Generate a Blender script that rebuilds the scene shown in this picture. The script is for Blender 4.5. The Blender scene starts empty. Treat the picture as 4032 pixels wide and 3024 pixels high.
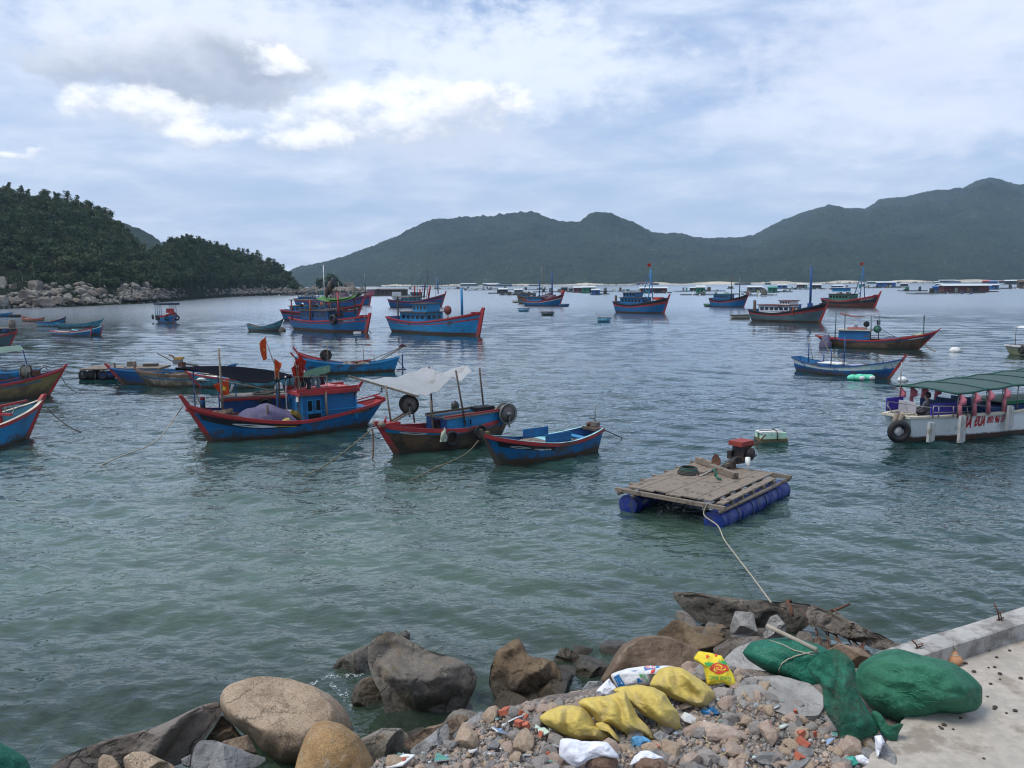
import bpy, bmesh, math, random
import numpy as np
from mathutils import Vector, Matrix, noise
R = math.radians
random.seed(7); rng = np.random.default_rng(7)
sc = bpy.context.scene
COL = sc.collection
# ---------------------------------------------------------------- camera
F = 3261.0; H = 6.2; PIT = R(6.95); ROLL = R(-0.5)
cam = bpy.data.cameras.new('camera'); cam.lens = 36 * F / 4032; cam.sensor_width = 36
cam.clip_start = 0.1; cam.clip_end = 30000
camo = bpy.data.objects.new('camera', cam); COL.objects.link(camo)
fw = Vector((0, math.cos(PIT), -math.sin(PIT))); up = Vector((0, math.sin(PIT), math.cos(PIT))); rt = Vector((1, 0, 0))
up2 = up * math.cos(ROLL) - rt * math.sin(ROLL); rt2 = rt * math.cos(ROLL) + up * math.sin(ROLL)
camo.matrix_world = Matrix(((rt2.x, up2.x, -fw.x, 0), (rt2.y, up2.y, -fw.y, 0), (rt2.z, up2.z, -fw.z, H), (0, 0, 0, 1)))
sc.camera = camo
def ray(px, py):
    return fw + rt2 * ((px - 2016) / F) + up2 * ((1512 - py) / F)
def W(px, py, z=0.0):                       # photo pixel -> point on the level plane z
    d = ray(px, py); return Vector((0, 0, H)) + d * ((z - H) / d.z)
def WY(px, py, y):                          # photo pixel -> point at distance y
    d = ray(px, py); return Vector((0, 0, H)) + d * (y / d.y)
# ---------------------------------------------------------------- render settings
sc.render.engine = 'CYCLES'
sc.view_settings.view_transform = 'Standard'; sc.view_settings.look = 'None'
sc.view_settings.gamma = 1; sc.view_settings.use_curve_mapping = False
sc.view_settings.exposure = 0.36
sc.cycles.use_denoising = True; sc.cycles.filter_width = 1.2; sc.cycles.use_adaptive_sampling = False; sc.cycles.sample_clamp_indirect = 4.0; sc.cycles.sample_clamp_direct = 8.0
try: sc.cycles.denoiser = 'OPENIMAGEDENOISE'
except Exception: pass
sc.cycles.max_bounces = 6; sc.cycles.diffuse_bounces = 2; sc.cycles.glossy_bounces = 3
sc.cycles.transparent_max_bounces = 12; sc.cycles.volume_bounces = 0
sc.cycles.caustics_reflective = False; sc.cycles.caustics_refractive = False
# ---------------------------------------------------------------- node helper
class NT:
    def __init__(s, tree): s.t = tree; s.n = tree.nodes; s.l = tree.links
    def new(s, typ, **kw):
        n = s.n.new(typ)
        for k, v in kw.items():
            if k.startswith('i_'):
                key = k[2:].replace('_', ' ')
                n.inputs[key].default_value = v
            else: setattr(n, k, v)
        return n
    def put(s, sock, v):
        if isinstance(v, bpy.types.NodeSocket): s.l.new(v, sock)
        elif v is not None:
            if isinstance(v, (tuple, list)) and len(v) == 3 and sock.type == 'RGBA': v = (*v, 1)
            sock.default_value = v
    def math(s, op, a, b=0.5, c=None, clamp=False):
        n = s.n.new('ShaderNodeMath'); n.operation = op; n.use_clamp = clamp
        s.put(n.inputs[0], a); s.put(n.inputs[1], b)
        if c is not None: s.put(n.inputs[2], c)
        return n.outputs[0]
    def vmath(s, op, a, b=(0, 0, 0)):
        n = s.n.new('ShaderNodeVectorMath'); n.operation = op
        s.put(n.inputs[0], a); s.put(n.inputs[1], b); return n.outputs[0]
    def mix(s, f, a, b, blend='MIX'):
        n = s.n.new('ShaderNodeMix'); n.data_type = 'RGBA'; n.blend_type = blend
        s.put(n.inputs[0], f); s.put(n.inputs[6], a); s.put(n.inputs[7], b); return n.outputs[2]
    def ramp(s, f, lo, hi, a=0.0, b=1.0, smooth=True):
        n = s.n.new('ShaderNodeMapRange'); n.interpolation_type = 'SMOOTHSTEP' if smooth else 'LINEAR'
        for i, v in enumerate((f, lo, hi, a, b)): s.put(n.inputs[i], v)
        return n.outputs[0]
    def noise(s, vec, scale, detail=4, rough=0.55, dist=0.0, d='3D'):
        n = s.n.new('ShaderNodeTexNoise'); n.noise_dimensions = d
        if vec is not None: s.put(n.inputs['Vector'], vec)
        n.inputs['Scale'].default_value = scale; n.inputs['Detail'].default_value = detail
        n.inputs['Roughness'].default_value = rough; n.inputs['Distortion'].default_value = dist
        return n.outputs['Fac']
    def comb(s, x, y, z):
        n = s.n.new('ShaderNodeCombineXYZ'); s.put(n.inputs[0], x); s.put(n.inputs[1], y); s.put(n.inputs[2], z); return n.outputs[0]
    def sep(s, v):
        n = s.n.new('ShaderNodeSeparateXYZ'); s.put(n.inputs[0], v); return n.outputs
# ---------------------------------------------------------------- sun and sky
SUN_EL, SUN_AZ = R(62), R(-105)             # azimuth measured from +Y towards +X
sun = bpy.data.lights.new('sun', 'SUN'); sun.energy = 2.2; sun.angle = R(24); sun.color = (1, 0.96, 0.9)
suno = bpy.data.objects.new('sun', sun); COL.objects.link(suno)
sd = Vector((math.sin(SUN_AZ) * math.cos(SUN_EL), math.cos(SUN_AZ) * math.cos(SUN_EL), math.sin(SUN_EL)))
suno.rotation_euler = sd.to_track_quat('Z', 'Y').to_euler()
world = bpy.data.worlds.new('World'); sc.world = world; world.use_nodes = True
w = NT(world.node_tree); w.n.clear()
SKY_S = 0.1
tc = w.n.new('ShaderNodeTexCoord').outputs['Generated']
sky = w.n.new('ShaderNodeTexSky'); sky.sky_type = 'NISHITA'; sky.sun_disc = False
sky.sun_elevation = SUN_EL; sky.sun_rotation = SUN_AZ; sky.altitude = 0; sky.air_density = 1.0; sky.dust_density = 1.5; sky.ozone_density = 2.0
X, Y, Z = w.sep(tc)
az = w.math('ARCTAN2', X, Y); el = w.math('ARCSINE', Z)
elp = w.math('MAXIMUM', el, 0.0)
den = w.math('ADD', w.math('MAXIMUM', Z, 0.0), 0.16)
pl = w.comb(w.math('DIVIDE', X, den), w.math('DIVIDE', Y, den), 0.0)
wn = w.n.new('ShaderNodeTexNoise'); w.put(wn.inputs['Vector'], w.comb(w.math('MULTIPLY', az, 1), w.math('MULTIPLY', el, 1.35), 0)); wn.inputs['Scale'].default_value = 9; wn.inputs['Detail'].default_value = 6; wn.inputs['Roughness'].default_value = .6
wob = w.vmath('SUBTRACT', wn.outputs['Color'], (0.5, 0.5, 0.5))
wx, wy, _ = w.sep(wob)
azw = w.math('ADD', az, w.math('MULTIPLY', wx, 0.14)); elw = w.math('ADD', el, w.math('MULTIPLY', wy, 0.09))
def px2ae(px, py):
    d = ray(px, py).normalized(); return math.atan2(d.x, d.y), math.asin(d.z)
def blob(px, py, rx, ry, soft=1.0):
    a, e = px2ae(px, py)
    dx = w.math('DIVIDE', w.math('SUBTRACT', azw, a), rx / F); dy = w.math('DIVIDE', w.math('SUBTRACT', elw, e), ry / F)
    q = w.math('ADD', w.math('MULTIPLY', dx, dx), w.math('MULTIPLY', dy, dy))
    return w.math('SUBTRACT', 1.0, q), dy
fine = w.noise(w.comb(az, w.math('MULTIPLY', el, 1.6), 0), 24, 7, .62)
finec = w.math('MULTIPLY', w.math('SUBTRACT', fine, .5), 1.6)
big = w.noise(pl, 1.15, 8, .55, .3)
big2 = w.noise(w.vmath('ADD', pl, (7.3, 2.1, 0)), 2.6, 8, .6, .2)
streak = w.noise(w.comb(w.math('MULTIPLY', az, 1.0), w.math('MULTIPLY', el, 4.2), 0), 4.5, 7, .6, .4)
# thin high cloud veil
veil = w.ramp(w.math('ADD', w.math('MULTIPLY', big, .6), w.math('MULTIPLY', streak, .55)), .43, .68)
blue = (0.36, 0.50, 0.80)
base = w.mix(0.55, w.vmath('MULTIPLY', sky.outputs[0], (SKY_S,) * 3), blue)
hz = w.ramp(elp, 0.0, 0.30)
base = w.mix(w.math('MULTIPLY', w.math('SUBTRACT', 1.0, hz), .8), base, (0.47, 0.58, 0.76))
vcol = w.mix(w.ramp(big2, .3, .7), (0.49, 0.585, 0.75), (0.70, 0.765, 0.88))
colr = w.mix(w.math('MULTIPLY', veil, .9), base, vcol)
def lay(colr, f, c): return w.mix(f, colr, c)
# broad bright cloud field, upper middle and upper right
for (px, py, rx, ry, k, c) in [(1250, 220, 1300, 300, .6, (0.72, 0.78, 0.88)), (2050, 250, 700, 230, .8, (0.74, 0.80, 0.90)), (3700, 230, 900, 380, .6, (0.72, 0.76, 0.88)),
                               (3150, 480, 600, 110, .4, (0.68, 0.75, 0.88)), (1650, 560, 520, 120, .7, (0.60, 0.66, 0.78)), (700, 60, 700, 120, .6, (.74, .79, .88))]:
    b, dy = blob(px, py, rx, ry)
    colr = lay(colr, w.math('MULTIPLY', w.ramp(w.math('ADD', b, w.math('MULTIPLY', finec, 1.3)), 0.05, 1.0), k), c)
# heavier cloud with a grey belly
for (px, py, rx, ry) in [(700, 250, 640, 150), (1000, 190, 300, 120)]:
    b, dy = blob(px, py, rx, ry)
    m = w.ramp(w.math('ADD', b, finec), 0.1, .8)
    cc = w.mix(w.ramp(w.math('ADD', dy, w.math('MULTIPLY', finec, .6)), -.8, .9), (0.33, 0.38, 0.48), (0.74, 0.78, 0.87))
    colr = lay(colr, w.math('MULTIPLY', m, .85), cc)
# white cumulus puffs
for (px, py, rx, ry) in [(1710, 430, 330, 140), (1900, 400, 200, 110), (560, 415, 250, 90), (820, 510, 200, 60), (1310, 430, 200, 120), (1215, 540, 170, 65), (1085, 205, 110, 60), (30, 600, 110, 30)]:
    b, dy = blob(px, py, rx, ry)
    m = w.ramp(w.math('ADD', b, w.math('MULTIPLY', finec, 1.2)), -.1, .9)
    cc = w.mix(w.ramp(w.math('ADD', dy, w.math('MULTIPLY', finec, 1.4)), -.9, .45), (0.54, 0.59, 0.70), (0.97, 0.98, 1.0))
    colr = lay(colr, w.math('MULTIPLY', m, .9), cc)
bg = w.n.new('ShaderNodeBackground'); w.put(bg.inputs['Color'], w.vmath('DIVIDE', colr, (SKY_S,) * 3)); bg.inputs['Strength'].default_value = SKY_S
wo = w.n.new('ShaderNodeOutputWorld'); w.l.new(bg.outputs[0], wo.inputs[0])
# ---------------------------------------------------------------- materials
MATS = {}
def new_mat(name):
    m = bpy.data.materials.new(name); m.use_nodes = True; t = NT(m.node_tree); t.n.clear()
    out = t.n.new('ShaderNodeOutputMaterial'); return m, t, out
def pmat(name, col, rough=0.6, var=0.25, scale=3.0, bump=0.0, bscale=30.0, dirt=None, dirt_amt=0.0, dscale=2.0, metal=0.0, planks=0.0, tide=0.0, col2=None, spec=0.4, grain=None, stretch=(1, 1, 1)):
    """painted / weathered surface: base colour with two-scale variation, stains, optional planking"""
    if name in MATS: return MATS[name]
    m, t, out = new_mat(name)
    b = t.n.new('ShaderNodeBsdfPrincipled'); t.l.new(b.outputs[0], out.inputs[0])
    v = t.n.new('ShaderNodeTexCoord').outputs['Object']
    if stretch != (1, 1, 1): v = t.vmath('MULTIPLY', v, stretch)
    n1 = t.noise(v, scale, 5, .6); n2 = t.noise(v, scale * 7.3, 4, .6)
    f = t.math('ADD', t.math('MULTIPLY', n1, .6), t.math('MULTIPLY', n2, .4))
    dark = tuple(c * (1 - var) for c in col); lite = tuple(min(1, c * (1 + var)) for c in (col2 or col))
    c = t.mix(t.ramp(f, .32, .68), dark, lite)
    if grain:
        g = t.noise(t.vmath('MULTIPLY', v, grain), 1.0, 5, .7)
        c = t.mix(t.ramp(g, .35, .75), c, t.vmath('MULTIPLY', c, (.55, .52, .5)))
    hgt = n2
    if planks:
        z = t.sep(v)[2]
        fr = t.math('FRACT', t.math('MULTIPLY', z, 1 / planks)); seam = t.ramp(fr, .0, .12, 1, 0)
        c = t.mix(t.math('MULTIPLY', seam, .6), c, tuple(k * .3 for k in col))
    if dirt:
        d = t.ramp(t.noise(v, dscale, 8, .68), .62 - dirt_amt * .35, .70 - dirt_amt * .2)
        c = t.mix(t.math('MULTIPLY', d, .9), c, dirt)
    if tide:
        zt_ = t.sep(t.n.new('ShaderNodeTexCoord').outputs['Object'])[2]; st = t.noise(t.vmath('MULTIPLY', v, (3.0, 1, .35)), 2.2, 6, .7)
        td = t.ramp(t.math('ADD', zt_, t.math('MULTIPLY', t.math('SUBTRACT', st, .5), 1.3)), .05, .42, tide, 0)
        c = t.mix(td, c, (.055, .05, .032))
        rs = t.ramp(t.noise(t.vmath('MULTIPLY', v, (5.0, 1, .25)), 2.0, 5, .7), .66, .74, 0, .45); c = t.mix(rs, c, (.10, .06, .04))
    t.put(b.inputs['Base Color'], c); t.put(b.inputs['Roughness'], t.ramp(n1, .3, .7, max(0, rough - .12), min(1, rough + .12)))
    b.inputs['Metallic'].default_value = metal; b.inputs['Specular IOR Level'].default_value = spec
    if bump:
        bn = t.n.new('ShaderNodeBump'); bn.inputs['Strength'].default_value = bump; bn.inputs['Distance'].default_value = .02
        t.put(bn.inputs['Height'], t.noise(v, bscale, 6, .65)); t.l.new(bn.outputs[0], b.inputs['Normal'])
    MATS[name] = m; return m
def rockmat(name, a, b_, c_, speck=0.35, wet=None, scale=1.0, algae=None, bump=.6):
    """granite: three tones, crystals, stains; darker and rougher growth near the waterline when wet"""
    if name in MATS: return MATS[name]
    m, t, out = new_mat(name); b = t.n.new('ShaderNodeBsdfPrincipled'); t.l.new(b.outputs[0], out.inputs[0])
    v = t.n.new('ShaderNodeTexCoord').outputs['Object']; g = t.n.new('ShaderNodeNewGeometry')
    oi = t.n.new('ShaderNodeObjectInfo').outputs['Random']
    v = t.vmath('ADD', v, t.comb(t.math('MULTIPLY', oi, 50), 0, 0))
    n1 = t.noise(v, 1.3 * scale, 7, .62, .4); n2 = t.noise(v, 5 * scale, 6, .65); n3 = t.noise(v, 42 * scale, 3, .7)
    c = t.mix(t.ramp(n1, .38, .62), a, b_); c = t.mix(t.math('MULTIPLY', t.ramp(n2, .5, .68), .75), c, c_)
    sp = t.ramp(n3, .53, .66); c = t.mix(t.math('MULTIPLY', sp, speck), c, tuple(k * .28 for k in a))
    n5 = t.noise(v, 60 * scale, 2, .6); c = t.mix(t.math('MULTIPLY', t.ramp(n5, .58, .7), speck), c, tuple(min(1, k * 1.9) for k in b_))
    vc = t.n.new('ShaderNodeTexVoronoi'); vc.feature = 'DISTANCE_TO_EDGE'; vc.inputs['Scale'].default_value = 1.5 * scale; t.put(vc.inputs['Vector'], t.vmath('ADD', v, t.comb(t.math('MULTIPLY', n2, .7), t.math('MULTIPLY', n1, .9), n2)))
    crk = t.math('MULTIPLY', t.ramp(vc.outputs['Distance'], .0, .022, 1, 0), t.ramp(n1, .42, .55)); c = t.mix(t.math('MULTIPLY', crk, .75), c, tuple(k * .22 for k in a))
    rg = .8
    if wet is not None:
        zz = t.sep(g.outputs['Position'])[2]
        ww = t.ramp(t.math('ADD', zz, t.math('MULTIPLY', t.math('SUBTRACT', n2, .5), .35)), wet - .12, wet + .2, 1, 0)
        dk = t.mix(t.ramp(t.noise(v, 22 * scale, 5, .7), .4, .62), (.012, .011, .009), algae or (.05, .04, .022))
        c = t.mix(t.math('MULTIPLY', ww, .82), c, dk); rg = t.ramp(ww, 0, 1, .82, .35)
    t.put(b.inputs['Base Color'], c); t.put(b.inputs['Roughness'], rg)
    bn = t.n.new('ShaderNodeBump'); bn.inputs['Strength'].default_value = bump; bn.inputs['Distance'].default_value = .03
    hh = t.math('SUBTRACT', t.math('ADD', t.math('MULTIPLY', t.noise(v, 9 * scale, 9, .74), 1.3), t.math('MULTIPLY', n3, .35)), t.math('MULTIPLY', crk, .8))
    t.put(bn.inputs['Height'], hh); t.l.new(bn.outputs[0], b.inputs['Normal'])
    MATS[name] = m; return m
# ---------------------------------------------------------------- objects
def props(o, label=None, cat=None, group=None, kind=None):
    if label: o['label'] = label
    if cat: o['category'] = cat
    if group: o['group'] = group
    if kind: o['kind'] = kind
    return o
def empty(name, loc=(0, 0, 0), rz=0.0, **k):
    o = bpy.data.objects.new(name, None); COL.objects.link(o); o.location = loc; o.rotation_euler = (0, 0, rz)
    o.empty_display_size = .2
    return props(o, **k)
class MB:
    def __init__(s): s.v = []; s.f = []; s.m = []; s.mats = []; s.sm = []
    def mi(s, mat):
        if mat not in s.mats: s.mats.append(mat)
        return s.mats.index(mat)
    def add(s, vs, fs, mat, smooth=False):
        o = len(s.v); s.v += [tuple(p) for p in vs]; i = s.mi(mat)
        for f in fs: s.f.append([o + k for k in f]); s.m.append(i); s.sm.append(smooth)
    def box(s, c, d, mat, rz=0.0, M=None, taper=1.0):
        x, y, z = d[0] / 2, d[1] / 2, d[2] / 2
        P = [Vector((a * x * (taper if k > 0 else 1), b * y * (taper if k > 0 else 1), k * z)) for k in (-1, 1) for a, b in ((-1, -1), (1, -1), (1, 1), (-1, 1))]
        if M is None: M = Matrix.Rotation(rz, 3, 'Z')
        c = Vector(c); s.add([M @ p + c for p in P], [(3, 2, 1, 0), (4, 5, 6, 7), (0, 1, 5, 4), (1, 2, 6, 5), (2, 3, 7, 6), (3, 0, 4, 7)], mat)
    def bar(s, a, b, wd, ht, mat):                      # rectangular bar from a to b
        a, b = Vector(a), Vector(b); d = b - a; L = d.length
        q = d.to_track_quat('X', 'Z').to_matrix(); s.box((a + b) / 2, (L, wd, ht), mat, M=q)
    def tube(s, pts, r, mat, n=8, caps=True, closed=False):
        pts = [Vector(p) for p in pts]; N = len(pts)
        rr = r if isinstance(r, (list, tuple)) else [r] * N
        vs, fs = [], []; ref = None
        for i, p in enumerate(pts):
            if closed: d = pts[(i + 1) % N] - pts[i - 1]
            else: d = pts[min(i + 1, N - 1)] - pts[max(i - 1, 0)]
            d.normalize()
            if ref is None: ref = Vector((0, 0, 1)) if abs(d.z) < .9 else Vector((1, 0, 0))
            u = ref.cross(d)
            if u.length < 1e-4: u = Vector((1, 0, 0)).cross(d)
            u.normalize(); v2 = d.cross(u).normalized(); ref = v2.cross(u) * -1 if False else ref
            for k in range(n):
                a = 2 * math.pi * k / n; vs.append(p + (u * math.cos(a) + v2 * math.sin(a)) * rr[i])
        for i in range(N if closed else N - 1):
            j = (i + 1) % N
            for k in range(n): fs.append((i * n + k, i * n + (k + 1) % n, j * n + (k + 1) % n, j * n + k))
        if caps and not closed:
            fs.append(tuple(range(n))[::-1]); fs.append(tuple((N - 1) * n + k for k in range(n)))
        s.add(vs, fs, mat, True)
    def grid(s, P, mat, smooth=True, close_u=False, flip=False):   # P[i][j]
        nu, nv = len(P), len(P[0]); vs = [p for row in P for p in row]; fs = []
        for i in range(nu if close_u else nu - 1):
            for j in range(nv - 1):
                a, b = i * nv + j, ((i + 1) % nu) * nv + j
                f = (a, b, b + 1, a + 1); fs.append(f[::-1] if flip else f)
        s.add(vs, fs, mat, smooth)
    def sheet(s, P, mat, th=.012):                      # two-sided cloth with a thickness
        nu, nv = len(P), len(P[0])
        s.grid(P, mat); s.grid([[Vector(p) - Vector((0, 0, th)) for p in row] for row in P], mat, flip=True)
    def ball(s, c, r, mat, n=10, m=6, sx=1, sy=1, sz=1):
        c = Vector(c); P = []
        for i in range(n):
            a = 2 * math.pi * i / n
            P.append([c + Vector((math.cos(a) * math.sin(math.pi * j / m) * r * sx, math.sin(a) * math.sin(math.pi * j / m) * r * sy, -math.cos(math.pi * j / m) * r * sz)) for j in range(m + 1)])
        s.grid(P, mat, close_u=True)
    def lathe(s, prof, c, mat, n=16, axis='Z', M=None):
        c = Vector(c); P = []
        for i in range(n):
            a = 2 * math.pi * i / n; row = []
            for (r, z) in prof:
                p = Vector((math.cos(a) * r, math.sin(a) * r, z))
                if axis == 'Y': p = Vector((p.x, p.z, -p.y))
                if axis == 'X': p = Vector((p.z, p.x, p.y))
                if M: p = M @ p
                row.append(c + p)
            P.append(row)
        s.grid(P, mat, close_u=True)
    def ring(s, c, Rr, r, mat, axis='Y', n=20, m=8, M=None):
        c = Vector(c); pts = []
        for i in range(n):
            a = 2 * math.pi * i / n; p = Vector((math.cos(a) * Rr, 0, math.sin(a) * Rr))
            if axis == 'Z': p = Vector((p.x, p.z, 0))
            if axis == 'X': p = Vector((0, p.x, p.z))
            if M: p = M @ p
            pts.append(c + p)
        P = []
        cen = c
        nrm = {'Y': Vector((0, 1, 0)), 'Z': Vector((0, 0, 1)), 'X': Vector((1, 0, 0))}[axis]
        if M: nrm = M @ nrm
        for p in pts:
            u = (p - cen).normalized(); P.append([p + (u * math.cos(2 * math.pi * k / m) + nrm * math.sin(2 * math.pi * k / m)) * r for k in range(m + 1)])
        s.grid(P, mat, close_u=True)
    def build(s, name, parent=None, loc=None, recenter=False, **k):
        me = bpy.data.meshes.new(name)
        off = Vector((0, 0, 0))
        if recenter and s.v:
            A = np.array(s.v); off = Vector(((A[:, 0].min() + A[:, 0].max()) / 2, (A[:, 1].min() + A[:, 1].max()) / 2, A[:, 2].min()))
            s.v = [tuple(Vector(p) - off) for p in s.v]
        me.from_pydata(s.v, [], s.f)
        for m in s.mats: me.materials.append(m)
        me.polygons.foreach_set('material_index', s.m); me.polygons.foreach_set('use_smooth', s.sm); me.update()
        o = bpy.data.objects.new(name, me); COL.objects.link(o)
        if parent is not None: o.parent = parent
        if recenter: o.location = off
        if loc is not None: o.location = loc
        return props(o, **k)
def np_mesh(name, verts, quads, mats, mi=None, smooth=True, **k):
    me = bpy.data.meshes.new(name); nv, nq = len(verts), len(quads)
    w_ = quads.shape[1]
    me.vertices.add(nv); me.vertices.foreach_set('co', np.asarray(verts, dtype=np.float32).ravel())
    me.loops.add(nq * w_); me.loops.foreach_set('vertex_index', np.asarray(quads, dtype=np.int32).ravel())
    me.polygons.add(nq); me.polygons.foreach_set('loop_start', np.arange(0, nq * w_, w_, dtype=np.int32))
    me.update(calc_edges=True)
    for m in mats: me.materials.append(m)
    if mi is not None: me.polygons.foreach_set('material_index', np.asarray(mi, dtype=np.int32))
    me.polygons.foreach_set('use_smooth', np.full(nq, smooth)); me.validate(); me.update()
    o = bpy.data.objects.new(name, me); COL.objects.link(o); return props(o, **k)
def gridquads(nu, nv):
    i, j = np.meshgrid(np.arange(nu - 1), np.arange(nv - 1), indexing='ij'); a = (i * nv + j).ravel()
    return np.stack([a, a + nv, a + nv + 1, a + 1], 1)
def fbm(x, y, seed=0, octs=5, gain=.5, lac=2.1):        # cheap value noise on numpy arrays
    r = np.random.default_rng(seed); out = np.zeros_like(x, dtype=float); amp = 1.0; tot = 0
    T = r.random((257, 257))
    for o in range(octs):
        xi = np.floor(x).astype(int); yi = np.floor(y).astype(int); fx = x - xi; fy = y - yi
        fx = fx * fx * (3 - 2 * fx); fy = fy * fy * (3 - 2 * fy); a = xi % 256; b = yi % 256
        out += amp * ((T[a, b] * (1 - fx) + T[a + 1, b] * fx) * (1 - fy) + (T[a, b + 1] * (1 - fx) + T[a + 1, b + 1] * fx) * fy)
        tot += amp; amp *= gain; x = x * lac + 17.3; y = y * lac + 5.1
    return out / tot
def interp(x, pts):
    return np.interp(x, [p[0] for p in pts], [p[1] for p in pts])
def copy_tree(o, parent=None):
    c = o.copy(); COL.objects.link(c)
    if parent is not None: c.parent = parent
    for ch in [q for q in o.children]: copy_tree(ch, c)
    return c
def textmesh(body, size, mat, xs=1.0, shear=0.0, bold=0.0):
    """flat letters as (verts, faces) in x-y, centred"""
    cu = bpy.data.curves.new('t', 'FONT'); cu.body = body; cu.size = size; cu.align_x = 'CENTER'; cu.align_y = 'CENTER'; cu.resolution_u = 3
    cu.shear = shear; cu.offset = bold
    ob = bpy.data.objects.new('t', cu); COL.objects.link(ob)
    dg = bpy.context.evaluated_depsgraph_get(); me = bpy.data.meshes.new_from_object(ob.evaluated_get(dg))
    vs = [(v.co.x * xs, v.co.y) for v in me.vertices]; fs = [list(p.vertices) for p in me.polygons]
    bpy.data.objects.remove(ob); bpy.data.curves.remove(cu); bpy.data.meshes.remove(me); return vs, fs
# ---------------------------------------------------------------- water
def water_mat():
    m, t, out = new_mat('sea_water'); g = t.n.new('ShaderNodeNewGeometry'); pos = g.outputs['Position']
    x, y, z = t.sep(pos)
    dist = t.math('POWER', t.math('ADD', t.math('MULTIPLY', x, x), t.math('MULTIPLY', y, y)), .5)
    # own colour of the water: grey green in the shallows by the rocks, deep teal outside
    sh = t.ramp(t.math('ADD', y, t.math('ADD', t.math('MULTIPLY', x, .45), t.math('MULTIPLY', t.math('SUBTRACT', t.noise(pos, .12, 4), .5), 10))), 9.0, 36.0, 1, 0)
    deep = (0.006, 0.030, 0.028); shallow = (0.078, 0.122, 0.086)
    col = t.mix(sh, deep, shallow)
    patch = t.ramp(t.noise(pos, .35, 5, .6), .45, .65); col = t.mix(t.math('MULTIPLY', t.math('MULTIPLY', patch, sh), .5), col, (0.035, 0.05, 0.045))
    d = t.n.new('ShaderNodeBsdfDiffuse'); t.put(d.inputs['Color'], col)
    tr = t.n.new('ShaderNodeBsdfTransparent'); tr.inputs['Color'].default_value = (.55, .68, .60, 1)
    near = t.ramp(t.math('ADD', y, t.math('MULTIPLY', x, -.12)), 10.3, 20.0, .80, 0)
    body = t.n.new('ShaderNodeMixShader'); t.put(body.inputs[0], near); t.l.new(d.outputs[0], body.inputs[1]); t.l.new(tr.outputs[0], body.inputs[2])
    # small wavelets on top of the modelled waves
    v1 = t.vmath('MULTIPLY', pos, (1.0, 1.7, 1.0))
    rp = t.n.new('ShaderNodeVectorRotate'); rp.inputs['Angle'].default_value = R(-14); rp.rotation_type = 'Z_AXIS'; t.put(rp.inputs['Vector'], v1)
    h1 = t.noise(rp.outputs[0], 2.1, 2, .5, .25); h2 = t.noise(rp.outputs[0], 6.0, 2, .5, .3); h3 = t.noise(rp.outputs[0], .45, 3, .5, .4)
    gust = t.ramp(t.noise(t.vmath('MULTIPLY', pos, (.016, .035, 0)), 1.0, 4, .6), .35, .65, .55, 1.3)
    hh = t.math('ADD', t.math('ADD', t.math('MULTIPLY', h1, t.ramp(dist, 15, 110, .065, .02)), t.math('MULTIPLY', h2, t.ramp(dist, 9, 30, .016, 0))), t.math('MULTIPLY', h3, .06))
    hh = t.math('MULTIPLY', t.math('MULTIPLY', hh, gust), t.ramp(dist, 30, 250, 1.0, .6))
    bn = t.n.new('ShaderNodeBump'); bn.inputs['Strength'].default_value = 1.0; bn.inputs['Distance'].default_value = 1.0; t.put(bn.inputs['Height'], hh)
    gl = t.n.new('ShaderNodeBsdfGlossy'); gl.inputs['Color'].default_value = (.93, .97, 1.0, 1); t.put(gl.inputs['Roughness'], t.ramp(dist, 15, 250, .03, .2)); t.l.new(bn.outputs[0], gl.inputs['Normal'])
    fr = t.n.new('ShaderNodeFresnel'); fr.inputs['IOR'].default_value = 1.33; t.l.new(bn.outputs[0], fr.inputs['Normal'])
    fac = t.math('MINIMUM', t.math('MULTIPLY', fr.outputs[0], 1.25), .95)
    mx = t.n.new('ShaderNodeMixShader'); t.put(mx.inputs[0], fac); t.l.new(body.outputs[0], mx.inputs[1]); t.l.new(gl.outputs[0], mx.inputs[2])
    t.l.new(mx.outputs[0], out.inputs[0]); return m
def build_water():
    NR, NC = 1350, 860
    yy = 5.0 * (5200 / 5.0) ** (np.arange(NR) / (NR - 1)); aa = np.linspace(-1.25, 1.25, NC)
    # finer columns in the middle
    aa = np.sinh(aa * 1.2) / np.sinh(1.5) * 1.15
    Yg, Ag = np.meshgrid(yy, aa, indexing='ij'); Xg = Yg * Ag
    cell = np.maximum(Yg * np.log(5200 / 5.0) / NR, Yg * .0036)
    Zg = np.zeros_like(Xg); r = np.random.default_rng(3)
    for i in range(64):
        lam = .32 * (4.5 / .32) ** r.random() ** 1.15; th = R(68) + r.normal() * .55
        k = 2 * math.pi / lam; amp = .0037 * lam ** .60
        fade = np.clip((lam / cell - 2.5) / 3, 0, 1)
        ph = k * (Xg * math.cos(th) + Yg * math.sin(th)) + r.random() * 6.28 + 1.2 * np.sin(Xg * .13 * (i % 5 + 1) * .4 + Yg * .09 + i)
        Zg += amp * fade * (np.sin(ph) + .25 * np.sin(2 * ph))
    V = np.stack([Xg.ravel(), Yg.ravel(), Zg.ravel()], 1)
    np_mesh('water', V, gridquads(NR, NC)[:, ::-1], [water_mat()], kind='structure', label='rippled grey green bay water')
build_water()
# seabed under the shallows (one sheet out to the horizon)
seabed_m = pmat('seabed', (.09, .085, .06), .9, .4, .8, .5, 4, dirt=(.03, .03, .025), dirt_amt=.5, dscale=.7)
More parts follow.
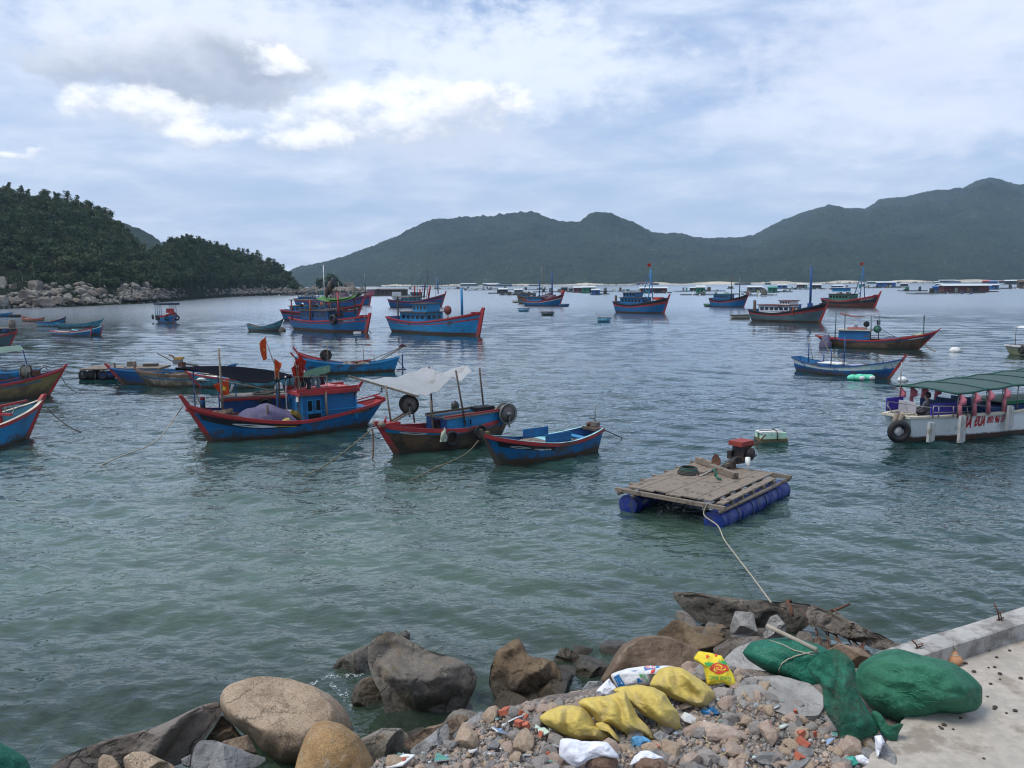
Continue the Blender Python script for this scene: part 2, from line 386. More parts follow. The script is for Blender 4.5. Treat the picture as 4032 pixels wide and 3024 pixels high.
# ---------------------------------------------------------------- far mountains across the bay
def forest_mat(name, a, b, rock=(.22, .2, .17), sc_=.02, rk=.0, bump=1.0):
    m, t, out = new_mat(name); bb = t.n.new('ShaderNodeBsdfPrincipled'); t.l.new(bb.outputs[0], out.inputs[0]); bb.inputs['Roughness'].default_value = .95; bb.inputs['Specular IOR Level'].default_value = .1
    p = t.n.new('ShaderNodeNewGeometry').outputs['Position']
    n1 = t.noise(p, sc_ * .3, 5, .6); n2 = t.noise(p, sc_ * 4, 5, .7); n3 = t.noise(p, sc_ * 1.1, 6, .65)
    c = t.mix(t.ramp(t.math('ADD', t.math('MULTIPLY', n1, .45), t.math('MULTIPLY', n2, .55)), .36, .64), a, b)
    c = t.mix(t.ramp(n3, .52, .70, 0, .6), c, tuple(k * 1.5 for k in b))
    if rk:
        rr = t.ramp(t.math('ADD', t.noise(t.vmath('MULTIPLY', p, (1, 1, .4)), sc_ * 3.2, 4, .8), t.math('MULTIPLY', n1, .2)), .80 - rk, .83 - rk); c = t.mix(rr, c, rock)
    t.put(bb.inputs['Base Color'], c)
    bn = t.n.new('ShaderNodeBump'); bn.inputs['Strength'].default_value = bump; bn.inputs['Distance'].default_value = 4; t.put(bn.inputs['Height'], t.noise(p, sc_ * 5, 4, .7)); t.l.new(bn.outputs[0], bb.inputs['Normal'])
    return m
S2 = 4032 / 2212
RID = [(560, 628), (640, 578), (680, 570), (740, 556), (800, 535), (850, 513), (900, 488), (935, 473), (1000, 470), (1060, 466), (1110, 459), (1150, 458), (1200, 475), (1250, 484), (1280, 467), (1320, 468), (1370, 482), (1410, 502), (1450, 506), (1530, 516), (1600, 514), (1630, 508), (1680, 480), (1730, 460), (1790, 444), (1830, 452), (1870, 452), (1900, 436), (1960, 430), (2020, 418), (2070, 412), (2110, 395), (2140, 387), (2170, 398), (2212, 405), (2400, 425), (2700, 470), (3100, 560), (3300, 610)]
def polar_hill(name, pts, D0, D1, nu, nv, mat, prof, ns=60.0, namp=.12, canopy=0.0, cs=14.0, seed=1, shift=0.0, **k):
    px = np.linspace(pts[0][0], pts[-1][0], nu); py = interp(px, pts)
    U = np.concatenate([np.linspace(0, 1, int(nv * .75)), np.linspace(1, 1.7, nv - int(nv * .75) + 1)[1:]])
    V = np.zeros((nu, len(U), 3))
    for i in range(nu):
        d = ray(px[i], py[i]); el_ = d.z / d.y; az_ = d.x / d.y
        d0 = D0(px[i]) if callable(D0) else D0; d1 = D1(px[i]) if callable(D1) else D1
        y = d0 + U * (d1 - d0); hr = max(H + el_ * d1 - shift, -3)
        h = np.where(U <= 1, prof(U), 1 - (U - 1) * .9)
        V[i, :, 0] = az_ * y; V[i, :, 1] = y; V[i, :, 2] = hr * h
    n_ = fbm(V[:, :, 0] / ns + 40, V[:, :, 1] / ns + 40, seed, 5) - .5
    env = np.clip(U * (1.6), 0, 1) * np.clip(np.abs(1 - U) * 4, .0, 1)
    V[:, :, 2] *= 1 + n_ * namp * 4 * env
    if canopy:
        c_ = fbm(V[:, :, 0] / cs, V[:, :, 1] / cs, seed + 9, 3, .7)
        V[:, :, 2] += (c_ - .45) * canopy * np.clip(U * 30, 0, 1) * 2
    V[:, 0, 2] = -2
    np_mesh(name, V.reshape(-1, 3), gridquads(nu, len(U)), [mat], kind='structure', **k); return V
far_m = forest_mat('far_forest', (.006, .015, .009), (.024, .042, .022), sc_=.02, rk=.035)
polar_hill('mountain', [(a * S2, b * S2) for a, b in RID], lambda p: 1900 + 300 * math.sin(p / 700), lambda p: 3100 + 250 * math.sin(p / 500 + 1), 1500, 200, far_m,
           lambda u: u ** .85, 260, .2, 8, 19, 3, label='dark green forested mountain across the bay')
# hill in the gap behind the headland
polar_hill('hill', [(a * S2, b * S2) for a, b in [(60, 430), (180, 455), (250, 478), (300, 495), (345, 520), (400, 575), (450, 590), (560, 560), (590, 575), (660, 625)]],
           1000, 1300, 260, 50, forest_mat('hill_forest', (.012, .022, .014), (.026, .042, .024), sc_=.04), lambda u: u ** .9, 90, .05, 5, 12, 5, label='hazy wooded hill showing behind the headland')
# ---------------------------------------------------------------- headland on the left
K6 = 1250 / 2212
HR = [(-1500, 200)] + [(a * K6, 650 + b * K6) for a, b in [(-400, 60), (0, 120), (60, 130), (130, 155), (230, 182), (330, 165), (450, 205), (600, 245), (700, 265), (780, 325), (830, 385), (860, 430), (900, 470), (960, 515), (1000, 552), (1060, 575), (1130, 540), (1200, 508), (1290, 495), (1380, 508), (1500, 548), (1620, 573), (1750, 595), (1850, 625), (1920, 663), (1980, 695), (2040, 760), (2080, 850), (2125, 893)]]
CO = [(-1500, 1290), (-500, 1236), (0, 1216), (226, 1210), (362, 1204), (565, 1195), (700, 1184), (791, 1176), (904, 1169), (1074, 1163), (1209, 1160), (1240, 1159)]
def coastD(px):
    p = W(px, float(interp(px, CO)), 0); return p.y
def headD1(px): return coastD(px) + float(interp(px, [(-1500, 170), (0, 150), (450, 130), (600, 90), (1000, 70), (1205, 8)]))
head_m = forest_mat('headland_ground', (.016, .028, .014), (.03, .045, .02), sc_=.3)
def hprof(u): return np.clip(u * 1.25, 0, 1) ** .8 * .93 + .07 * u
HV = polar_hill('headland', HR, coastD, headD1, 420, 90, head_m, lambda u: np.clip(.035 * np.clip(u / .08, 0, 1) + .965 * np.clip((u - .05) / .95, 0, 1) ** .85, 0, 1), 40, .05, 0, 14, 11, shift=5.0, label='steep headland under dense trees on the left')
leaf_ms = []
def leafmat(name, a, b):
    m, t, out = new_mat(name); p = t.n.new('ShaderNodeNewGeometry').outputs['Position']; oi = t.n.new('ShaderNodeObjectInfo').outputs['Random']
    bb = t.n.new('ShaderNodeBsdfPrincipled'); t.l.new(bb.outputs[0], out.inputs[0]); bb.inputs['Roughness'].default_value = .75; bb.inputs['Specular IOR Level'].default_value = .25
    n1 = t.noise(p, .035, 4, .65); n2 = t.noise(p, .9, 3, .7)
    c = t.mix(t.ramp(t.math('ADD', t.math('MULTIPLY', n1, .65), t.math('MULTIPLY', n2, .35)), .38, .62), a, b); t.put(bb.inputs['Base Color'], c); return m
leafA = leafmat('leaves_dark', (.020, .042, .019), (.046, .078, .034)); leafB = leafmat('leaves_mid', (.030, .056, .022), (.064, .092, .036)); leafC = leafmat('leaves_olive', (.046, .064, .028), (.092, .104, .046))
bark = pmat('bark', (.20, .17, .13), .9, .3, 6)
def leaf_cloud(r, n, rad, hgt, z0, size, blobs=7):
    """leaf clumps spread through several lobes; returns (n*4,3) quad corners"""
    cs = []
    for i in range(blobs):
        a = r.random() * 6.28; q = r.random() ** .5 * .62; cs.append((math.cos(a) * rad * q, math.sin(a) * rad * q, z0 + hgt * (.15 + .75 * r.random()), rad * (.32 + .26 * r.random())))
    cs.append((0, 0, z0 + hgt * .8, rad * .4)); cs = np.array(cs)
    id_ = r.integers(0, len(cs), n); d = r.normal(size=(n, 3)); d /= np.linalg.norm(d, axis=1)[:, None]
    rr = cs[id_, 3] * (.72 + .36 * r.random(n)); c = cs[id_, :3] + d * rr[:, None] * np.array([1, 1, .8])
    t1 = np.cross(d + r.normal(size=(n, 3)) * .6, r.normal(size=(n, 3))); t1 /= np.linalg.norm(t1, axis=1)[:, None]
    t2 = np.cross(t1, d + r.normal(size=(n, 3)) * .4); t2 /= np.linalg.norm(t2, axis=1)[:, None]
    s = size * (.55 + .9 * r.random(n))[:, None]
    return np.stack([c - t1 * s - t2 * s * .6, c + t1 * s - t2 * s * .5, c + t1 * s * .8 + t2 * s * .6, c - t1 * s * .7 + t2 * s * .7], 1).reshape(-1, 3)
tp = []
for k in range(10):
    r = np.random.default_rng(50 + k)
    tall = k >= 7
    tp.append(leaf_cloud(r, 320, 1.9 if tall else 3.0, 4.4 if tall else 4.0, 3.0 if tall else 1.1, .22 if tall else .27, 13))
def terr(i, j): return HV[i, j]
def build_wood():
    r = np.random.default_rng(5); nu, nv = HV.shape[:2]; out = []; mi = []; picks = []
    # choose positions on the terrain, roughly even by area
    P = HV[:, 5:int(nv * .95)]; N = 0; Vs = []
    area = []
    dx = np.linalg.norm(np.diff(P[:, :, :2], axis=0), axis=2)[:, :-1]; dy = np.linalg.norm(np.diff(P[:, :, :2], axis=1), axis=2)[:-1]
    A = (dx * dy).ravel()
    vis = (P[:-1, :-1, 0] > -.85 * P[:-1, :-1, 1]).ravel(); A = A * vis; A /= A.sum()
    n = 4600; idx = r.choice(len(A), n, p=A); iu, iv = np.unravel_index(idx, (P.shape[0] - 1, P.shape[1] - 1))
    fu, fv = r.random(n)[:, None], r.random(n)[:, None]
    pts = P[iu, iv] * (1 - fu) * (1 - fv) + P[iu + 1, iv] * fu * (1 - fv) + P[iu, iv + 1] * (1 - fu) * fv + P[iu + 1, iv + 1] * fu * fv
    U = (iv + 5) / nv / .75
    for i in range(n):
        xk = (iu[i] / (nu - 1)) * (HR[-1][0] + 1500) - 1500
        if U[i] * (headD1(xk) - coastD(xk)) < float(interp(xk, [(0, 18), (500, 14), (900, 12), (1205, 3)])): continue
        k = int(r.integers(0, 10)) if U[i] > .35 else int(r.integers(0, 7)); s = .45 + .62 * r.random()
        if U[i] < .2: s *= .6
        a = r.random() * 6.28; ca, sa = math.cos(a), math.sin(a); T = tp[k] * s
        q = np.stack([T[:, 0] * ca - T[:, 1] * sa, T[:, 0] * sa + T[:, 1] * ca, T[:, 2]], 1) + pts[i] - np.array([0, 0, .6])
        out.append(q); c = r.random(); mi.append(np.full(len(q) // 4, 0 if c < .55 else (1 if c < .9 else 2)))
    V = np.concatenate(out); np_mesh('woodland', V, np.arange(len(V)).reshape(-1, 4), [leafA, leafB, leafC], np.concatenate(mi), smooth=False, kind='stuff', label='dense dark green trees covering the headland', group=None)
    # trees one can tell apart: along the skyline and at the foot of the slope
    protos = []
    for k in range(6):
        rr = np.random.default_rng(90 + k); tall = k % 2 == 0
        e = empty('headland_tree', (0, 0, 0))
        C = leaf_cloud(rr, 170, 1.5 if tall else 2.5, 4.2 if tall else 3.2, 2.6 if tall else 1.6, .30, 9)
        co = np_mesh('crown', C, np.arange(len(C)).reshape(-1, 4), [leafA if k % 3 else leafB], smooth=False); co.parent = e
        mb = MB(); lean = rr.normal() * .25
        mb.tube([(0, 0, -1), (.05, 0, 1.5), (lean * .6, .1, 3.6), (lean, .1, 6.2)], [.16, .13, .1, .04], bark, 6)
        for q in range(4):
            aa = q * 1.6; mb.tube([(lean * .5, .05, 3 + q * .5), (math.cos(aa) * .9, math.sin(aa) * .9, 4.4 + q * .5)], [.06, .025], bark, 5)
        mb.build('trunk', e); protos.append(e)
    jr = int((nv) * .75) - 1; cnt = 0; used = set(); NT_ = 84
    for t_ in range(NT_):
        px_ = -60 + 1240 * (t_ + r.random() * .8) / NT_
        ui = int((px_ + 1500) / (HR[-1][0] + 1500) * (nu - 1)); 
        if t_ % 3 == 2: jv = int(nv * .75 * (.1 + .25 * r.random()))
        else: jv = jr - int(r.integers(0, 3))
        k = t_ % 6
        if k in used: e = copy_tree(protos[k])
        else: e = protos[k]; used.add(k)
        e.location = Vector(HV[min(ui, nu - 1), jv]) + Vector((0, 0, .3 if jv > jr - 4 else -.5)); s = .5 + .55 * r.random(); 
        if px_ > 1050: s *= .6
        e.scale = (s, s, s); e.rotation_euler = (0, 0, r.random() * 6)
        if jv > jr - 4: props(e, 'slender tree standing up along the skyline of the wooded headland', 'tree', 'trees on the skyline of the headland')
        else: props(e, 'bushy tree at the foot of the headland just above the shore boulders', 'tree', 'trees at the foot of the headland')
build_wood()
# bare red earth scars
# ---------------------------------------------------------------- rock building
def rock_mesh(name, seed, mats, sub=3, cuts=7, amp=.16, rnd=.5, smooth=True, dlo=.5):
    bm = bmesh.new(); bmesh.ops.create_icosphere(bm, subdivisions=sub, radius=1.0); rr = random.Random(seed)
    pl_ = []
    for i in range(cuts):
        n = Vector((rr.gauss(0, 1), rr.gauss(0, 1), rr.gauss(0, .8))).normalized(); pl_.append((n, rr.uniform(dlo, .88)))
    off = Vector((rr.random() * 50, rr.random() * 50, rr.random() * 50))
    for v in bm.verts:
        p = v.co.copy()
        for n, d in pl_:
            k = p.dot(n) - d
            if k > 0: p -= n * k * (1 - rnd * .25)
        p += p.normalized() * (noise.fractal(p * 1.1 + off, 1, 2, 4) * amp + noise.fractal(p * 4 + off, 1, 2, 3) * amp * .2)
        v.co = p
    me = bpy.data.meshes.new(name); bm.to_mesh(me); bm.free()
    for m in mats: me.materials.append(m)
    me.polygons.foreach_set('use_smooth', [smooth] * len(me.polygons)); return me
shore_rock_m = [rockmat('shore_granite', (.09, .082, .068), (.23, .215, .185), (.155, .13, .095), .25, wet=.7, scale=.35), rockmat('shore_granite_brown', (.10, .085, .07), (.19, .16, .13), (.20, .12, .07), .25, wet=.7, scale=.35)]
def build_shore():
    r = random.Random(4); ms = [rock_mesh('boulder', 100 + i, [shore_rock_m[0 if i % 3 else 1]], 3, 15, .05, .15, False, .38) for i in range(10)]
    n = 0
    while n < 270:
        px_ = -80 + 1320 * r.random() ** 1.0; u = r.random(); D = coastD(px_)
        nearf = float(interp(px_, [(-80, 1.15), (300, .9), (600, .65), (1000, .7), (1240, .65)]))
        size = r.uniform(.9, 2.4) * nearf * (1.45 if r.random() < .15 else 1)
        back = u * float(interp(px_, [(-80, 16), (300, 12), (600, 11), (1240, 9)])) * 1.5
        zt = back * .33 * (1.1 if px_ < 420 else .85)
        d = ray(px_, float(interp(px_, CO))); y = D + back - .5
        o = bpy.data.objects.new('boulder', ms[n % 10]); COL.objects.link(o); o.location = (d.x / d.y * y, y, zt + size * .25 + (1.3 if px_ > 480 else .3)); o.scale = (size * r.uniform(.9, 1.6), size * r.uniform(.8, 1.2), size * r.uniform(.55, .95))
        o.rotation_euler = (r.uniform(-.3, .3), r.uniform(-.4, .4), r.random() * 6)
        props(o, '%s granite boulder %s' % (('big' if size > 2.2 * nearf ** .5 else 'smaller') + (' brown' if n % 10 % 3 == 0 else ' pale'), 'in the tall rock jumble near the left edge' if px_ < 250 else ('on the headland shore left of the small passenger boat' if px_ < 600 else ('on the headland shore right of the small passenger boat' if px_ < 950 else 'near the far tip of the headland'))), 'boulder', 'boulders along the headland shore'); n += 1
    # the small stones between them
    V, Fq = [], []; base = rock_mesh('stone', 333, [], 1, 6, .1); bv = np.array([v.co[:] for v in base.vertices]); bf = np.array([p.vertices[:] for p in base.polygons]); rr = np.random.default_rng(8); o_ = 0
    for i in range(2600):
        px_ = -150 + 1400 * rr.random(); D = coastD(px_); s = rr.uniform(.25, 1.0) * float(interp(px_, [(-80, 1.3), (600, 1.1), (1240, 1.3)])); back = rr.random() * float(interp(px_, [(-80, 24), (600, 12), (1240, 8)])) - 1.0
        d = ray(px_, float(interp(px_, CO))); y = D + back; a = rr.random() * 6.28; c, sn = math.cos(a), math.sin(a)
        q = bv * s * np.array([1.3, 1, .7]); q = np.stack([q[:, 0] * c - q[:, 1] * sn, q[:, 0] * sn + q[:, 1] * c, q[:, 2]], 1) + np.array([d.x / d.y * y, y, max(back, -.5) * .4 - .1 + (1.0 if px_ > 480 and back > 1 else 0)])
        V.append(q); Fq.append(bf + o_); o_ += len(bv)
    bpy.data.meshes.remove(base)
    np_mesh('shore_stones', np.concatenate(V), np.concatenate(Fq), [shore_rock_m[0]], smooth=True, kind='stuff', label='smaller stones filling the gaps along the headland shore')
build_shore()
# ---------------------------------------------------------------- boat materials
def paint(name, col, **k): return pmat(name, col, .5, .18, 1.3, .25, 9, **{**dict(dirt=(.07, .055, .045), dirt_amt=.22, dscale=1.8, planks=.16, tide=.8, stretch=(.45, 1, 1)), **k})
BLUE = paint('paint_blue', (.009, .115, .285)); BLUE2 = paint('paint_bright_blue', (.015, .20, .42)); BLUED = paint('paint_deep_blue', (.010, .060, .20))
RED = paint('paint_red', (.33, .028, .03), planks=0); BOOT = paint('paint_boot_red', (.12, .025, .02), dirt_amt=.5, planks=0)
WHITE = paint('paint_white', (.62, .64, .64)); BLACK = paint('paint_black', (.012, .013, .018), planks=0); YEL = paint('paint_yellow', (.45, .30, .03), planks=0)
TEAL = paint('paint_teal', (.09, .27, .34)); AQUA = paint('paint_aqua', (.30, .62, .66), planks=0); GREYB = paint('paint_grey_green', (.075, .12, .135)); CREAM = paint('paint_cream', (.50, .46, .36))
BROWN = paint('bare_brown_planks', (.14, .085, .05), dirt=(.03, .025, .02), dirt_amt=.4, dscale=1.6); OCHRE = paint('ochre_planks', (.26, .20, .075), dirt=(.10, .07, .04), dirt_amt=.5, dscale=1.2)
SAND = paint('pale_planks', (.33, .28, .20), dirt=(.12, .09, .06), dirt_amt=.45); GREENP = paint('paint_green', (.05, .20, .13)); PURPLE = paint('paint_dark_plum', (.05, .02, .05), planks=0)
ROOFRED = pmat('faded_red_roof', (.46, .13, .14), .6, .12, 2, .2, 12, dirt=(.22, .10, .09), dirt_amt=.3)
WOOD = pmat('grey_wood', (.215, .175, .135), .85, .25, 3, .5, 20, dirt=(.08, .065, .05), dirt_amt=.35, dscale=3)
DWOOD = pmat('dark_wood', (.085, .065, .05), .85, .3, 3, .5, 20); POLE = pmat('bamboo_pole', (.20, .16, .115), .8, .3, 5)
METAL = pmat('dull_metal', (.22, .22, .21), .45, .2, 8, metal=.7); RUST = pmat('rusty_iron', (.11, .05, .03), .85, .4, 9, .4, 30)
RUB = pmat('black_rubber', (.014, .014, .016), .7, .3, 5); GLASSD = pmat('dark_window', (.012, .016, .02), .15, .2, 3)
ROPE = pmat('pale_rope', (.34, .31, .24), .9, .25, 20); DROPE = pmat('dark_rope', (.05, .05, .045), .9, .3, 20)
FOAM = pmat('white_foam', (.68, .69, .66), .75, .08, 6, .3, 40, dirt=(.35, .33, .26), dirt_amt=.25, dscale=5); NETB = pmat('brown_net', (.10, .07, .05), .95, .5, 12, .8, 40)
NETG = pmat('pale_green_net', (.36, .42, .33), .95, .35, 9, .8, 40, dirt=(.46, .33, .08), dirt_amt=.35, dscale=2.5); TARP = pmat('black_awning', (.006, .007, .011), .95, .2, 3, spec=.03)
TARPV = pmat('violet_tarp', (.095, .085, .15), .8, .25, 3, .3, 12, dirt=(.18, .16, .22), dirt_amt=.2); TARPG = pmat('green_awning', (.035, .105, .075), .7, .2, 2); TARPW = pmat('white_canvas', (.55, .57, .58), .8, .1, 2, dirt=(.36, .35, .32), dirt_amt=.2, dscale=1)
ORANGE = pmat('orange_flag', (.62, .11, .03), .8, .2, 4); REDF = pmat('red_flag', (.45, .03, .02), .8, .25, 4); STAR = pmat('flag_star_yellow', (.70, .50, .05), .7, .1, 4)
DECK = pmat('deck_planks', (.17, .15, .13), .85, .25, 2, .4, 18, dirt=(.06, .05, .045), dirt_amt=.4)
CLOTHS = [pmat('cloth_dark', (.02, .02, .03), .9, .3, 5), pmat('cloth_grey', (.13, .15, .17), .9, .2, 5), pmat('cloth_maroon', (.05, .02, .03), .9, .2, 5)]
def translucent(m, k=.45):
    t = NT(m.node_tree); b = [n for n in t.n if n.type == 'BSDF_PRINCIPLED'][0]; out = [n for n in t.n if n.type == 'OUTPUT_MATERIAL'][0]
    tr = t.n.new('ShaderNodeBsdfTranslucent'); t.put(tr.inputs['Color'], b.inputs['Base Color'].links[0].from_socket); mx = t.n.new('ShaderNodeMixShader'); mx.inputs[0].default_value = k
    t.l.new(b.outputs[0], mx.inputs[1]); t.l.new(tr.outputs[0], mx.inputs[2]); t.l.new(mx.outputs[0], out.inputs[0]); return m
for m_ in (TARPW, TARPG, ORANGE, REDF): translucent(m_)
YS = {}                                    # which local side of a boat faces the camera
def flipy(root, p):
    p = Vector(p); k = YS.get(root.name, 1) if root is not None else 1
    return Vector((p.x, p.y * k, p.z))
def sst(a, b, x):
    x = min(1, max(0, (x - a) / (b - a))); return x * x * (3 - 2 * x)
class Hull:
    """x runs stern to bow, waterline z = 0. t in 0..1 along, q in 0..1 from boot top to sheer"""
    def __init__(s, L, B, sm, sb, ss, ob=.8, os_=.4, tr=.55, boot=.12, tm=.42, pb=2.0, fb=1.9, tb=.0):
        s.L, s.B, s.sm, s.sb, s.ss, s.ob, s.os, s.tr, s.boot, s.tm, s.pb, s.fb = L, B, sm, sb, ss, ob, os_, tr, boot, tm, pb, fb
    def sheer(s, t):
        if t > s.tm: return s.sm + (s.sb - s.sm) * ((t - s.tm) / (1 - s.tm)) ** s.pb
        return s.sm + (s.ss - s.sm) * ((s.tm - t) / s.tm) ** s.pb
    def half(s, t):
        b = 1 - max(0, (t - .52) / .48) ** s.fb
        a = 1 - (1 - s.tr) * max(0, (.52 - t) / .52) ** 1.8
        return max(.012, s.B / 2 * min(a, b))
    def zq(s, t, q):
        sh = s.sheer(t)
        return s.boot + (sh - s.boot) * q
    def pt(s, t, z, side=1, inset=0.0):
        sh = s.sheer(t); k = z / sh
        x = -s.L / 2 + s.L * t + s.ob * max(0, k) * sst(.45, 1, t) ** 1.6 * (1 if z >= 0 else .3) - s.os * max(0, k) * (1 - sst(0, .5, t)) ** 1.6
        hs = s.half(t); tw = (t - .55) / .45
        hw = hs * (.86 - .3 * max(0, tw) ** 2 - .12 * max(0, (.35 - t) / .35))
        if z >= 0: y = hw + (hs - hw) * min(1.0, k) ** .8
        else: y = hw * max(0.0, 1 + z / .55) ** .5
        return Vector((x, side * max(.0, y - inset), z))
    def build(s, root, bands, deck=.25, inner=None, deckmat=None, stem=None, stemh=.3, stemw=.12, gun=None, gw=.07, gh=.09, N=34, thick=.05, deck_t=(0.0, 1.0), cap=None):
        hm = MB(); ts = [i / N for i in range(N + 1)]
        zs = lambda t: [-.5, -.25, -.02, s.boot] + [s.zq(t, b[0]) for b in bands]
        matsq = [BOOT, BOOT, BOOT] + [b[1] for b in bands]
        rows = [(lambda t, k=k: zs(t)[k]) for k in range(len(bands) + 4)]
        for side in (1, -1):
            for k in range(len(rows) - 1):
                sub = 3 if k >= 3 and (bands[k - 3][0] - (bands[k - 4][0] if k > 3 else 0)) > .3 else 1
                for q in range(sub):
                    P = []
                    for t in ts:
                        z0, z1 = rows[k](t), rows[k + 1](t)
                        P.append([s.pt(t, z0 + (z1 - z0) * (q + a) / sub, side) for a in (0, 1)])
                    hm.grid(P, matsq[k], flip=(side == -1))
        # transom
        t0 = 0.0; zz = [rows[k](0) for k in range(len(rows))]
        for k in range(len(zz) - 1):
            a, b = s.pt(0, zz[k], 1), s.pt(0, zz[k], -1); c, d = s.pt(0, zz[k + 1], -1), s.pt(0, zz[k + 1], 1)
            hm.add([a, b, c, d], [(3, 2, 1, 0)], matsq[k])
        im = inner or bands[-1][1]
        zd = lambda t: max(.02, s.sheer(t) - deck)
        for side in (1, -1):
            P = [[s.pt(t, s.sheer(t), side, thick if t < .97 else .0), s.pt(t, zd(t), side, thick if t < .97 else .0)] for t in ts]
            hm.grid(P, im, flip=(side == -1))
            P = [[s.pt(t, s.sheer(t), side, 0), s.pt(t, s.sheer(t), side, thick if t < .97 else .0)] for t in ts]; hm.grid(P, im, flip=(side == -1))
        a, b, c, d = s.pt(0, zd(0), 1), s.pt(0, zd(0), -1), s.pt(0, s.sheer(0), -1), s.pt(0, s.sheer(0), 1)
        ofs = Vector((thick, 0, 0)); hm.add([p + ofs for p in (a, b, c, d)], [(0, 1, 2, 3)], im)
        s.hm = hm
        dm = MB(); dt = deckmat or DECK
        dm.grid([[s.pt(t, zd(t), 1, thick), s.pt(t, zd(t), -1, thick)] for t in ts], dt, smooth=False); s.zd = zd
        dm.build('deck', root)
        # rubbing strake / gunwale rail
        g = MB(); gm = gun or RED
        for side in (1, -1):
            P = []
            for t in ts:
                o_ = s.pt(t, s.sheer(t), side); n = Vector((0, side, 0)); u = Vector((0, 0, 1))
                P.append([o_ - n * gw * .9 + u * .03, o_ + n * gw * .4 + u * .03, o_ + n * gw * .4 - u * gh, o_ - n * .005 - u * gh])
            g.grid(P, gm, smooth=False, flip=(side == 1))
            if cap: g.grid([[p[0] + Vector((0, 0, .006)), p[1] + Vector((0, 0, .006))] for p in P], cap, flip=(side == 1))
        o_ = s.pt(0, s.sheer(0), 1); y = o_.y
        g.box((o_.x, 0, o_.z - gh / 2 + .015), (gw * 1.1, 2 * y + gw * .8, gh + .035), gm)
        g.build('gunwale', root)
        if stem:
            m = MB(); pts = [s.pt(1, -.4)] + [s.pt(1, s.sheer(1) * k) for k in (0, .33, .66, 1)]; pts = [Vector((p.x, 0, p.z)) for p in pts]
            d = (pts[-1] - pts[-2]).normalized(); pts.append(pts[-1] + d * stemh)
            P = []
            for i, p in enumerate(pts):
                w_ = stemw / 2 * (1.0 if i < len(pts) - 1 else .75); f_ = stemw * .55; bk = stemw * .9 if i < len(pts) - 1 else stemw * .5
                P.append([p + Vector((f_, w_ * .6, 0)), p + Vector((-bk, w_, 0)), p + Vector((-bk, -w_, 0)), p + Vector((f_, -w_ * .6, 0)), p + Vector((f_, w_ * .6, 0))])
            m.grid(P, stem, smooth=False, flip=True); m.add(P[-1][:4], [(0, 1, 2, 3)], stem); m.build('stem_post', root)
    def patch(s, t0, t1, qlo, qhi, mat, off=.008, n=16, sides=(1, -1)):
        for side in sides:
            P = []
            for i in range(n + 1):
                t = t0 + (t1 - t0) * i / n; a, b = qlo(i / n), qhi(i / n); row = []
                for k in range(3):
                    q = a + (b - a) * k / 2; p = s.pt(t, s.zq(t, q), side); row.append(p + Vector((.0, side * off, 0)) + Vector((off * 1.5 if t > .9 else 0, 0, 0)))
                P.append(row)
            s.hm.grid(P, mat, flip=(side == -1))
    def letter(s, body, size, mat, tc_, q, side, xs=1.0, off=.012, mb=None, **k):
        vs, fs = textmesh(body, size, mat, xs, **k); out = []
        for (x, y) in vs:
            t = tc_ - side * 0 + (x * (1 if side < 0 else -1)) / s.L; t = min(max(t, 0), 1)
            # compensate the bow overhang by walking along the hull at the letter's own height
            z = s.zq(tc_, q) + y + (s.sheer(t) - s.sheer(tc_)) * q
            out.append(s.pt(t, z, side) + Vector((0, side * off, 0)))
        m = mb or MB(); m.add(out, fs, mat); return m
    def done(s, root): return s.hm.build('hull', root)
def window(root, c, n, w_, h, frame=BLUE, pane=GLASSD, bars=0, fr=.035):
    """framed window set on a wall at c with outward normal n (unit, horizontal)"""
    n = Vector(n); u = Vector((-n.y, n.x, 0)); c = Vector(c); m = MB(); z = Vector((0, 0, 1))
    for a, b in ((c + u * w_ / 2 - z * h / 2, c + u * w_ / 2 + z * h / 2), (c - u * w_ / 2 - z * h / 2, c - u * w_ / 2 + z * h / 2)): m.bar(a, b, fr, fr, frame)
    for s_ in (1, -1): m.bar(c - u * (w_ / 2 + fr / 2) + z * s_ * (h / 2 + fr / 2), c + u * (w_ / 2 + fr / 2) + z * s_ * (h / 2 + fr / 2), fr, fr, frame)
    for k in range(bars):
        p = c + u * w_ * ((k + 1) / (bars + 1) - .5); m.bar(p - z * h / 2, p + z * h / 2, fr * .7, fr * .7, frame)
    q = c + n * .006; m.add([q - u * w_ / 2 - z * h / 2, q + u * w_ / 2 - z * h / 2, q + u * w_ / 2 + z * h / 2, q - u * w_ / 2 + z * h / 2], [(0, 1, 2, 3)] if n.y < 0 or n.x > 0 or True else [(3, 2, 1, 0)], pane)
    return m.build('window', root)
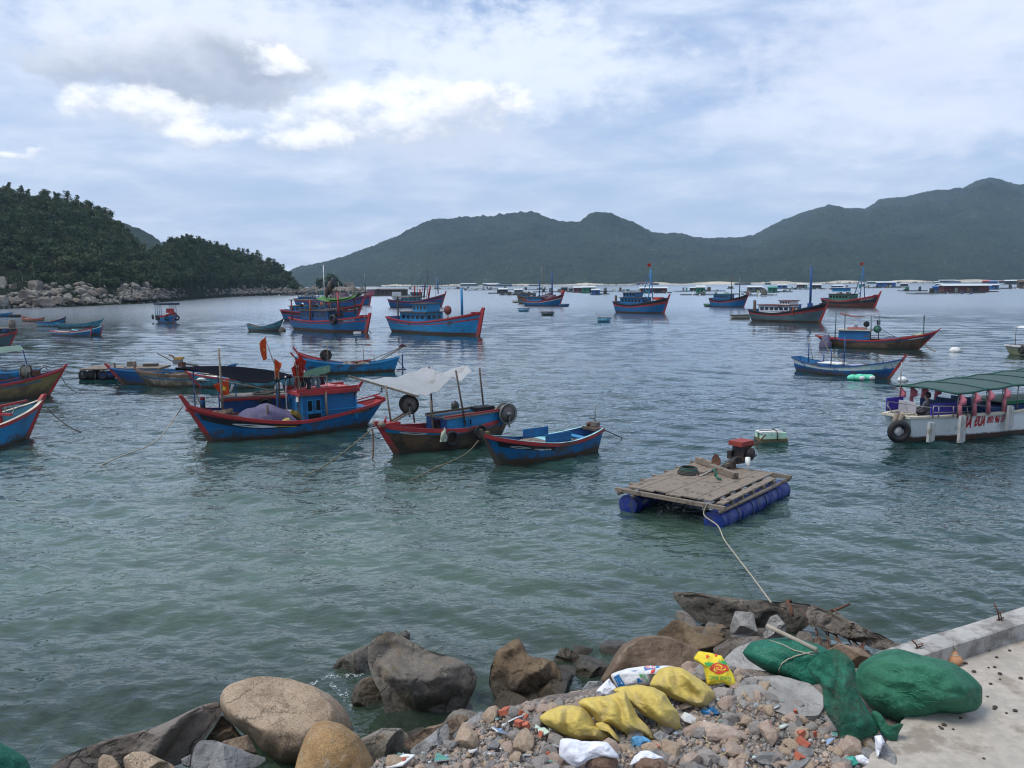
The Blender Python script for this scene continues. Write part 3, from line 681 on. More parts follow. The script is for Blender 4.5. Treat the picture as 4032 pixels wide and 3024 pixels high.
def cabin(root, x0, x1, w_, z0, h, wall, roof, over=.12, rt=.07, wins=(), side_w=None, frame=None, open_end=None, taper=.96, roofname='roof', rise=.0, trim=None, back=None):
    """cabin box between x0 and x1 with a slab roof; wins = (face, pos, z, w, h, bars)"""
    m = MB(); L = x1 - x0; m.box(((x0 + x1) / 2, 0, z0 + h / 2), (L, w_, h), wall, taper=1.0)
    if trim:
        for sx in (x0, x1):
            for sy in (-1, 1): m.box((sx, sy * w_ / 2, z0 + h / 2), (.07, .07, h), trim)
        for sy in (-1, 1): m.box(((x0 + x1) / 2, sy * (w_ / 2 + .01), z0 + h * .42), (L, .03, .05), trim)
    c = m.build('cabin', root)
    r = MB(); z = z0 + h + rt / 2 + .003
    r.box(((x0 + x1) / 2, 0, z), (L + 2 * over, w_ + 2 * over, rt), roof)
    if rise: r.box(((x0 + x1) / 2, 0, z + rt / 2 + rise / 2 + .002), (L + over, w_ + over * .8, rise), roof, taper=.9)
    r.build(roofname, c)
    for (face, p, zz, ww, hh, bars) in wins:
        if face == 's': 
            window(c, (p, -w_ / 2 - .012, zz), (0, -1, 0), ww, hh, frame or wall, bars=bars); window(c, (p, w_ / 2 + .012, zz), (0, 1, 0), ww, hh, frame or wall, bars=bars)
        elif face == 'f': window(c, (x1 + .012, p, zz), (1, 0, 0), ww, hh, frame or wall, bars=bars)
        else: window(c, (x0 - .012, p, zz), (-1, 0, 0), ww, hh, frame or wall, bars=bars)
    return c
def place(name, bow, stern, B, L=None, back=.22, **k):
    """root empty on the water between the photographed bow and stern waterline points"""
    b, s_ = W(*bow), W(*stern); c = (b + s_) / 2; d = (b - s_); Ln = L or d.length
    if L: c = b - d.normalized() * L / 2
    away = Vector((c.x, c.y, 0)).normalized(); c = c + away * B * back; a = math.atan2(d.y, d.x)
    e = empty(name, (c.x, c.y, 0.0), a, **k); return e, Ln
def tyre(root, c, r=.3, axis='Y', w_=.09, name='tyre', M=None):
    c = flipy(root, c); m = MB(); m.ring(c, r, w_, RUB, axis, 20, 8, M); return m.build(name, root)
def pole(root, a, b, r=.03, mat=POLE, name='pole', r2=None):
    m = MB(); a, b = flipy(root, a), flipy(root, b); q = (a + b) / 2; m.tube([a, q + Vector((.01, .01, 0)), b], [r, (r + (r2 or r)) / 2, r2 or r], mat, 6); return m.build(name, root)
def reel(root, c, r, wd, ax='Y', mats=(METAL, RUB), rz=0.0, name='net_reel', parent_posts=True):
    """net hauling drum: rim, hub, spokes and bracket"""
    M = Matrix.Rotation(rz * YS.get(root.name, 1), 3, 'Z'); m = MB(); c = flipy(root, c)
    n = M @ Vector((0, 1, 0)); 
    for s_ in (-1, 1):
        m.ring(c + n * s_ * wd / 2, r, .035, mats[1], 'Y', 24, 6, M)
    prof = [(0, -wd / 2 + .01), (r * .9, -wd / 2 + .01), (r * .72, -wd * .2), (r * .72, wd * .2), (r * .9, wd / 2 - .01), (0, wd / 2 - .01)]
    m.lathe(prof, c, mats[0], 24, 'Y', M); m.lathe([(0, -wd * .8), (r * .22, -wd * .8), (r * .22, wd * .8), (0, wd * .8)], c, mats[1], 12, 'Y', M)
    o = m.build(name, root)
    b = MB()
    for s_ in (-1, 1): b.bar(c + n * s_ * (wd * .7) + Vector((0, 0, 0)), c + n * s_ * wd * .7 + Vector((0, 0, -r * 1.35)), .05, .05, mats[1] if mats[1] != RUB else METAL)
    b.build('reel_bracket', root); return o
def rope_obj(name, pts, r, mat, n=20, sag=0.0, **k):
    pts = [Vector(p) for p in pts]; out = []
    if len(pts) == 2:
        for i in range(n + 1):
            t = i / n; p = pts[0].lerp(pts[1], t); p.z -= sag * 4 * t * (1 - t); p.x += .02 * math.sin(t * 17); out.append(p)
    else:
        N = len(pts)
        for i in range(N - 1):
            p0, p1, p2, p3 = pts[max(i - 1, 0)], pts[i], pts[i + 1], pts[min(i + 2, N - 1)]
            for j in range(6):
                t = j / 6; out.append(.5 * ((2 * p1) + (-p0 + p2) * t + (2 * p0 - 5 * p1 + 4 * p2 - p3) * t * t + (-p0 + 3 * p1 - 3 * p2 + p3) * t ** 3))
        out.append(pts[-1])
    m = MB(); m.tube(out, r, mat, 6); return m.build(name, None, recenter=True, **k)
def flag_tri(root, top, drop, wdx, mat, star=False, name='flag', seed=0):
    """limp flag hanging from its pole top: folded cloth with thickness"""
    r = random.Random(seed); top = Vector(top); P = []
    for i in range(9):
        u = i / 8; row = []
        for j in range(7):
            v = j / 6; wd = wdx * v * (1 - .55 * u) ; row.append(top + Vector((wd, .05 * math.sin(v * 9 + u * 4 + seed) * v * 2, -drop * (u * (1 - .2 * v) + v * .28))))
        P.append(row)
    m = MB(); m.grid(P, mat); m.grid([[p + Vector((0, .008, 0)) for p in q] for q in P], mat, flip=True)
    if star:
        c = P[4][3] + Vector((0, -.02, 0)); a = abs(wdx) * .2
        vs = [c + Vector((a * (1 if k % 2 == 0 else .42) * math.sin(k * math.pi / 5), 0, a * (1 if k % 2 == 0 else .42) * math.cos(k * math.pi / 5))) for k in range(10)]
        m.add([c] + vs, [(0, k + 1, (k + 1) % 10 + 1) for k in range(10)], STAR)
        m.add([p + Vector((0, .05, 0)) for p in [c] + vs], [(0, (k + 1) % 10 + 1, k + 1) for k in range(10)], STAR)
    return m.build(name, root)
def heap(c, rx, ry, rz_, mat, seed=1, amp=.25, n=24, m=8):
    mb = MB(); c = Vector(c); P = []
    for i in range(n):
        a = 2 * math.pi * i / n; row = []
        for j in range(m + 1):
            e = math.pi / 2 * j / m; d = Vector((math.cos(a) * math.cos(e), math.sin(a) * math.cos(e), math.sin(e)))
            k = 1 + noise.fractal(d * 2.2 + Vector((seed * 3.1, 0, 0)), 1, 2, 4) * amp * 1.6; row.append(c + Vector((d.x * rx * k, d.y * ry * k, d.z * rz_ * k)))
        P.append(row)
    mb.grid(P, mat, close_u=True); return mb
def awning(root, c0, c1, c2, c3, sag, mat, name='awning', n=10, th=.015, edge=None):
    """cloth stretched between four corners (c0-c1 one end, c3-c2 the other), sagging"""
    c = [Vector(q) for q in (c0, c1, c2, c3)]; P = []
    for i in range(n + 1):
        u = i / n; row = []
        for j in range(n + 1):
            v = j / n; p = c[0].lerp(c[1], v).lerp(c[3].lerp(c[2], v), u); p.z -= sag * 4 * (u * (1 - u)) * (1 if True else v) - sag * .5 * math.sin(v * math.pi); row.append(p)
        P.append(row)
    m = MB(); m.sheet(P, mat, th); return m.build(name, root)
# ================================================================ foreground boats
def bandsof(*a): return list(a)
def eye(h, t0=.70, t1=.93, yel=True, white=WHITE):
    """painted black bow flash with the white eye"""
    h.patch(t0, t1, lambda u: .40 + .34 * (1 - u) ** 1.0 * (1 - .0 * u) + .25 * u * u, lambda u: .80, BLACK)
    a = t0 + (t1 - t0) * .38; b = t0 + (t1 - t0) * .82
    h.patch(a, b, lambda u: .67 - .085 * math.sin(math.pi * min(1, u * 1.0)) ** .8, lambda u: .67 + .06 * math.sin(math.pi * u) ** .7, white, .014)
    h.patch(a + (b - a) * .3, b - (b - a) * .12, lambda u: .665 - .022 * math.sin(math.pi * u), lambda u: .68 + .018 * math.sin(math.pi * u), BLACK, .02)
    if yel: h.patch(t0 - .01, a + .01, lambda u: .60 + .06 * u, lambda u: .64 + .08 * u, YEL, .014)
# ---- A: blue boat with the red roofed cabin
rA, LA = place('fishing_boat', (824, 1749), (1440, 1676), 2.3, label='blue fishing boat with red roofed cabin, violet tarp and a painted white bow eye', cat='fishing boat')
YS[rA.name] = -1
hA = Hull(LA, 2.3, .62, 1.60, 1.08, ob=.85, os_=.85, tr=.30, boot=.13, tm=.48, pb=1.9)
hA.build(rA, bandsof((.5, BLUE), (.80, BLUE), (1.0, RED)), deck=.28, inner=RED, stem=RED, stemh=.42, stemw=.14, gun=RED, gh=.10)
hA.patch(.50, .965, lambda u: .44 + .40 * abs(u - .5) ** 1.3, lambda u: .80, BLACK)
hA.patch(.63, .84, lambda u: .60 - .085 * math.sin(math.pi * u) ** .7, lambda u: .61 + .075 * math.sin(math.pi * u) ** .7, WHITE, .014)
hA.patch(.72, .81, lambda u: .60 - .022 * math.sin(math.pi * u), lambda u: .61 + .022 * math.sin(math.pi * u), BLACK, .02)
hA.patch(.53, .65, lambda u: .58 + .03 * u, lambda u: .63 + .04 * u, YEL, .014)
hA.patch(.07, .20, lambda u: .70, lambda u: .80, BLACK); hA.patch(.09, .19, lambda u: .72, lambda u: .755, YEL, .014)
hA.done(rA)
zc = .42
cA = cabin(rA, -2.65, -.2, 1.42, zc, 1.18, BLUE, RED, over=.14, rt=.16, trim=BLUE2, frame=BLUE2,
           wins=[('s', -.55, zc + .72, .22, .48, 0), ('s', -.92, zc + .72, .22, .48, 0), ('f', -.38, zc + .72, .26, .55, 1), ('f', .38, zc + .72, .26, .55, 1), ('s', -.74, zc + .25, .62, .30, 0)])
m = MB(); m.box((-1.42, 0, zc + 1.18 + .16 + .02), (2.2, 1.25, .03), ROOFRED); m.box((-1.2, -.2, zc + 1.42), (1.6, .95, .09), ROOFRED); m.build('roof_panel', cA)
m = MB()
for s_ in (-1, 1): m.bar((-2.75, s_ * .72, zc + 1.40), (.0, s_ * .72, zc + 1.40), .07, .12, RED)
m.build('roof_rail', cA)
m = MB(); m.box((-3.0, 0, .66), (.65, .95, .30), BLUE, taper=.93); m.box((-3.0, 0, .83), (.7, 1.0, .05), BLUE2); m.build('engine_box', rA)
m = MB(); m.bar((-4.15, -.5, 1.15), (-4.15, .5, 1.15), .08, .08, RED); m.bar((-4.35, -.3, 1.25), (-3.3, -.62, 1.0), .05, .05, RED); m.build('stern_beam', rA)
pole(rA, (-1.25, -.86, .55), (-1.22, -.84, 1.72), .05, WOOD); pole(rA, (.2, .72, .55), (.2, .72, 2.5), .035, DWOOD)
pole(rA, (2.75, .25, .7), (2.8, .22, 3.7), .055, WOOD, 'mast', .035)
m = MB(); m.box((2.8, -.2, 3.3), (.07, .02, .35), pmat('faded_cloth', (.45, .30, .24), .9)); m.build('cloth_rag', rA)
pole(rA, (3.55, -.25, 1.1), (4.0, -.3, 2.2), .018, DWOOD); pole(rA, (1.2, -.55, .75), (1.2, -.55, 1.35), .045, WOOD, 'bollard')
pole(rA, (-.05, .6, .6), (-.05, .6, 2.35), .03, WHITE, 'pole')
pole(rA, (-4.1, -.1, 1.3), (-4.6, -.2, 2.0), .022, DWOOD, 'pole'); pole(rA, (-4.35, .1, 1.3), (-4.25, .1, 2.1), .022, DWOOD, 'pole')
# tarp over the net heap: top-level things resting on the deck
MA = Matrix.Translation(rA.location) @ Matrix.Rotation(rA.rotation_euler.z, 4, 'Z')
def wA(x, y, z): return MA @ Vector((x, -y, z))
def put_on(root, mb, name, loc, **k):
    """a loose thing resting on a boat: top level, in the boat's heading"""
    o = mb.build(name); M_ = Matrix.Translation(root.location) @ Matrix.Rotation(root.rotation_euler.z, 4, 'Z')
    o.location = M_ @ flipy(root, loc); o.rotation_euler = (0, 0, root.rotation_euler.z); return props(o, **k)
mb = MB(); P = []
for i in range(17):
    u = i / 16; row = []
    for j in range(13):
        v = j / 12; a = math.pi * v; hgt = .72 * math.sin(math.pi * min(1, .12 + u * .88)) ** .8 + .06 * math.sin(u * 16 + v * 5) * math.sin(a)
        row.append(Vector(((u - .5) * 2.5, -math.cos(a) * (.8 - .28 * u), hgt * math.sin(a) ** .7 + .04 * math.sin(v * 14 + u * 9))))
    P.append(row)
mb.sheet(P, TARPV, .02); put_on(rA, mb, 'tarpaulin', (1.35, 0, .56), label='violet grey tarpaulin humped over the nets in the blue boat with the red cabin', cat='tarpaulin')
put_on(rA, heap((0, 0, 0), .75, .62, .38, NETG, 3), 'net_heap', (.55, -.25, .42), label='pale green net heap spilling from under the violet tarpaulin', cat='fishing net')
put_on(rA, heap((0, 0, 0), .62, .35, .28, NETB, 5, .5), 'net_heap', (2.9, 0, .92), label='brown tangled net and rope heaped in the bow of the red cabin boat', cat='fishing net')
mb = MB(); mb.lathe([(0, 0), (.14, 0), (.19, .12), (.2, .28), (.13, .36), (0, .38)], (0, 0, 0), FOAM, 14); put_on(rA, mb, 'buoy', (-.02, .3, .55), label='round whitish buoy beside the yellow scoop on the red cabin boat', cat='buoy')
mb = MB(); Mx = Matrix.Rotation(R(-38), 3, 'Y')
for (c, d) in [((0, 0, 0), (.5, .42, .02)), ((0, .21, .1), (.5, .02, .2)), ((0, -.21, .1), (.5, .02, .2)), ((-.25, 0, .1), (.02, .42, .2))]: mb.box(Mx @ Vector(c), d, YEL, M=Mx)
put_on(rA, mb, 'scoop', (-.0, -.5, .72), label='yellow scoop tilted on the gunwale beside the flag poles', cat='scoop')
# bundle of flag poles with foam floats, leaning together
fl = empty('flag_pole_bundle', wA(-.35, -.62, .5), rA.rotation_euler.z, label='bundle of net poles with red flags and white floats beside the red roofed cabin', cat='flag poles')
rr = random.Random(3)
for k in range(7):
    b = (-.35 + .1 * k + rr.uniform(-.03, .03), rr.uniform(-.08, .08), 0); t_ = (.22 + rr.uniform(-.16, .2), rr.uniform(-.1, .1), 2.75 + rr.uniform(-.3, .25))
    pole(fl, b, t_, .015, POLE, 'pole', .01)
for (x, y, z, h_) in [(-.06, -.12, 1.18, .2), (.13, -.12, 1.03, .26), (.0, -.14, .98, .16), (.26, -.06, .96, .2), (.14, -.02, 1.2, .2), (-.12, -.05, .95, .2)]:
    mb = MB(); mb.box((x, y, z), (.13, .11, h_), FOAM, rz=x * 3, taper=.85); mb.build('float', fl)
for k, (x, y, z, dr, wd, mt) in enumerate([(.14, 0, 2.8, .95, -.30, REDF), (.2, -.05, 2.75, 1.0, -.22, ORANGE), (.28, .0, 2.6, 1.1, .18, REDF), (.1, .06, 2.8, .85, .24, REDF), (.24, -.09, 2.35, 1.0, -.12, REDF)]):
    flag_tri(fl, (x, y, z), dr, wd, mt, False, 'flag', k)
e2 = empty('flag_pole', wA(.25, .9, .55), rA.rotation_euler.z, label='two orange flags with yellow stars raised above the black awning', cat='flag poles')
pole(e2, (0, 0, 0), (.05, 0, 2.5), .02, POLE); flag_tri(e2, (.05, -.02, 2.55), .8, -.3, ORANGE, True, 'flag', 11)
pole(e2, (.05, 0, 2.3), (.38, 0, 3.35), .016, POLE); flag_tri(e2, (.36, -.02, 3.5), .95, .32, ORANGE, True, 'flag', 12)
e3 = empty('flag_pole', wA(2.6, .5, 1.1), rA.rotation_euler.z, label='crumpled orange flag with a yellow star hanging low under the black awning', cat='flag poles')
pole(e3, (0.1, 0, 1.28), (-2.3, .2, .62), .018, POLE); flag_tri(e3, (-.22, -.04, 1.3), .62, .62, ORANGE, True, 'flag', 13)
# washing hung over the cabin roof
for k, (x, mt, ln) in enumerate([(-.55, CLOTHS[0], .55), (-.75, CLOTHS[1], .48), (-.98, CLOTHS[1], .62), (-1.15, CLOTHS[2], .45), (-.35, CLOTHS[0], .4), (-.05, CLOTHS[1], .5)]):
    mb = MB(); P = [[Vector((.13 * (v - .5) * 2 * (1 - .25 * math.sin(u * 3)) + .02 * math.sin(u * 9 + k), -.04 - .05 * math.sin(v * 8 + u * 3 + k), -ln * u)) for v in [q / 6 for q in range(7)]] for u in [q / 8 for q in range(9)]]
    mb.grid(P, mt); mb.grid([[p + Vector((0, .02, 0)) for p in q] for q in P], mt, flip=True)
    put_on(rA, mb, 'garment', (x, -.72 + .02 * k, 2.34 + .1 * (k % 2)), label='dark garment hung to dry on a pole above the red cabin roof' if k != 2 and k != 1 and k != 5 else ['', 'short grey garment hung between the dark ones above the red roof', 'long pale grey garment hanging over the red roof edge', '', '', 'thin grey cloth hanging apart beside the flag poles'][k], cat='garment', group='clothes drying above the red cabin roof')
pole(rA, (-1.35, -.72, 2.36), (.05, -.72, 2.42), .018, POLE, 'clothes_pole'); pole(rA, (-1.35, -.72, 1.7), (-1.35, -.72, 2.36), .018, POLE, 'pole')
# black awning and dark green awning of the boat moored behind
# ---- E: boat behind A with the long flat cabin and tyre
rE, _ = place('fishing_boat', (1345, 1640), (925, 1668), 2.1, L=6.3, label='blue boat with long flat cabin and tyre, half hidden behind the red cabin boat', cat='fishing boat')
hE = Hull(6.4, 2.1, .5, 1.35, .75, ob=.9, os_=.5, tr=.3, boot=.1)
hE.build(rE, bandsof((.45, BROWN), (.78, BROWN), (1.0, BLUED)), deck=.25, inner=BLUED, stem=RED, stemh=.35, gun=RED); hE.done(rE)
cE = cabin(rE, -2.2, 1.0, 1.35, .3, .78, BLUED, RED, over=.12, rt=.10, wins=[])
m = MB(); m.box((-.6, 0, 1.21), (3.1, 1.35, .05), DECK); m.build('roof_panel', cE)
tyre(rE, (-.35, -.76, .78), .26, 'Y', .07)
m = MB(); m.ring((-.4, -.2, 1.3), .42, .05, DROPE, 'Z', 20, 6); m.ring((-.1, -.1, 1.33), .36, .05, DROPE, 'Z', 20, 6); m.build('rope_coil', rE)
for p in [(-2.0, .65), (-1.6, -.6), (1.2, .5)]: pole(rE, (p[0], p[1], .5), (p[0], p[1], 1.9), .03, BLUE)
pole(rE, (2.0, .1, .8), (1.95, .1, 2.1), .045, WOOD, 'bollard'); pole(rE, (2.5, 0, .9), (2.35, 0, 1.9), .05, DWOOD, 'bollard')
put_on(rE, heap((0, 0, 0), .5, .35, .3, NETB, 8, .5), 'net_heap', (2.2, 0, .85), label='dark net heaped in the bow behind the red cabin roof', cat='fishing net')
mb = MB(); mb.lathe([(0, 0), (.11, 0), (.12, .3), (.1, .38), (0, .38)], (0, 0, 0), BLUE, 12); mb.lathe([(0, .38), (.115, .38), (.115, .5), (0, .52)], (0, 0, 0), RED, 12)
put_on(rE, mb, 'jerrycan', (-3.0, .1, .72), label='blue drum with a red lid beside the pale mast', cat='drum')
for (x, l_) in [(-2.15, 'white cylindrical float hanging left of its neighbour under the black awning'), (-1.82, 'white cylindrical float hanging nearer the foam block under the black awning')]:
    mb = MB(); mb.tube([(0, 0, 0), (.13, 0, .34)], .055, FOAM, 10); put_on(rE, mb, 'float', (x, -.3, 1.42), label=l_, cat='float')
mb = MB(); mb.box((0, 0, 0), (.3, .24, .26), FOAM, rz=.4, taper=.8); put_on(rE, mb, 'foam_block', (.35, .1, 1.55), label='squarish white foam block on the flat cabin roof under the awning', cat='foam float')
# awnings on poles
aw = empty('awning_sheet', wA(0, 1.9, 0), rA.rotation_euler.z, label='black cloth awning stretched above the boats behind the red cabin boat', cat='awning')
def loc_in(e, p): return (Matrix.Translation(e.location) @ Matrix.Rotation(e.rotation_euler.z, 4, 'Z')).inverted() @ p
yb_ = 36.0
P = []
topc = [(690, 1447), (760, 1442), (870, 1440), (960, 1445), (1050, 1455), (1110, 1466), (1148, 1476)]; botc = [(690, 1449), (760, 1455), (870, 1478), (960, 1504), (1050, 1507), (1110, 1492), (1148, 1478)]
for i in range(19):
    u = i / 18; x_ = 690 + 458 * u; ty = interp(x_, topc); by = interp(x_, botc)
    a = WY(x_, float(ty), 37.6 - 1.4 * u); b = WY(x_, float(by), 35.9 - 1.4 * u); P.append([loc_in(aw, a.lerp(b, j / 8) + Vector((0, 0, -.1 * math.sin(math.pi * j / 8)))) for j in range(9)])
mb = MB(); mb.sheet(P, TARP, .02); mb.build('cloth', aw)
for px_, py_, d_ in [(858, 1478, 36.2), (1090, 1497, 35.0), (1140, 1480, 35.8), (760, 1444, 37.3)]:
    p = WY(px_, py_, d_); q = Vector((p.x, p.y, .5)); pole(aw, loc_in(aw, q), loc_in(aw, p), .03, BLUE if px_ != 1140 else DWOOD, 'post')
aw2 = empty('awning_sheet', wA(-2, 2.2, 0), rA.rotation_euler.z, label='rolled dark green awning on a pole behind the red flags', cat='awning')
P = []
for i in range(13):
    u = i / 12; a = WY(1165 + 135 * u, 1480 - 34 * u, 38.0); b = WY(1165 + 135 * u, 1480 - 34 * u, 37.2)
    wd = .26 * math.sin(math.pi * (.25 + .7 * (1 - u))) ; a = a + Vector((0, 0, wd * .5)); b = b - Vector((0, 0, wd)); P.append([loc_in(aw2, a.lerp(b, j / 4)) for j in range(5)])
mb = MB(); mb.sheet(P, TARPG, .03); mb.build('cloth', aw2)
p = WY(1280, 1452, 37.6); pole(aw2, loc_in(aw2, Vector((p.x + .2, p.y, .9))), loc_in(aw2, p), .03, WOOD, 'post')
# ---- D: long blue skiff with red rail behind
rD, LD = place('skiff', (790, 1530), (1160, 1524), 1.7, label='long light blue skiff with red rail moored behind the black awning', cat='skiff')
hD = Hull(LD, 1.7, .55, 1.0, .75, ob=.8, os_=.3, tr=.5); hD.build(rD, bandsof((.5, TEAL), (.85, TEAL), (1.0, BLUE)), deck=.35, inner=BLUE2, stem=RED, stemh=.25, gun=RED, gh=.07, cap=WHITE); hD.done(rD)
m = MB(); [m.box((x, 0, .42), (.22, 1.4, .05), WOOD) for x in (-1.5, .2, 1.6)]; m.build('thwart', rD)
put_on(rD, heap((0, 0, 0), .7, .4, .22, FOAM, 9, .4), 'sack', (2.2, .1, .5), label='white sack lying in the bow of the long light blue skiff', cat='sack')
# ---- F: bright blue skiff with net reel
rF, LF = place('skiff', (1222, 1474), (1545, 1464), 1.8, label='bright blue open boat with black net reel and a rudder frame astern', cat='open boat')
hF = Hull(LF + .3, 1.8, .62, 1.25, 1.02, ob=.95, os_=.35, tr=.42, boot=.16); hF.build(rF, bandsof((.5, BLUE2), (1.0, BLUE2)), deck=.22, inner=BLUE2, stem=RED, stemh=.35, gun=BLUE2, gh=.05); hF.done(rF)
reel(rF, (1.75, .0, 1.28), .36, .3, rz=.3, mats=(DWOOD, RUB))
for a, b in [((1.6, .4, .8), (1.62, .4, 2.15)), ((-.9, -.3, .6), (-.85, -.3, 1.7)), ((-1.6, 0, .6), (-1.6, 0, 1.25)), ((-1.2, .2, .8), (-3.6, .1, 1.75))]: pole(rF, a, b, .03, WOOD)
m = MB(); m.bar((-2.0, -.3, .85), (-4.0, 0, 1.9), .05, .05, WOOD); m.bar((-2.1, .3, .85), (-4.0, .1, 1.9), .05, .05, WOOD); m.build('boom', rF)
m = MB()
for a, b in [((-3.2, 0, .9), (-3.75, 0, .15)), ((-3.6, -.25, 1.2), (-3.6, -.25, .0)), ((-3.15, .2, .1), (-3.85, .2, .1)), ((-3.15, -.2, .1), (-3.85, -.2, .1)), ((-3.6, .25, 1.2), (-3.6, .25, 0))]: m.bar(a, b, .05, .05, BLUED)
m.build('rudder_frame', rF)
put_on(rF, heap((0, 0, 0), .6, .45, .2, WOOD, 11, .35), 'crate_heap', (.3, 0, .5), label='weathered boards and crates piled amidships in the bright blue boat with the reel', cat='boards')
put_on(rF, heap((0, 0, 0), .5, .4, .22, DECK, 12, .4), 'net_heap', (-.9, 0, .5), label='grey net lying aft of the boards in the bright blue boat', cat='fishing net')
mb = MB(); mb.ball((0, 0, 0), .11, YEL); put_on(rF, mb, 'buoy', (-.35, -.3, .72), label='small yellow buoy between boards and net in the bright blue boat', cat='buoy')
mb = MB(); mb.tube([(0, 0, 0), (.3, 0, .1), (.55, .05, 0)], [.05, .14, .02], CLOTHS[2], 8); put_on(rF, mb, 'cloth_bundle', (-3.9, 0, 1.75), label='dark bundled cloth tied to the boom end of the bright blue boat', cat='cloth')
mb = MB(); mb.box((0, 0, 0), (.16, .12, .16), FOAM); put_on(rF, mb, 'float', (-3.1, 0, 1.5), label='white foam float on the boom of the bright blue boat', cat='float')
# red bow of another boat just left of F
rF2 = empty('boat_bow_boat', W(1200, 1478) + Vector((-.2, 2.0, 0)), R(178), label='red and blue boat lying behind the red flags, only its red bow showing', cat='fishing boat'); rF2.name = 'moored_boat'
hf = Hull(4.2, 1.5, .6, 1.5, .8, ob=.9, os_=.2); hf.build(rF2, bandsof((.6, BLUE), (1.0, RED)), deck=.3, inner=RED, stem=RED, stemh=.3, gun=RED); hf.done(rF2); rF2.location = W(1235, 1475) + Vector((1.2, 2.2, 0))
# ---- B: brown boat with white awning
rB, _ = place('fishing_boat', (1556, 1795), (1905, 1735), 1.9, L=4.9, label='bare brown wooden boat with white canvas awning, two net reels and blue cabin', cat='fishing boat')
YS[rB.name] = -1; LB = 4.9; hB = Hull(LB, 1.9, .72, 1.2, .9, ob=.75, os_=.5, tr=.35, boot=.1)
hB.build(rB, bandsof((.35, BROWN), (.72, BROWN), (.88, BLUE2), (1.0, RED)), deck=.18, inner=RED, stem=RED, stemh=.12, stemw=.16, gun=RED, gh=.12)
hB.patch(.76, .90, lambda u: .76 - .05 * math.sin(math.pi * u), lambda u: .80 + .03 * math.sin(math.pi * u), WHITE, .014); hB.patch(.78, .88, lambda u: .775 - .015 * math.sin(math.pi * u), lambda u: .785 + .015 * math.sin(math.pi * u), BLACK, .02)
hB.done(rB)
m = MB(); m.box((2.8, 0, 1.15), (.85, .5, .12), RED); m.tube([(3.15, -.3, 1.19), (3.15, .3, 1.19)], .1, WOOD, 10); m.tube([(2.9, 0, 1.17), (2.83, 0, 1.45)], [.06, .02], RED, 6); m.build('bow_platform', rB)
cB = cabin(rB, -2.3, .55, 1.3, .6, .52, BLUE2, DECK, over=.06, rt=.05, wins=[('s', -.55, .9, .13, .2, 0), ('s', -.30, .9, .13, .2, 0)], frame=BLUE2)
m = MB(); m.box((.57, .0, .87), (.03, 1.28, .50), BLUED); m.box((.59, .0, .86), (.02, .55, .40), GLASSD); m.build('hatch', cB)
m = MB()
for s_ in (-1, 1): m.bar((-2.3, s_ * .62, 1.2), (.6, s_ * .62, 1.2), .07, .08, RED if s_ > 0 else DWOOD)
m.bar((-2.3, 0, 1.22), (.6, 0, 1.22), .05, .05, BLUE2); m.build('roof_rail', cB)
m = MB(); [m.box((-1.3 - .22 * i, .1, 1.26), (.2, .5, .16), RUB) for i in range(4)]; m.build('battery_box', cB)
reel(rB, (1.75, .1, 1.75), .33, .3, rz=.5, mats=(DECK, RUB)); reel(rB, (-2.3, -.75, 1.05), .40, .34, rz=.1, mats=(DECK, METAL))
m = MB(); m.bar((2.6, .1, 1.2), (1.8, .1, 1.5), .06, .06, WOOD); m.bar((2.6, -.1, 1.2), (1.8, -.1, 1.5), .06, .06, WOOD); m.build('reel_arm', rB)
tyre(rB, (.62, -1.0, .45), .24, 'Y', .07); tyre(rB, (-.75, -1.02, .52), .24, 'Y', .07)
m = heap((0, 0, 0), .16, .1, .4, NETG, 4, .3); put_on(rB, m, 'net_bag', (.98, -1.0, .4), label='green netting hung over the side of the brown boat above a tyre', cat='net bag')
P0 = [(2.55, .1, 1.1, 2.75, .1, 2.55), (1.1, .7, .9, 1.25, .8, 2.7), (-.25, -.75, .8, .1, -.65, 2.95), (.2, .75, 1.1, .3, .78, 3.0), (-2.2, .5, 1.1, -2.0, .5, 2.8), (1.1, -.5, .7, 1.2, -.5, 1.9)]
for a in P0: pole(rB, a[:3], a[3:], .035, DWOOD if a[0] < 1 else WOOD)
m = MB(); m.bar((3.75, -1.0, 2.9), (1.75, .55, 2.1), .07, .07, WOOD); m.build('awning_spar', rB)
m = MB(); P = []
for i in range(21):
    u = i / 20
    a = Vector((3.5, -.95, 2.8)).lerp(Vector((-1.5, -.95, 2.95)), u); b = Vector((1.8, .45, 2.15)).lerp(Vector((-1.0, .25, 2.85)), u); row = []
    for j in range(11):
        v = j / 10; p = a.lerp(b, v); peak = math.exp(-((u - .62) / .07) ** 2) * .38; p.z += -.38 * math.sin(math.pi * min(1, u / .6)) * (.35 + .2 * v) * (u < .6) - .2 * math.sin(math.pi * max(0, (u - .62) / .38)) + peak * .3 + .04 * math.sin(u * 30 + v * 6)
        row.append(p)
    P.append(row)
m.sheet(P, TARPW, .015); m.build('awning', rB)
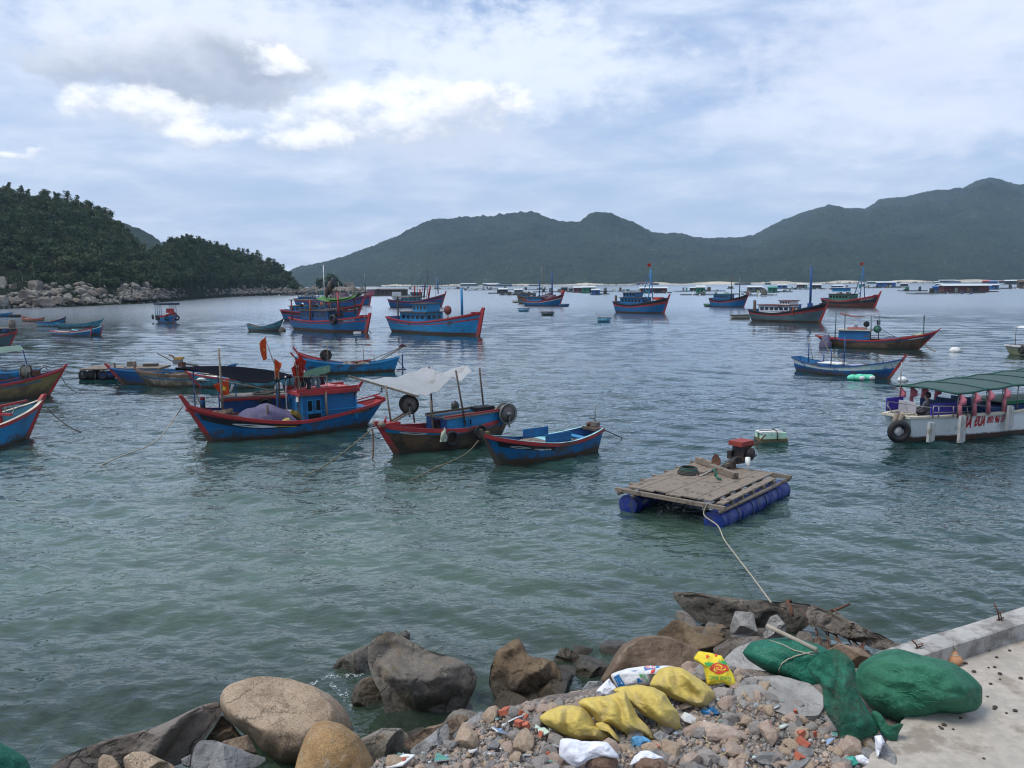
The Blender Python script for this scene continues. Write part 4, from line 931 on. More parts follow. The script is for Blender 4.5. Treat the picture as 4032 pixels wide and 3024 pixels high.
# ---- C: blue open boat, rightmost of the near three
rC, _ = place('open_boat', (1956, 1838), (2330, 1776), 1.75, L=4.35, label='small blue open boat with red rail and painted eye, beside the brown boat', cat='open boat')
hC = Hull(4.35, 1.75, .58, 1.12, .80, ob=.58, os_=.15, tr=.5, boot=.16, pb=1.9)
hC.build(rC, bandsof((.5, BLUE), (.82, BLUE), (1.0, RED)), deck=.34, inner=BLUED, stem=DWOOD, stemh=.2, gun=RED, gh=.10, cap=AQUA)
hC.patch(.56, .93, lambda u: .46 + .14 * u, lambda u: .84, BLACK); hC.patch(.60, .72, lambda u: .56 - .04 * math.sin(math.pi * u), lambda u: .62, WHITE, .014)
hC.patch(.74, .87, lambda u: .64 - .06 * math.sin(math.pi * u), lambda u: .65 + .06 * math.sin(math.pi * u), WHITE, .014); hC.patch(.76, .85, lambda u: .64 - .025 * math.sin(math.pi * u), lambda u: .65 + .025 * math.sin(math.pi * u), BLACK, .02); hC.done(rC)
m = MB(); [m.box((-.35 + .32 * i - .3, 0, .60 + .005 * (i % 2)), (.3, 1.2, .04), [WOOD, TEAL, AQUA, DECK][i % 4]) for i in range(5)]; m.build('hatch_boards', rC)
for s_ in (-1, 1):
    m = MB(); m.box((.0, s_ * .66, .78), (1.15, .04, .34), BLUE); m.build('coaming', rC)
m = MB(); m.box((-1.35, 0, .58), (.3, 1.35, .04), BLUE2); m.build('thwart', rC); m = MB(); m.box((-2.15, 0, .78), (.3, .8, .1), DWOOD); m.build('thwart', rC)
m = MB(); m.box((-2.3, 0, .93), (.2, .34, .16), DECK); m.tube([(-2.3, 0, 1), (-2.3, 0, 1.7)], .018, METAL, 6); m.bar((-2.3, -.05, 1.12), (-1.9, .1, 1.2), .03, .03, DWOOD); m.build('stern_bracket', rC)
mb = MB(); mb.lathe([(0, 0), (.09, 0), (.09, .12), (0, .14)], (0, 0, 0), RED, 12); put_on(rC, mb, 'can', (-2.2, -.25, .85), label='small red can on the stern of the small blue open boat', cat='can')
mb = MB(); mb.box((0, 0, 0), (.16, .12, .14), YEL, taper=.8); put_on(rC, mb, 'rag', (2.55, -.05, 1.12), label='yellow rag tied at the bow of the small blue open boat', cat='rag')
# ---- H, I, J, K: group of boats moored at the left of the black awning
rH, _ = place('open_boat', (592, 1521), (790, 1522), 1.6, L=4.6, label='pale wooden boat with a blue stripe moored left of the black awning', cat='open boat')
hH = Hull(4.6, 1.6, .75, 1.0, .85, ob=.8, os_=.3, tr=.5); hH.build(rH, bandsof((.5, SAND), (.62, BLUE), (1.0, SAND)), deck=.3, inner=WOOD, deckmat=WOOD, stem=BROWN, stemh=.15, gun=BROWN, gh=.1); hH.done(rH)
rH.location.x -= .1; m = MB(); [m.box((x, 0, .7), (.18, 1.3, .04), WOOD) for x in (-1, .3, 1.3)]; m.build('thwart', rH)
rI, _ = place('open_boat', (690, 1500), (812, 1480), 1.6, L=5.2, label='blue open boat with rounded stern carrying a long tail engine', cat='open boat'); rI.location = W(690, 1500) + Vector((0, 1.0, 0)); rI.rotation_euler.z = R(176)
hI = Hull(6.6, 1.7, .55, .75, 1.0, ob=.5, os_=.4, tr=.5); hI.build(rI, bandsof((.5, BLUE), (1.0, BLUE)), deck=.3, inner=BLUE2, stem=BLUE, stemh=.1, gun=BLUE, gh=.06); hI.done(rI)
def long_tail(root, x, y, z, s=1.0, red=False):
    e = MB(); e.box((x, y, z + .22 * s), (.5 * s, .42 * s, .34 * s), METAL if not red else DWOOD); e.box((x - .1, y, z + .46 * s), (.5 * s, .44 * s, .16 * s), (RED if red else pmat('ochre_tank', (.38, .22, .05), .6)))
    e.lathe([(0, -.28 * s), (.2 * s, -.28 * s), (.2 * s, -.2 * s), (0, -.2 * s)], (x, y, z + .22 * s), RUST, 16, 'Y'); e.tube([(x + .15, y + .1, z + .4 * s), (x + .3, y + .12, z + .62 * s), (x + .55 * s, y + .12, z + .7 * s)], .05 * s, RUST, 8); e.box((x - .25 * s, y, z + .05), (.3 * s, .5 * s, .3 * s), RUST)
    o = e.build('engine', root); return o
long_tail(rI, .15, 0, .95, 1.0); m = MB(); m.bar((-.3, 0, 1.05), (-1.9, .05, .75), .09, .09, DWOOD); m.bar((.35, 0, 1.1), (1.5, .1, 1.75), .05, .05, DWOOD); m.bar((.0, 0, .9), (-1.4, -.1, .6), .08, .08, WOOD); m.build('propeller_shaft', rI)
rJ, _ = place('open_boat', (470, 1521), (640, 1518), 1.5, L=4.2, label='deep blue boat with a red stem leaning against the timber raft', cat='open boat')
hJ = Hull(4.4, 1.5, .78, 1.08, .9, ob=.85, os_=.3, tr=.5); hJ.build(rJ, bandsof((.6, BLUED), (.85, BLUE), (1.0, BLUE)), deck=.2, inner=BLUE, deckmat=WOOD, stem=RED, stemh=.35, stemw=.16, gun=BLUE, gh=.05); hJ.done(rJ); rJ.location.y += .8
rK = empty('timber_raft', W(420, 1500) + Vector((.6, 1.6, 0)), R(4), label='timber raft on dark drums hung with tyres left of the moored boats', cat='raft')
m = MB(); [m.box((0, -1.0 + .28 * i, .75), (5.2, .25, .06), WOOD) for i in range(8)]; [m.box((x, 0, .67), (.12, 2.3, .1), WOOD) for x in (-2.5, -1.2, 0, 1.2, 2.5)]; m.build('deck', rK)
for (x, y) in [(-2.3, -.7), (-1.0, -.7), (.6, -.7), (2.0, -.7), (-2.3, .7), (-.5, .7), (1.6, .7)]:
    m = MB(); m.tube([(x - .45, y, .3), (x + .45, y, .3)], .29, BLACK if x < -1.5 else BLUED, 14); m.build('drum', rK)
tyre(rK, (-2.35, -1.15, .42), .24, 'Y', .06); tyre(rK, (-1.1, -1.15, .38), .24, 'Y', .06)
m = MB(); m.box((.3, .2, .95), (.5, .4, .34), DECK); m.box((1.6, .1, .88), (.9, .5, .16), DWOOD); m.build('crate', rK)
for x in (-.4, .9): pole(rK, (x, -.9, .7), (x, -.9, 1.15), .06, BROWN, 'bollard')
# ---- L, M, N: boats cut by the left edge
rL, _ = place('fishing_boat', (186, 1561), (-130, 1585), 1.8, L=5.6, label='ochre hulled boat with blue inside, bow reel and green awning, at the left edge', cat='fishing boat')
hL = Hull(5.8, 1.8, .82, 1.6, .9, ob=.95, os_=.4, tr=.4); hL.build(rL, bandsof((.55, OCHRE), (.72, OCHRE), (.86, OCHRE), (1.0, RED)), deck=.30, inner=BLUED, stem=RED, stemh=.2, gun=RED, gh=.1)
hL.patch(.6, .85, lambda u: .68, lambda u: .73 + .03 * u, BLUE, .012); hL.done(rL)
reel(rL, (1.85, -.1, 1.45), .40, .28, rz=1.0, mats=(SAND, METAL)); pole(rL, (2.1, .3, 1.0), (1.75, .3, 3.05), .03, BLUED)
m = MB(); m.box((2.35, .1, 1.35), (.45, .3, .3), RUST); m.tube([(2.5, 0, 1.5), (2.75, 0, 1.7), (2.95, 0, 1.5)], .03, METAL, 6); m.tube([(2.6, .2, 1.5), (2.8, .2, 1.75), (3.1, .2, 1.6)], .03, RUST, 6); m.build('winch', rL)
awning(rL, (1.7, .5, 2.95), (1.8, -.6, 2.72), (-2.6, -.9, 2.62), (-2.6, .7, 2.98), .1, pmat('grey_green_net', (.10, .16, .13), .8, .2, 2), 'awning'); pole(rL, (-2.5, .6, .8), (-2.5, .6, 2.95), .03, DWOOD)
m = MB(); [m.bar((x, -.7, .7), (x, .7, .7), .05, .05, BLUED) for x in (-1.5, -.7, .1, .9)]; m.build('thwart', rL)
rM, _ = place('fishing_boat', (99, 1734), (-200, 1800), 1.9, L=5.2, label='blue boat with white rail and red bow posts cut by the left edge', cat='fishing boat')
hM = Hull(5.4, 1.95, .85, 1.5, .9, ob=.95, os_=.4, tr=.4); hM.build(rM, bandsof((.5, BLUE2), (.86, BLUE2), (1.0, RED)), deck=.42, inner=TEAL, stem=RED, stemh=.25, stemw=.18, gun=RED, gh=.1, cap=CREAM, gw=.12); hM.done(rM)
m = MB(); m.box((1.55, 0, 1.15), (.12, .12, .8), RED); m.box((1.52, 0, 1.2), (.12, 1.2, .09), RED); m.bar((1.55, 0, 1.5), (2.85, 0, 1.55), .09, .09, RED); m.build('bow_post', rM)
m = MB(); m.ring((2.1, .1, 1.3), .2, .02, ROPE, 'Y', 16, 6); m.ring((1.4, -.3, .8), .3, .03, ROPE, 'Z', 16, 6); m.ring((.9, .1, .62), .35, .03, ROPE, 'Z', 16, 6); m.build('rope_coil', rM)
put_on(rM, heap((0, 0, 0), .8, .5, .2, NETB, 15, .5), 'net_heap', (.6, 0, .45), label='rope and net tangle inside the white railed boat at the left edge', cat='fishing net')
rN, _ = place('fishing_boat', (38, 1369), (-220, 1376), 1.9, L=6.4, label='grey hulled boat with red stem and a pole just inside the left edge', cat='fishing boat')
hN = Hull(6.4, 2.0, .9, 1.7, 1.0, ob=.8, os_=.4); hN.build(rN, bandsof((.5, GREYB), (.85, GREYB), (1.0, RED)), deck=.3, inner=BLUED, stem=RED, stemh=.2, gun=RED); hN.done(rN); pole(rN, (2.0, .2, 1), (1.8, .2, 3.7), .08, WOOD)
# ---- drifting skiff bits at the left
def skiff(name, bow, stern, B, hs, bands, inner, stem, gun, label, L=None, cap=None, tr=.5, ob=.7, thw=WOOD, boot=.08, stemh=.15):
    r, Ln = place(name, bow, stern, B, L=L, label=label, cat='boat'); h = Hull(L or Ln, B, hs[0], hs[1], hs[2], ob=ob, os_=.25, tr=tr, boot=boot)
    h.build(r, bands, deck=min(.35, hs[0] * .6), inner=inner, stem=stem, stemh=stemh, stemw=.1, gun=gun, gh=.07, cap=cap, N=24, deckmat=thw); h.done(r)
    m = MB(); [m.box((Ln * k, 0, hs[0] * .85), (.18, B * .8, .04), thw) for k in (-.25, 0, .2)]; m.build('thwart', r); return r, h
skiff('open_boat', (-60, 1500), (58, 1497), 1.5, (.55, .8, .7), [(.6, BLUE), (1, BLUE2)], BLUE2, BLUE, BLUE2, 'blue boat stern just inside the left edge beside a foam float', L=3.2)
r_, h_ = skiff('rowing_boat', (170, 1270), (96, 1266), 1.6, (.5, .9, .9), [(.5, BROWN), (1, pmat('faded_orange', (.36, .13, .07), .7))], WOOD, BROWN, RED, 'reddish brown rowing boat, farthest of the small boats near the left shore')
r_, h_ = skiff('open_boat', (251, 1287), (156, 1286), 1.8, (.7, 1.5, .8), [(.4, TEAL), (.8, BLUE2), (1, PURPLE)], BLUE2, DWOOD, PURPLE, 'light blue boat with a dark net over its bow near the left shore', ob=.5)
put_on(r_, heap((0, 0, 0), 1.3, .5, .4, DWOOD, 20, .4), 'net_heap', (1.2, 0, .7), label='dark net draped over the bow of the light blue boat near the left shore', cat='fishing net')
skiff('open_boat', (385, 1290), (232, 1293), 1.6, (.6, 1.3, .75), [(.5, TEAL), (1, TEAL)], DWOOD, TEAL, TEAL, 'long plain grey teal boat beside the light blue one near the left shore', ob=.9)
skiff('open_boat', (356, 1326), (212, 1321), 1.6, (.55, 1.15, .6), [(.45, BLUE), (.62, BLUE), (.85, WHITE), (1, RED)], FOAM, RED, RED, 'blue boat with a broad white stripe and red rail near the left shore', ob=.5)
skiff('open_boat', (396, 1322), (300, 1318), 1.5, (.6, 1.25, .7), [(.5, BLUE), (1, BLUE2)], TEAL, RED, AQUA, 'blue boat with pale blue rail and red stem behind the white striped boat', ob=.55)
skiff('rowing_boat', (1096, 1305), (984, 1304), 1.6, (.6, 1.75, 1.0), [(.5, GREYB), (1, TEAL)], WOOD, DWOOD, GREYB, 'lone dark teal rowing boat with upswept bow between the shore and the cabin boats', ob=.9)
skiff('open_boat', (40, 1249), (-60, 1249), 1.8, (.7, 1.0, .9), [(.5, BLUE), (1, BLUE2)], BLUE2, BLUE, BLUE2, 'bright blue boat close to the shore boulders at the left edge')
# dark float raft beside it and the drum raft at the left edge
def drum_raft(px0, px1, py, label, n=4, y2=2.0):
    a, b = W(px0, py), W(px1, py); L = (b - a).length; e = empty('float_raft', ((a + b) / 2)[:], math.atan2(b.y - a.y, b.x - a.x), label=label, cat='raft')
    m = MB(); [m.box((0, y, .62), (L, .22, .06), WOOD) for y in (-.8, -.5, -.2, .1, .4, .7)]; m.build('deck', e)
    for i in range(n):
        x = -L / 2 + L * (i + .5) / n; m = MB(); m.tube([(x - L / n * .42, -.55, .28), (x + L / n * .42, -.55, .28)], .28, BLUED if i % 2 else BLACK, 12); m.build('drum', e)
    return e
e_ = drum_raft(46, 90, 1249, 'dark float raft beside the bright blue boat under the shore boulders', 3)
e_ = drum_raft(-60, 78, 1309, 'timber raft on dark drums carrying a grey barrel at the left edge', 5)
m = MB(); m.lathe([(0, 0), (.42, 0), (.45, .5), (.42, 1.1), (0, 1.1)], (1.6, 0, .66), DECK, 16); m.build('barrel', e_); pole(e_, (-.9, -.3, .6), (-.9, -.3, 2.0), .12, METAL, 'post')
# ================================================================ larger fishing boats at anchor
def bow_rail(root, h, mat=RED):
    m = MB(); t = .93; p = h.pt(t, h.sheer(t)); m.box((p.x + .15, 0, p.z + .1), (.16, 2 * p.y + .7, .16), mat); m.build('bow_beam', root)
def junk(root, x0, x1, y, z, n, seed, mats=None, name='deck_gear'):
    r = random.Random(seed); m = MB(); mats = mats or [DWOOD, BLUE2, NETG, ORANGE, FOAM, WOOD, RUST, GREENP]
    for i in range(n):
        s_ = r.uniform(.12, .4); c = (r.uniform(x0, x1), r.uniform(-y, y), z + s_ * .5)
        if r.random() < .5: m.box(c, (s_ * r.uniform(.8, 1.6), s_, s_), r.choice(mats), rz=r.random() * 3)
        else: m.ball(c, s_ * .6, r.choice(mats), 8, 5)
    return m.build(name, root)
def trawler(name, bow, stern, B, hs, bands, label, cab=(-.40, .02), cz=.9, chh=1.5, wall=BLUE2, roof=DWOOD, trim=BLUE2, second=None, L=None, stem=RED, gun=RED, ob=1.2, inner=BLUED, stemh=.7, windows=6, flipped=False, frame=None, wmat=None, side=-1):
    r, Ln = place(name, bow, stern, B, L=L, label=label, cat='fishing boat'); k = Ln / 12
    h = Hull(Ln, B, *hs, ob=ob, os_=.6 * k, tr=.62, boot=.28 * k, tm=.38, pb=1.75, fb=2.3)
    h.build(r, bands, deck=.45 * k, inner=inner, stem=stem, stemh=stemh, stemw=.26 * k, gun=gun, gw=.10, gh=.14)
    x0, x1 = cab[0] * Ln, cab[1] * Ln; w_ = B * .66; zc_ = h.sheer(.35) - .45 * k; ww = (x1 - x0) / (windows * 1.5)
    ws = [('s', x0 + (x1 - x0) * (i + .7) / (windows + .4), zc_ + chh * .68, ww, chh * .26, 0) for i in range(windows)] + [('f', y * w_ * .3, zc_ + chh * .70, w_ * .22, chh * .28, 0) for y in (-1, 0, 1)]
    c = cabin(r, x0, x1, w_, zc_, chh, wall, roof, over=.25 * k, rt=.10, wins=ws, trim=trim, frame=frame or trim)
    if second:
        a, b, hh = second; x2, x3 = a * Ln, b * Ln; z2 = zc_ + chh + .12
        m = MB(); m.box(((x2 + x3) / 2, 0, z2 + hh / 2), (x3 - x2, w_ * .8, hh), wall); m.box(((x2 + x3) / 2, 0, z2 + hh + .05), (x3 - x2 + .4, w_ * .8 + .4, .09), roof)
        n_ = 4
        for i in range(n_):
            for s_ in (-1, 1): m.box((x2 + (x3 - x2) * (i + .5) / n_, s_ * (w_ * .4 + .004), z2 + hh * .55), ((x3 - x2) / n_ * .6, .02, hh * .5), GLASSD)
        m.build('wheelhouse', r)
    bow_rail(r, h, gun)
    return r, h, Ln, zc_, c
def amast(r, x, B, z0, top, lean=0.9, mat=BLUE2, flag=True, cross=3):
    m = MB(); T = Vector((x, 0, top))
    for s_ in (-1, 1): m.tube([(x, s_ * B * .18, z0), T], [.11, .08], mat, 6)
    m.tube([(x - lean * 2.6, 0, z0 + 1.2), T], [.10, .07], mat, 6)
    for i in range(cross):
        u = (i + 1) / (cross + 1) * .7; m.bar((x, -B * .18 * (1 - u), z0 + (top - z0) * u), (x - lean * 2.6 * (1 - u), 0, z0 + 1.2 * (1 - u) + (top - z0) * u), .07, .07, mat)
    m.build('mast', r)
    if flag:
        m = MB(); m.tube([(x, 0, top), (x, 0, top + 1.3)], .03, METAL, 5); P = [[Vector((x - .9 * v, .12 * math.sin(v * 6), top + 1.25 - .6 * u - .25 * v)) for v in [q / 5 for q in range(6)]] for u in (0, .5, 1)]; m.sheet(P, REDF, .02); m.build('flag', r)
# 24: big bright blue boat
B24 = [(.52, BLUE2), (.635, BLUE2), (.72, RED), (.75, BLUE2), (.84, BLUE2), (1.0, RED)]
r24, h24, L24, z24, c24 = trawler('fishing_boat', (1886, 1325), (1564, 1307), 4.2, (1.5, 2.95, 2.0), B24, 'big bright blue fishing boat with red bow post, blue mast and round red drum', cab=(-.34, -.02), chh=1.7, second=(-.20, -.03, .95), ob=.8, stemh=.45, windows=5)
pole(r24, (4.9, 0, 2.4), (4.85, 0, 5.6), .16, BLUE2, 'mast'); m = MB(); m.lathe([(0, -.12), (.55, -.12), (.55, .12), (0, .12)], (3.0, -.6, 3.0), pmat('rusty_red', (.14, .03, .025), .7), 18, 'Y'); m.tube([(3.0, -.6, 1.6), (3.0, -.6, 2.6)], .09, WOOD, 6); m.build('winch_drum', r24)
pole(r24, (-6.0, -1.2, 1.8), (-6.0, -1.2, 4.6), .10, DWOOD, 'post'); m = MB(); m.box((-5.2, -.1, 4.6), (3.6, 2.9, .08), DECK); m.build('awning', r24)
pole(r24, (-1.6, .2, 4.5), (-1.7, .2, 9.5), .04, DWOOD, 'antenna_pole', .02); pole(r24, (-.4, .4, 4.5), (-.2, .4, 7.0), .03, METAL, 'antenna_pole', .015); junk(r24, -4.6, -2.2, 1.0, z24 + 1.9, 14, 5); h24.done(r24)
# 23: numbered blue boat with green awning
r23, h23, L23, z23, c23 = trawler('fishing_boat', (1444, 1313), (1178, 1298), 4.0, (1.4, 2.3, 1.75), [(.5, BLUE), (.62, BLUE), (.70, RED), (.85, BLUE), (1.0, RED)], 'blue fishing boat with red posts, green awning and white registration number on its bow', cab=(-.33, .08), chh=1.9, wall=BLUED, trim=BLUE, ob=.8, windows=8, stemh=.35)
m = MB(); m.box((-5.2, 0, 4.15), (4.6, 3.4, .10), DWOOD); m.build('awning', r23); [pole(r23, (x, s_ * 1.55, 1.4), (x, s_ * 1.55, 4.15), .11, pmat('post_red', (.26, .06, .035), .7), 'post') for x in (-7.0, -2.5) for s_ in (-1, 1)]
pole(r23, (2.9, -.8, 2.0), (2.8, -.8, 5.2), .12, RED, 'post'); pole(r23, (5.4, 0, 2.4), (5.2, 0, 5.6), .13, DWOOD, 'post'); pole(r23, (-.6, -.5, 3.6), (-.6, -.5, 8.8), .06, WHITE, 'mast'); tyre(r23, (3.2, -1.95, 1.7), .5, 'Y', .2)
for a_, c_ in (((.6, 4.3, 7.6), .2), ((-1.8, 5.2, 2.6), .5)): awning(r23, (a_[0], -1.0, 4.3), (a_[0], 1.0, 4.5), (a_[1] + 1, .6, 4.9), (a_[1] + 1, -.6, 4.6), c_, pmat('bright_green_net', (.05, .15, .03), .7))
m = MB()
for i in range(9): m.tube([(.3 + .3 * i, -.7 + .1 * i, 2.2), (-.5 + .35 * i, -.3, 4.8 + (i % 3) * .9)], .05, [BLACK, DWOOD, WOOD][i % 3], 5)
for i in range(4): m.ball((.1 + .5 * i, -.6, 5.2 + .4 * i), .32, BLACK if i % 2 else NETB, 8, 5, 1, 1, 2.4)
m.build('flag_pole_bundle', r23); junk(r23, -6, -3.5, 1.2, 3.2, 12, 7); m = h23.letter('KH96615TS', .42, WHITE, .82, .775, -1, 1.0); m.build('registration_number', r23); h23.done(r23)
m = MB(); m.box((0, 0, 0), (.9, .5, .36), FOAM); o = m.build('float', loc=W(1407, 1312, .05)); props(o, 'white foam float at the waterline of the numbered blue boat', 'float')
# others of the cluster behind 23
def simple(bow, stern, B, hs, label, seed, **k):
    r, h, L_, z, c = trawler('fishing_boat', bow, stern, B, hs, k.pop('bands', [(.5, BLUE), (.62, BLUE), (.72, RED), (.84, BLUED), (1, k.pop('top', RED))]), label, **k)
    junk(r, -L_ * .42, L_ * .2, B * .3, z + 1.7, 16, seed); return r, h, L_, z
r, h, L_, z = simple((1404, 1262), (1250, 1262), 4.0, (1.5, 2.9, 1.9), 'blue and red fishing boat directly behind the numbered boat, dark bow band', 31, L=13, top=RED, bands=[(.55, BLUE), (.65, RED), (.84, BLACK), (1, RED)]); h.patch(.86, .97, lambda u: .69, lambda u: .76, WHITE, .02, sides=(-1,)); h.done(r)
r, h, L_, z = simple((1420, 1210), (1222, 1212), 4.2, (1.6, 3.2, 2.0), 'blue boat with a dark plum net pile behind the green awning', 32, L=14, top=BLUED); h.done(r); put_on(r, heap((0, 0, 0), 3.2, 1.4, 1.4, PURPLE, 22, .3), 'net_heap', (2.2, 0, 2.2), label='dark plum net pile on the boat behind the green awning', cat='fishing net')
r, h, L_, z = simple((1455, 1203), (1330, 1200), 4.2, (1.6, 3.2, 2.0), 'blue boat with lone grey mast, rightmost of the cluster behind the numbered boat', 33, L=14); h.done(r); pole(r, (5, 0, 3), (5, 0, 9.5), .2, GREYB, 'mast')
r, h, L_, z = simple((1300, 1204), (1200, 1204), 4.0, (1.6, 3.2, 2.2), 'blue boat with pale laundry line, leftmost of the cluster behind the numbered boat', 34, L=11, top=BLUED); h.done(r)
m = MB()
for i in range(14): m.tube([(-3 + i * .55, (i % 3 - 1) * .8, 2), (-3 + i * .55 + (i % 5 - 2) * .3, (i % 3 - 1) * .8, 4.4 + (i * 7 % 5) * .45)], .05, [DWOOD, WOOD, BLUE2][i % 3], 5)
m.build('pole_rack', r)
# cluster behind 24
r, h, L_, z = simple((1738, 1209), (1537, 1212), 4.6, (1.6, 3.6, 2.3), 'long blue boat with white deckhouse and orange flags behind the big bright one', 35, top=BLACK, wall=TEAL, second=(-.1, .12, 1.2), cab=(-.42, .1)); h.done(r)
pole(r, (6.0, 0, 3.5), (5.8, 0, 8.0), .16, BLUE, 'mast'); pole(r, (-1, 0, 3), (-1, 0, 8.5), .06, DWOOD, 'mast'); m = MB(); m.box((-5.2, -1.6, 3.2), (2.4, .1, 1.9), WHITE); m.build('deckhouse_panel', r)
m = MB(); [m.tube([(-1 + i * .6, -1.2, 2.4), (-1.1 + i * .7, -1.2, 4.8 + (i % 3) * .8)], .22 if i % 2 else .08, [ORANGE, REDF, BLACK][i % 3], 5) for i in range(8)]; m.build('flag_pole_bundle', r)
# 27: two boats left of centre
r, h, L_, z = simple((2204, 1206), (2072, 1205), 3.8, (1.3, 3.3, 1.7), 'blue boat with plum nets and red bow ornament, nearer of the centre pair', 36, top=PURPLE, wall=BLUE2, bands=[(.6, BLUE), (.68, WHITE), (.8, RED), (1, BLACK)]); h.done(r)
pole(r, (3.0, -.3, 2), (3.0, -.3, 9.2), .2, BLUED, 'mast'); pole(r, (-1.2, .3, 2), (-1.2, .3, 7), .15, BLUED, 'mast'); pole(r, (-.2, .3, 2), (-.5, .3, 10.5), .07, POLE, 'mast'); put_on(r, heap((0, 0, 0), 2.6, 1.2, 1.5, PURPLE, 23, .3), 'net_heap', (1.6, 0, 1.7), label='plum net pile on the nearer blue boat of the pair at centre', cat='fishing net')
m = MB(); [m.ball((6.0 - .1 * i, -.5 + .4 * i, 3.5 + .3 * (i % 2)), .35, RED, 8, 5) for i in range(4)]; m.build('bow_ornament', r)
r, h, L_, z = simple((2160, 1196), (2046, 1196), 4.0, (1.9, 3.2, 2.6), 'brownish grey fishing boat half hidden behind the blue boat at centre', 37, bands=[(.5, GREYB), (.8, BROWN), (1, BROWN)], wall=GREYB, gun=BROWN); h.done(r)
# 29: blue boat with A-mast and flag
r, h, L_, z, c = trawler('fishing_boat', (2614, 1236), (2437, 1231), 4.4, (1.7, 3.2, 2.3), [(.5, BLUE), (.60, BLUE), (.76, RED), (1, BLACK)], 'blue fishing boat with a tall blue A-frame mast flying a red flag', cab=(-.36, .12), chh=1.8, wall=BLUE, second=(-.32, -.05, .85), windows=6, gun=BLACK, stemh=.7)
amast(r, 2.5, 4.4, 1.6, 8.7, .95); h.done(r); m = MB(); m.box((4.5, 0, 2.95), (1.6, 1.4, .5), pmat('red_net', (.4, .05, .03), .8)); m.build('deck_gear', r); m = MB(); m.box((-5.9, -.9, 2.3), (.35, .3, 2.4), BROWN); m.build('stern_post', r)
# 30: blue boat to the right
r, h, L_, z, c = trawler('fishing_boat', (2928, 1211), (2806, 1209), 3.9, (1.6, 3.1, 2.2), [(.55, BLUE), (.64, BLUE), (.76, RED), (1, BLACK)], 'blue fishing boat with a dark roofed cabin, beside a small green coracle', cab=(-.38, .1), chh=1.8, wall=BLUED, roof=GREENP, gun=BLACK, windows=5); h.done(r)
pole(r, (3.0, 0, 2), (3.0, 0, 7.2), .13, GREYB, 'mast'); pole(r, (0.9, 0, 2), (.8, 0, 7.4), .10, DWOOD, 'mast'); junk(r, -1, 3, 1, 1.8, 9, 9)
# 32: grey boat, tall blue mast
r, h, L_, z, c = trawler('fishing_boat', (3229, 1272), (2973, 1263), 4.2, (1.35, 3.05, 1.8), [(.5, GREYB), (.60, GREYB), (.74, RED), (1, BLACK)], 'grey hulled fishing boat with white deckhouse, red stem and one tall blue mast', cab=(-.36, .12), chh=1.55, wall=WHITE, trim=BLUED, roof=pmat('maroon_roof', (.14, .03, .03), .7), frame=BLUED, gun=BLACK, stemh=.5, second=(-.05, .11, .55), windows=6)
pole(r, (3.9, 0, 2), (3.9, 0, 8.2), .17, BLUED, 'mast'); m = MB(); m.box((3.9, 0, 2.5), (.6, .5, .7), BLUED); m.box((2.7, -.7, 2.3), (.2, .2, .8), BLUED); m.build('mast_foot', r); m = MB(); m.box((-5.2, -.8, 2.2), (.35, .3, 2.0), BROWN); m.build('stern_post', r)
m = MB(); m.tube([(2.4, -1.95, 2.3), (2.3, -2.2, 1.6), (2.6, -2.1, 1.0)], .05, ORANGE, 6); m.build('rope', r); put_on(r, heap((0, 0, 0), .9, .7, .6, CREAM, 25, .3), 'net_heap', (1.6, -.3, 1.3), label='cream net bundle on the foredeck of the grey hulled boat', cat='fishing net'); h.done(r)
# 33: dark hull red rail boat
r, h, L_, z, c = trawler('fishing_boat', (3444, 1214), (3250, 1209), 4.6, (1.5, 3.1, 2.1), [(.40, BOOT), (.66, BLACK), (.78, BLACK), (1, RED)], 'black hulled fishing boat with red rail, green deckhouse and blue ladder mast', cab=(-.36, .06), chh=2.0, wall=pmat('paint_dull_green', (.06, .15, .12), .6), trim=GREENP, roof=DECK, windows=6, L=13)
amast(r, 3.2, 4.6, 1.8, 9.0, .8, BLUE, cross=3); junk(r, -3, 1, 1.4, z + 2.1, 12, 12); m = h.letter('KH 95072', .5, WHITE, .86, .72, -1); m.build('registration_number', r); h.done(r)
m = MB(); m.box((-2.5, 0, z + 3.0), (3.4, 2.0, .8), BLUE2); m.box((-2.5, 0, z + 3.5), (4.0, 2.6, .1), WHITE); m.build('wheelhouse', r)
# 34: wooden boat, blue cabin, bamboo roof
r, L_ = place('fishing_boat', (3618, 1378), (3266, 1367), 2.2, label='bare wooden boat with blue cabin under a long pole awning, right of centre', cat='fishing boat')
h = Hull(L_, 2.2, .75, 1.75, 1.05, ob=1.5, os_=1.3, tr=.12, boot=.1, tm=.4, pb=2.2); h.build(r, [(.5, BROWN), (.68, BROWN), (.80, pmat('worn_blue', (.04, .10, .18), .7)), (1, RED)], deck=.25, inner=RED, stem=RED, stemh=.25, gun=RED)
h.patch(.80, .92, lambda u: .75 - .05 * math.sin(math.pi * u), lambda u: .77 + .03 * math.sin(math.pi * u), WHITE, .014); h.done(r)
c = cabin(r, -2.9, -.3, 1.5, .75, .85, BLUE, CREAM, over=.15, rt=.10, wins=[('f', -.3, 1.2, .3, .45, 0), ('f', .3, 1.2, .3, .45, 0)]); m = MB(); m.box((-1.4, -.2, 1.82), (1.6, .8, .12), ROOFRED); m.ball((-1.6, .3, 1.9), .2, FOAM); m.build('roof_panel', c)
for x, z1 in ((-3.2, 3.4), (-2.4, 3.15), (-.15, 3.0), (.5, 3.0), (4.1, 3.05)): pole(r, (x, -.7 if x < 4 else -.2, .7), (x, -.7 if x < 4 else -.2, z1), .05, GREYB)
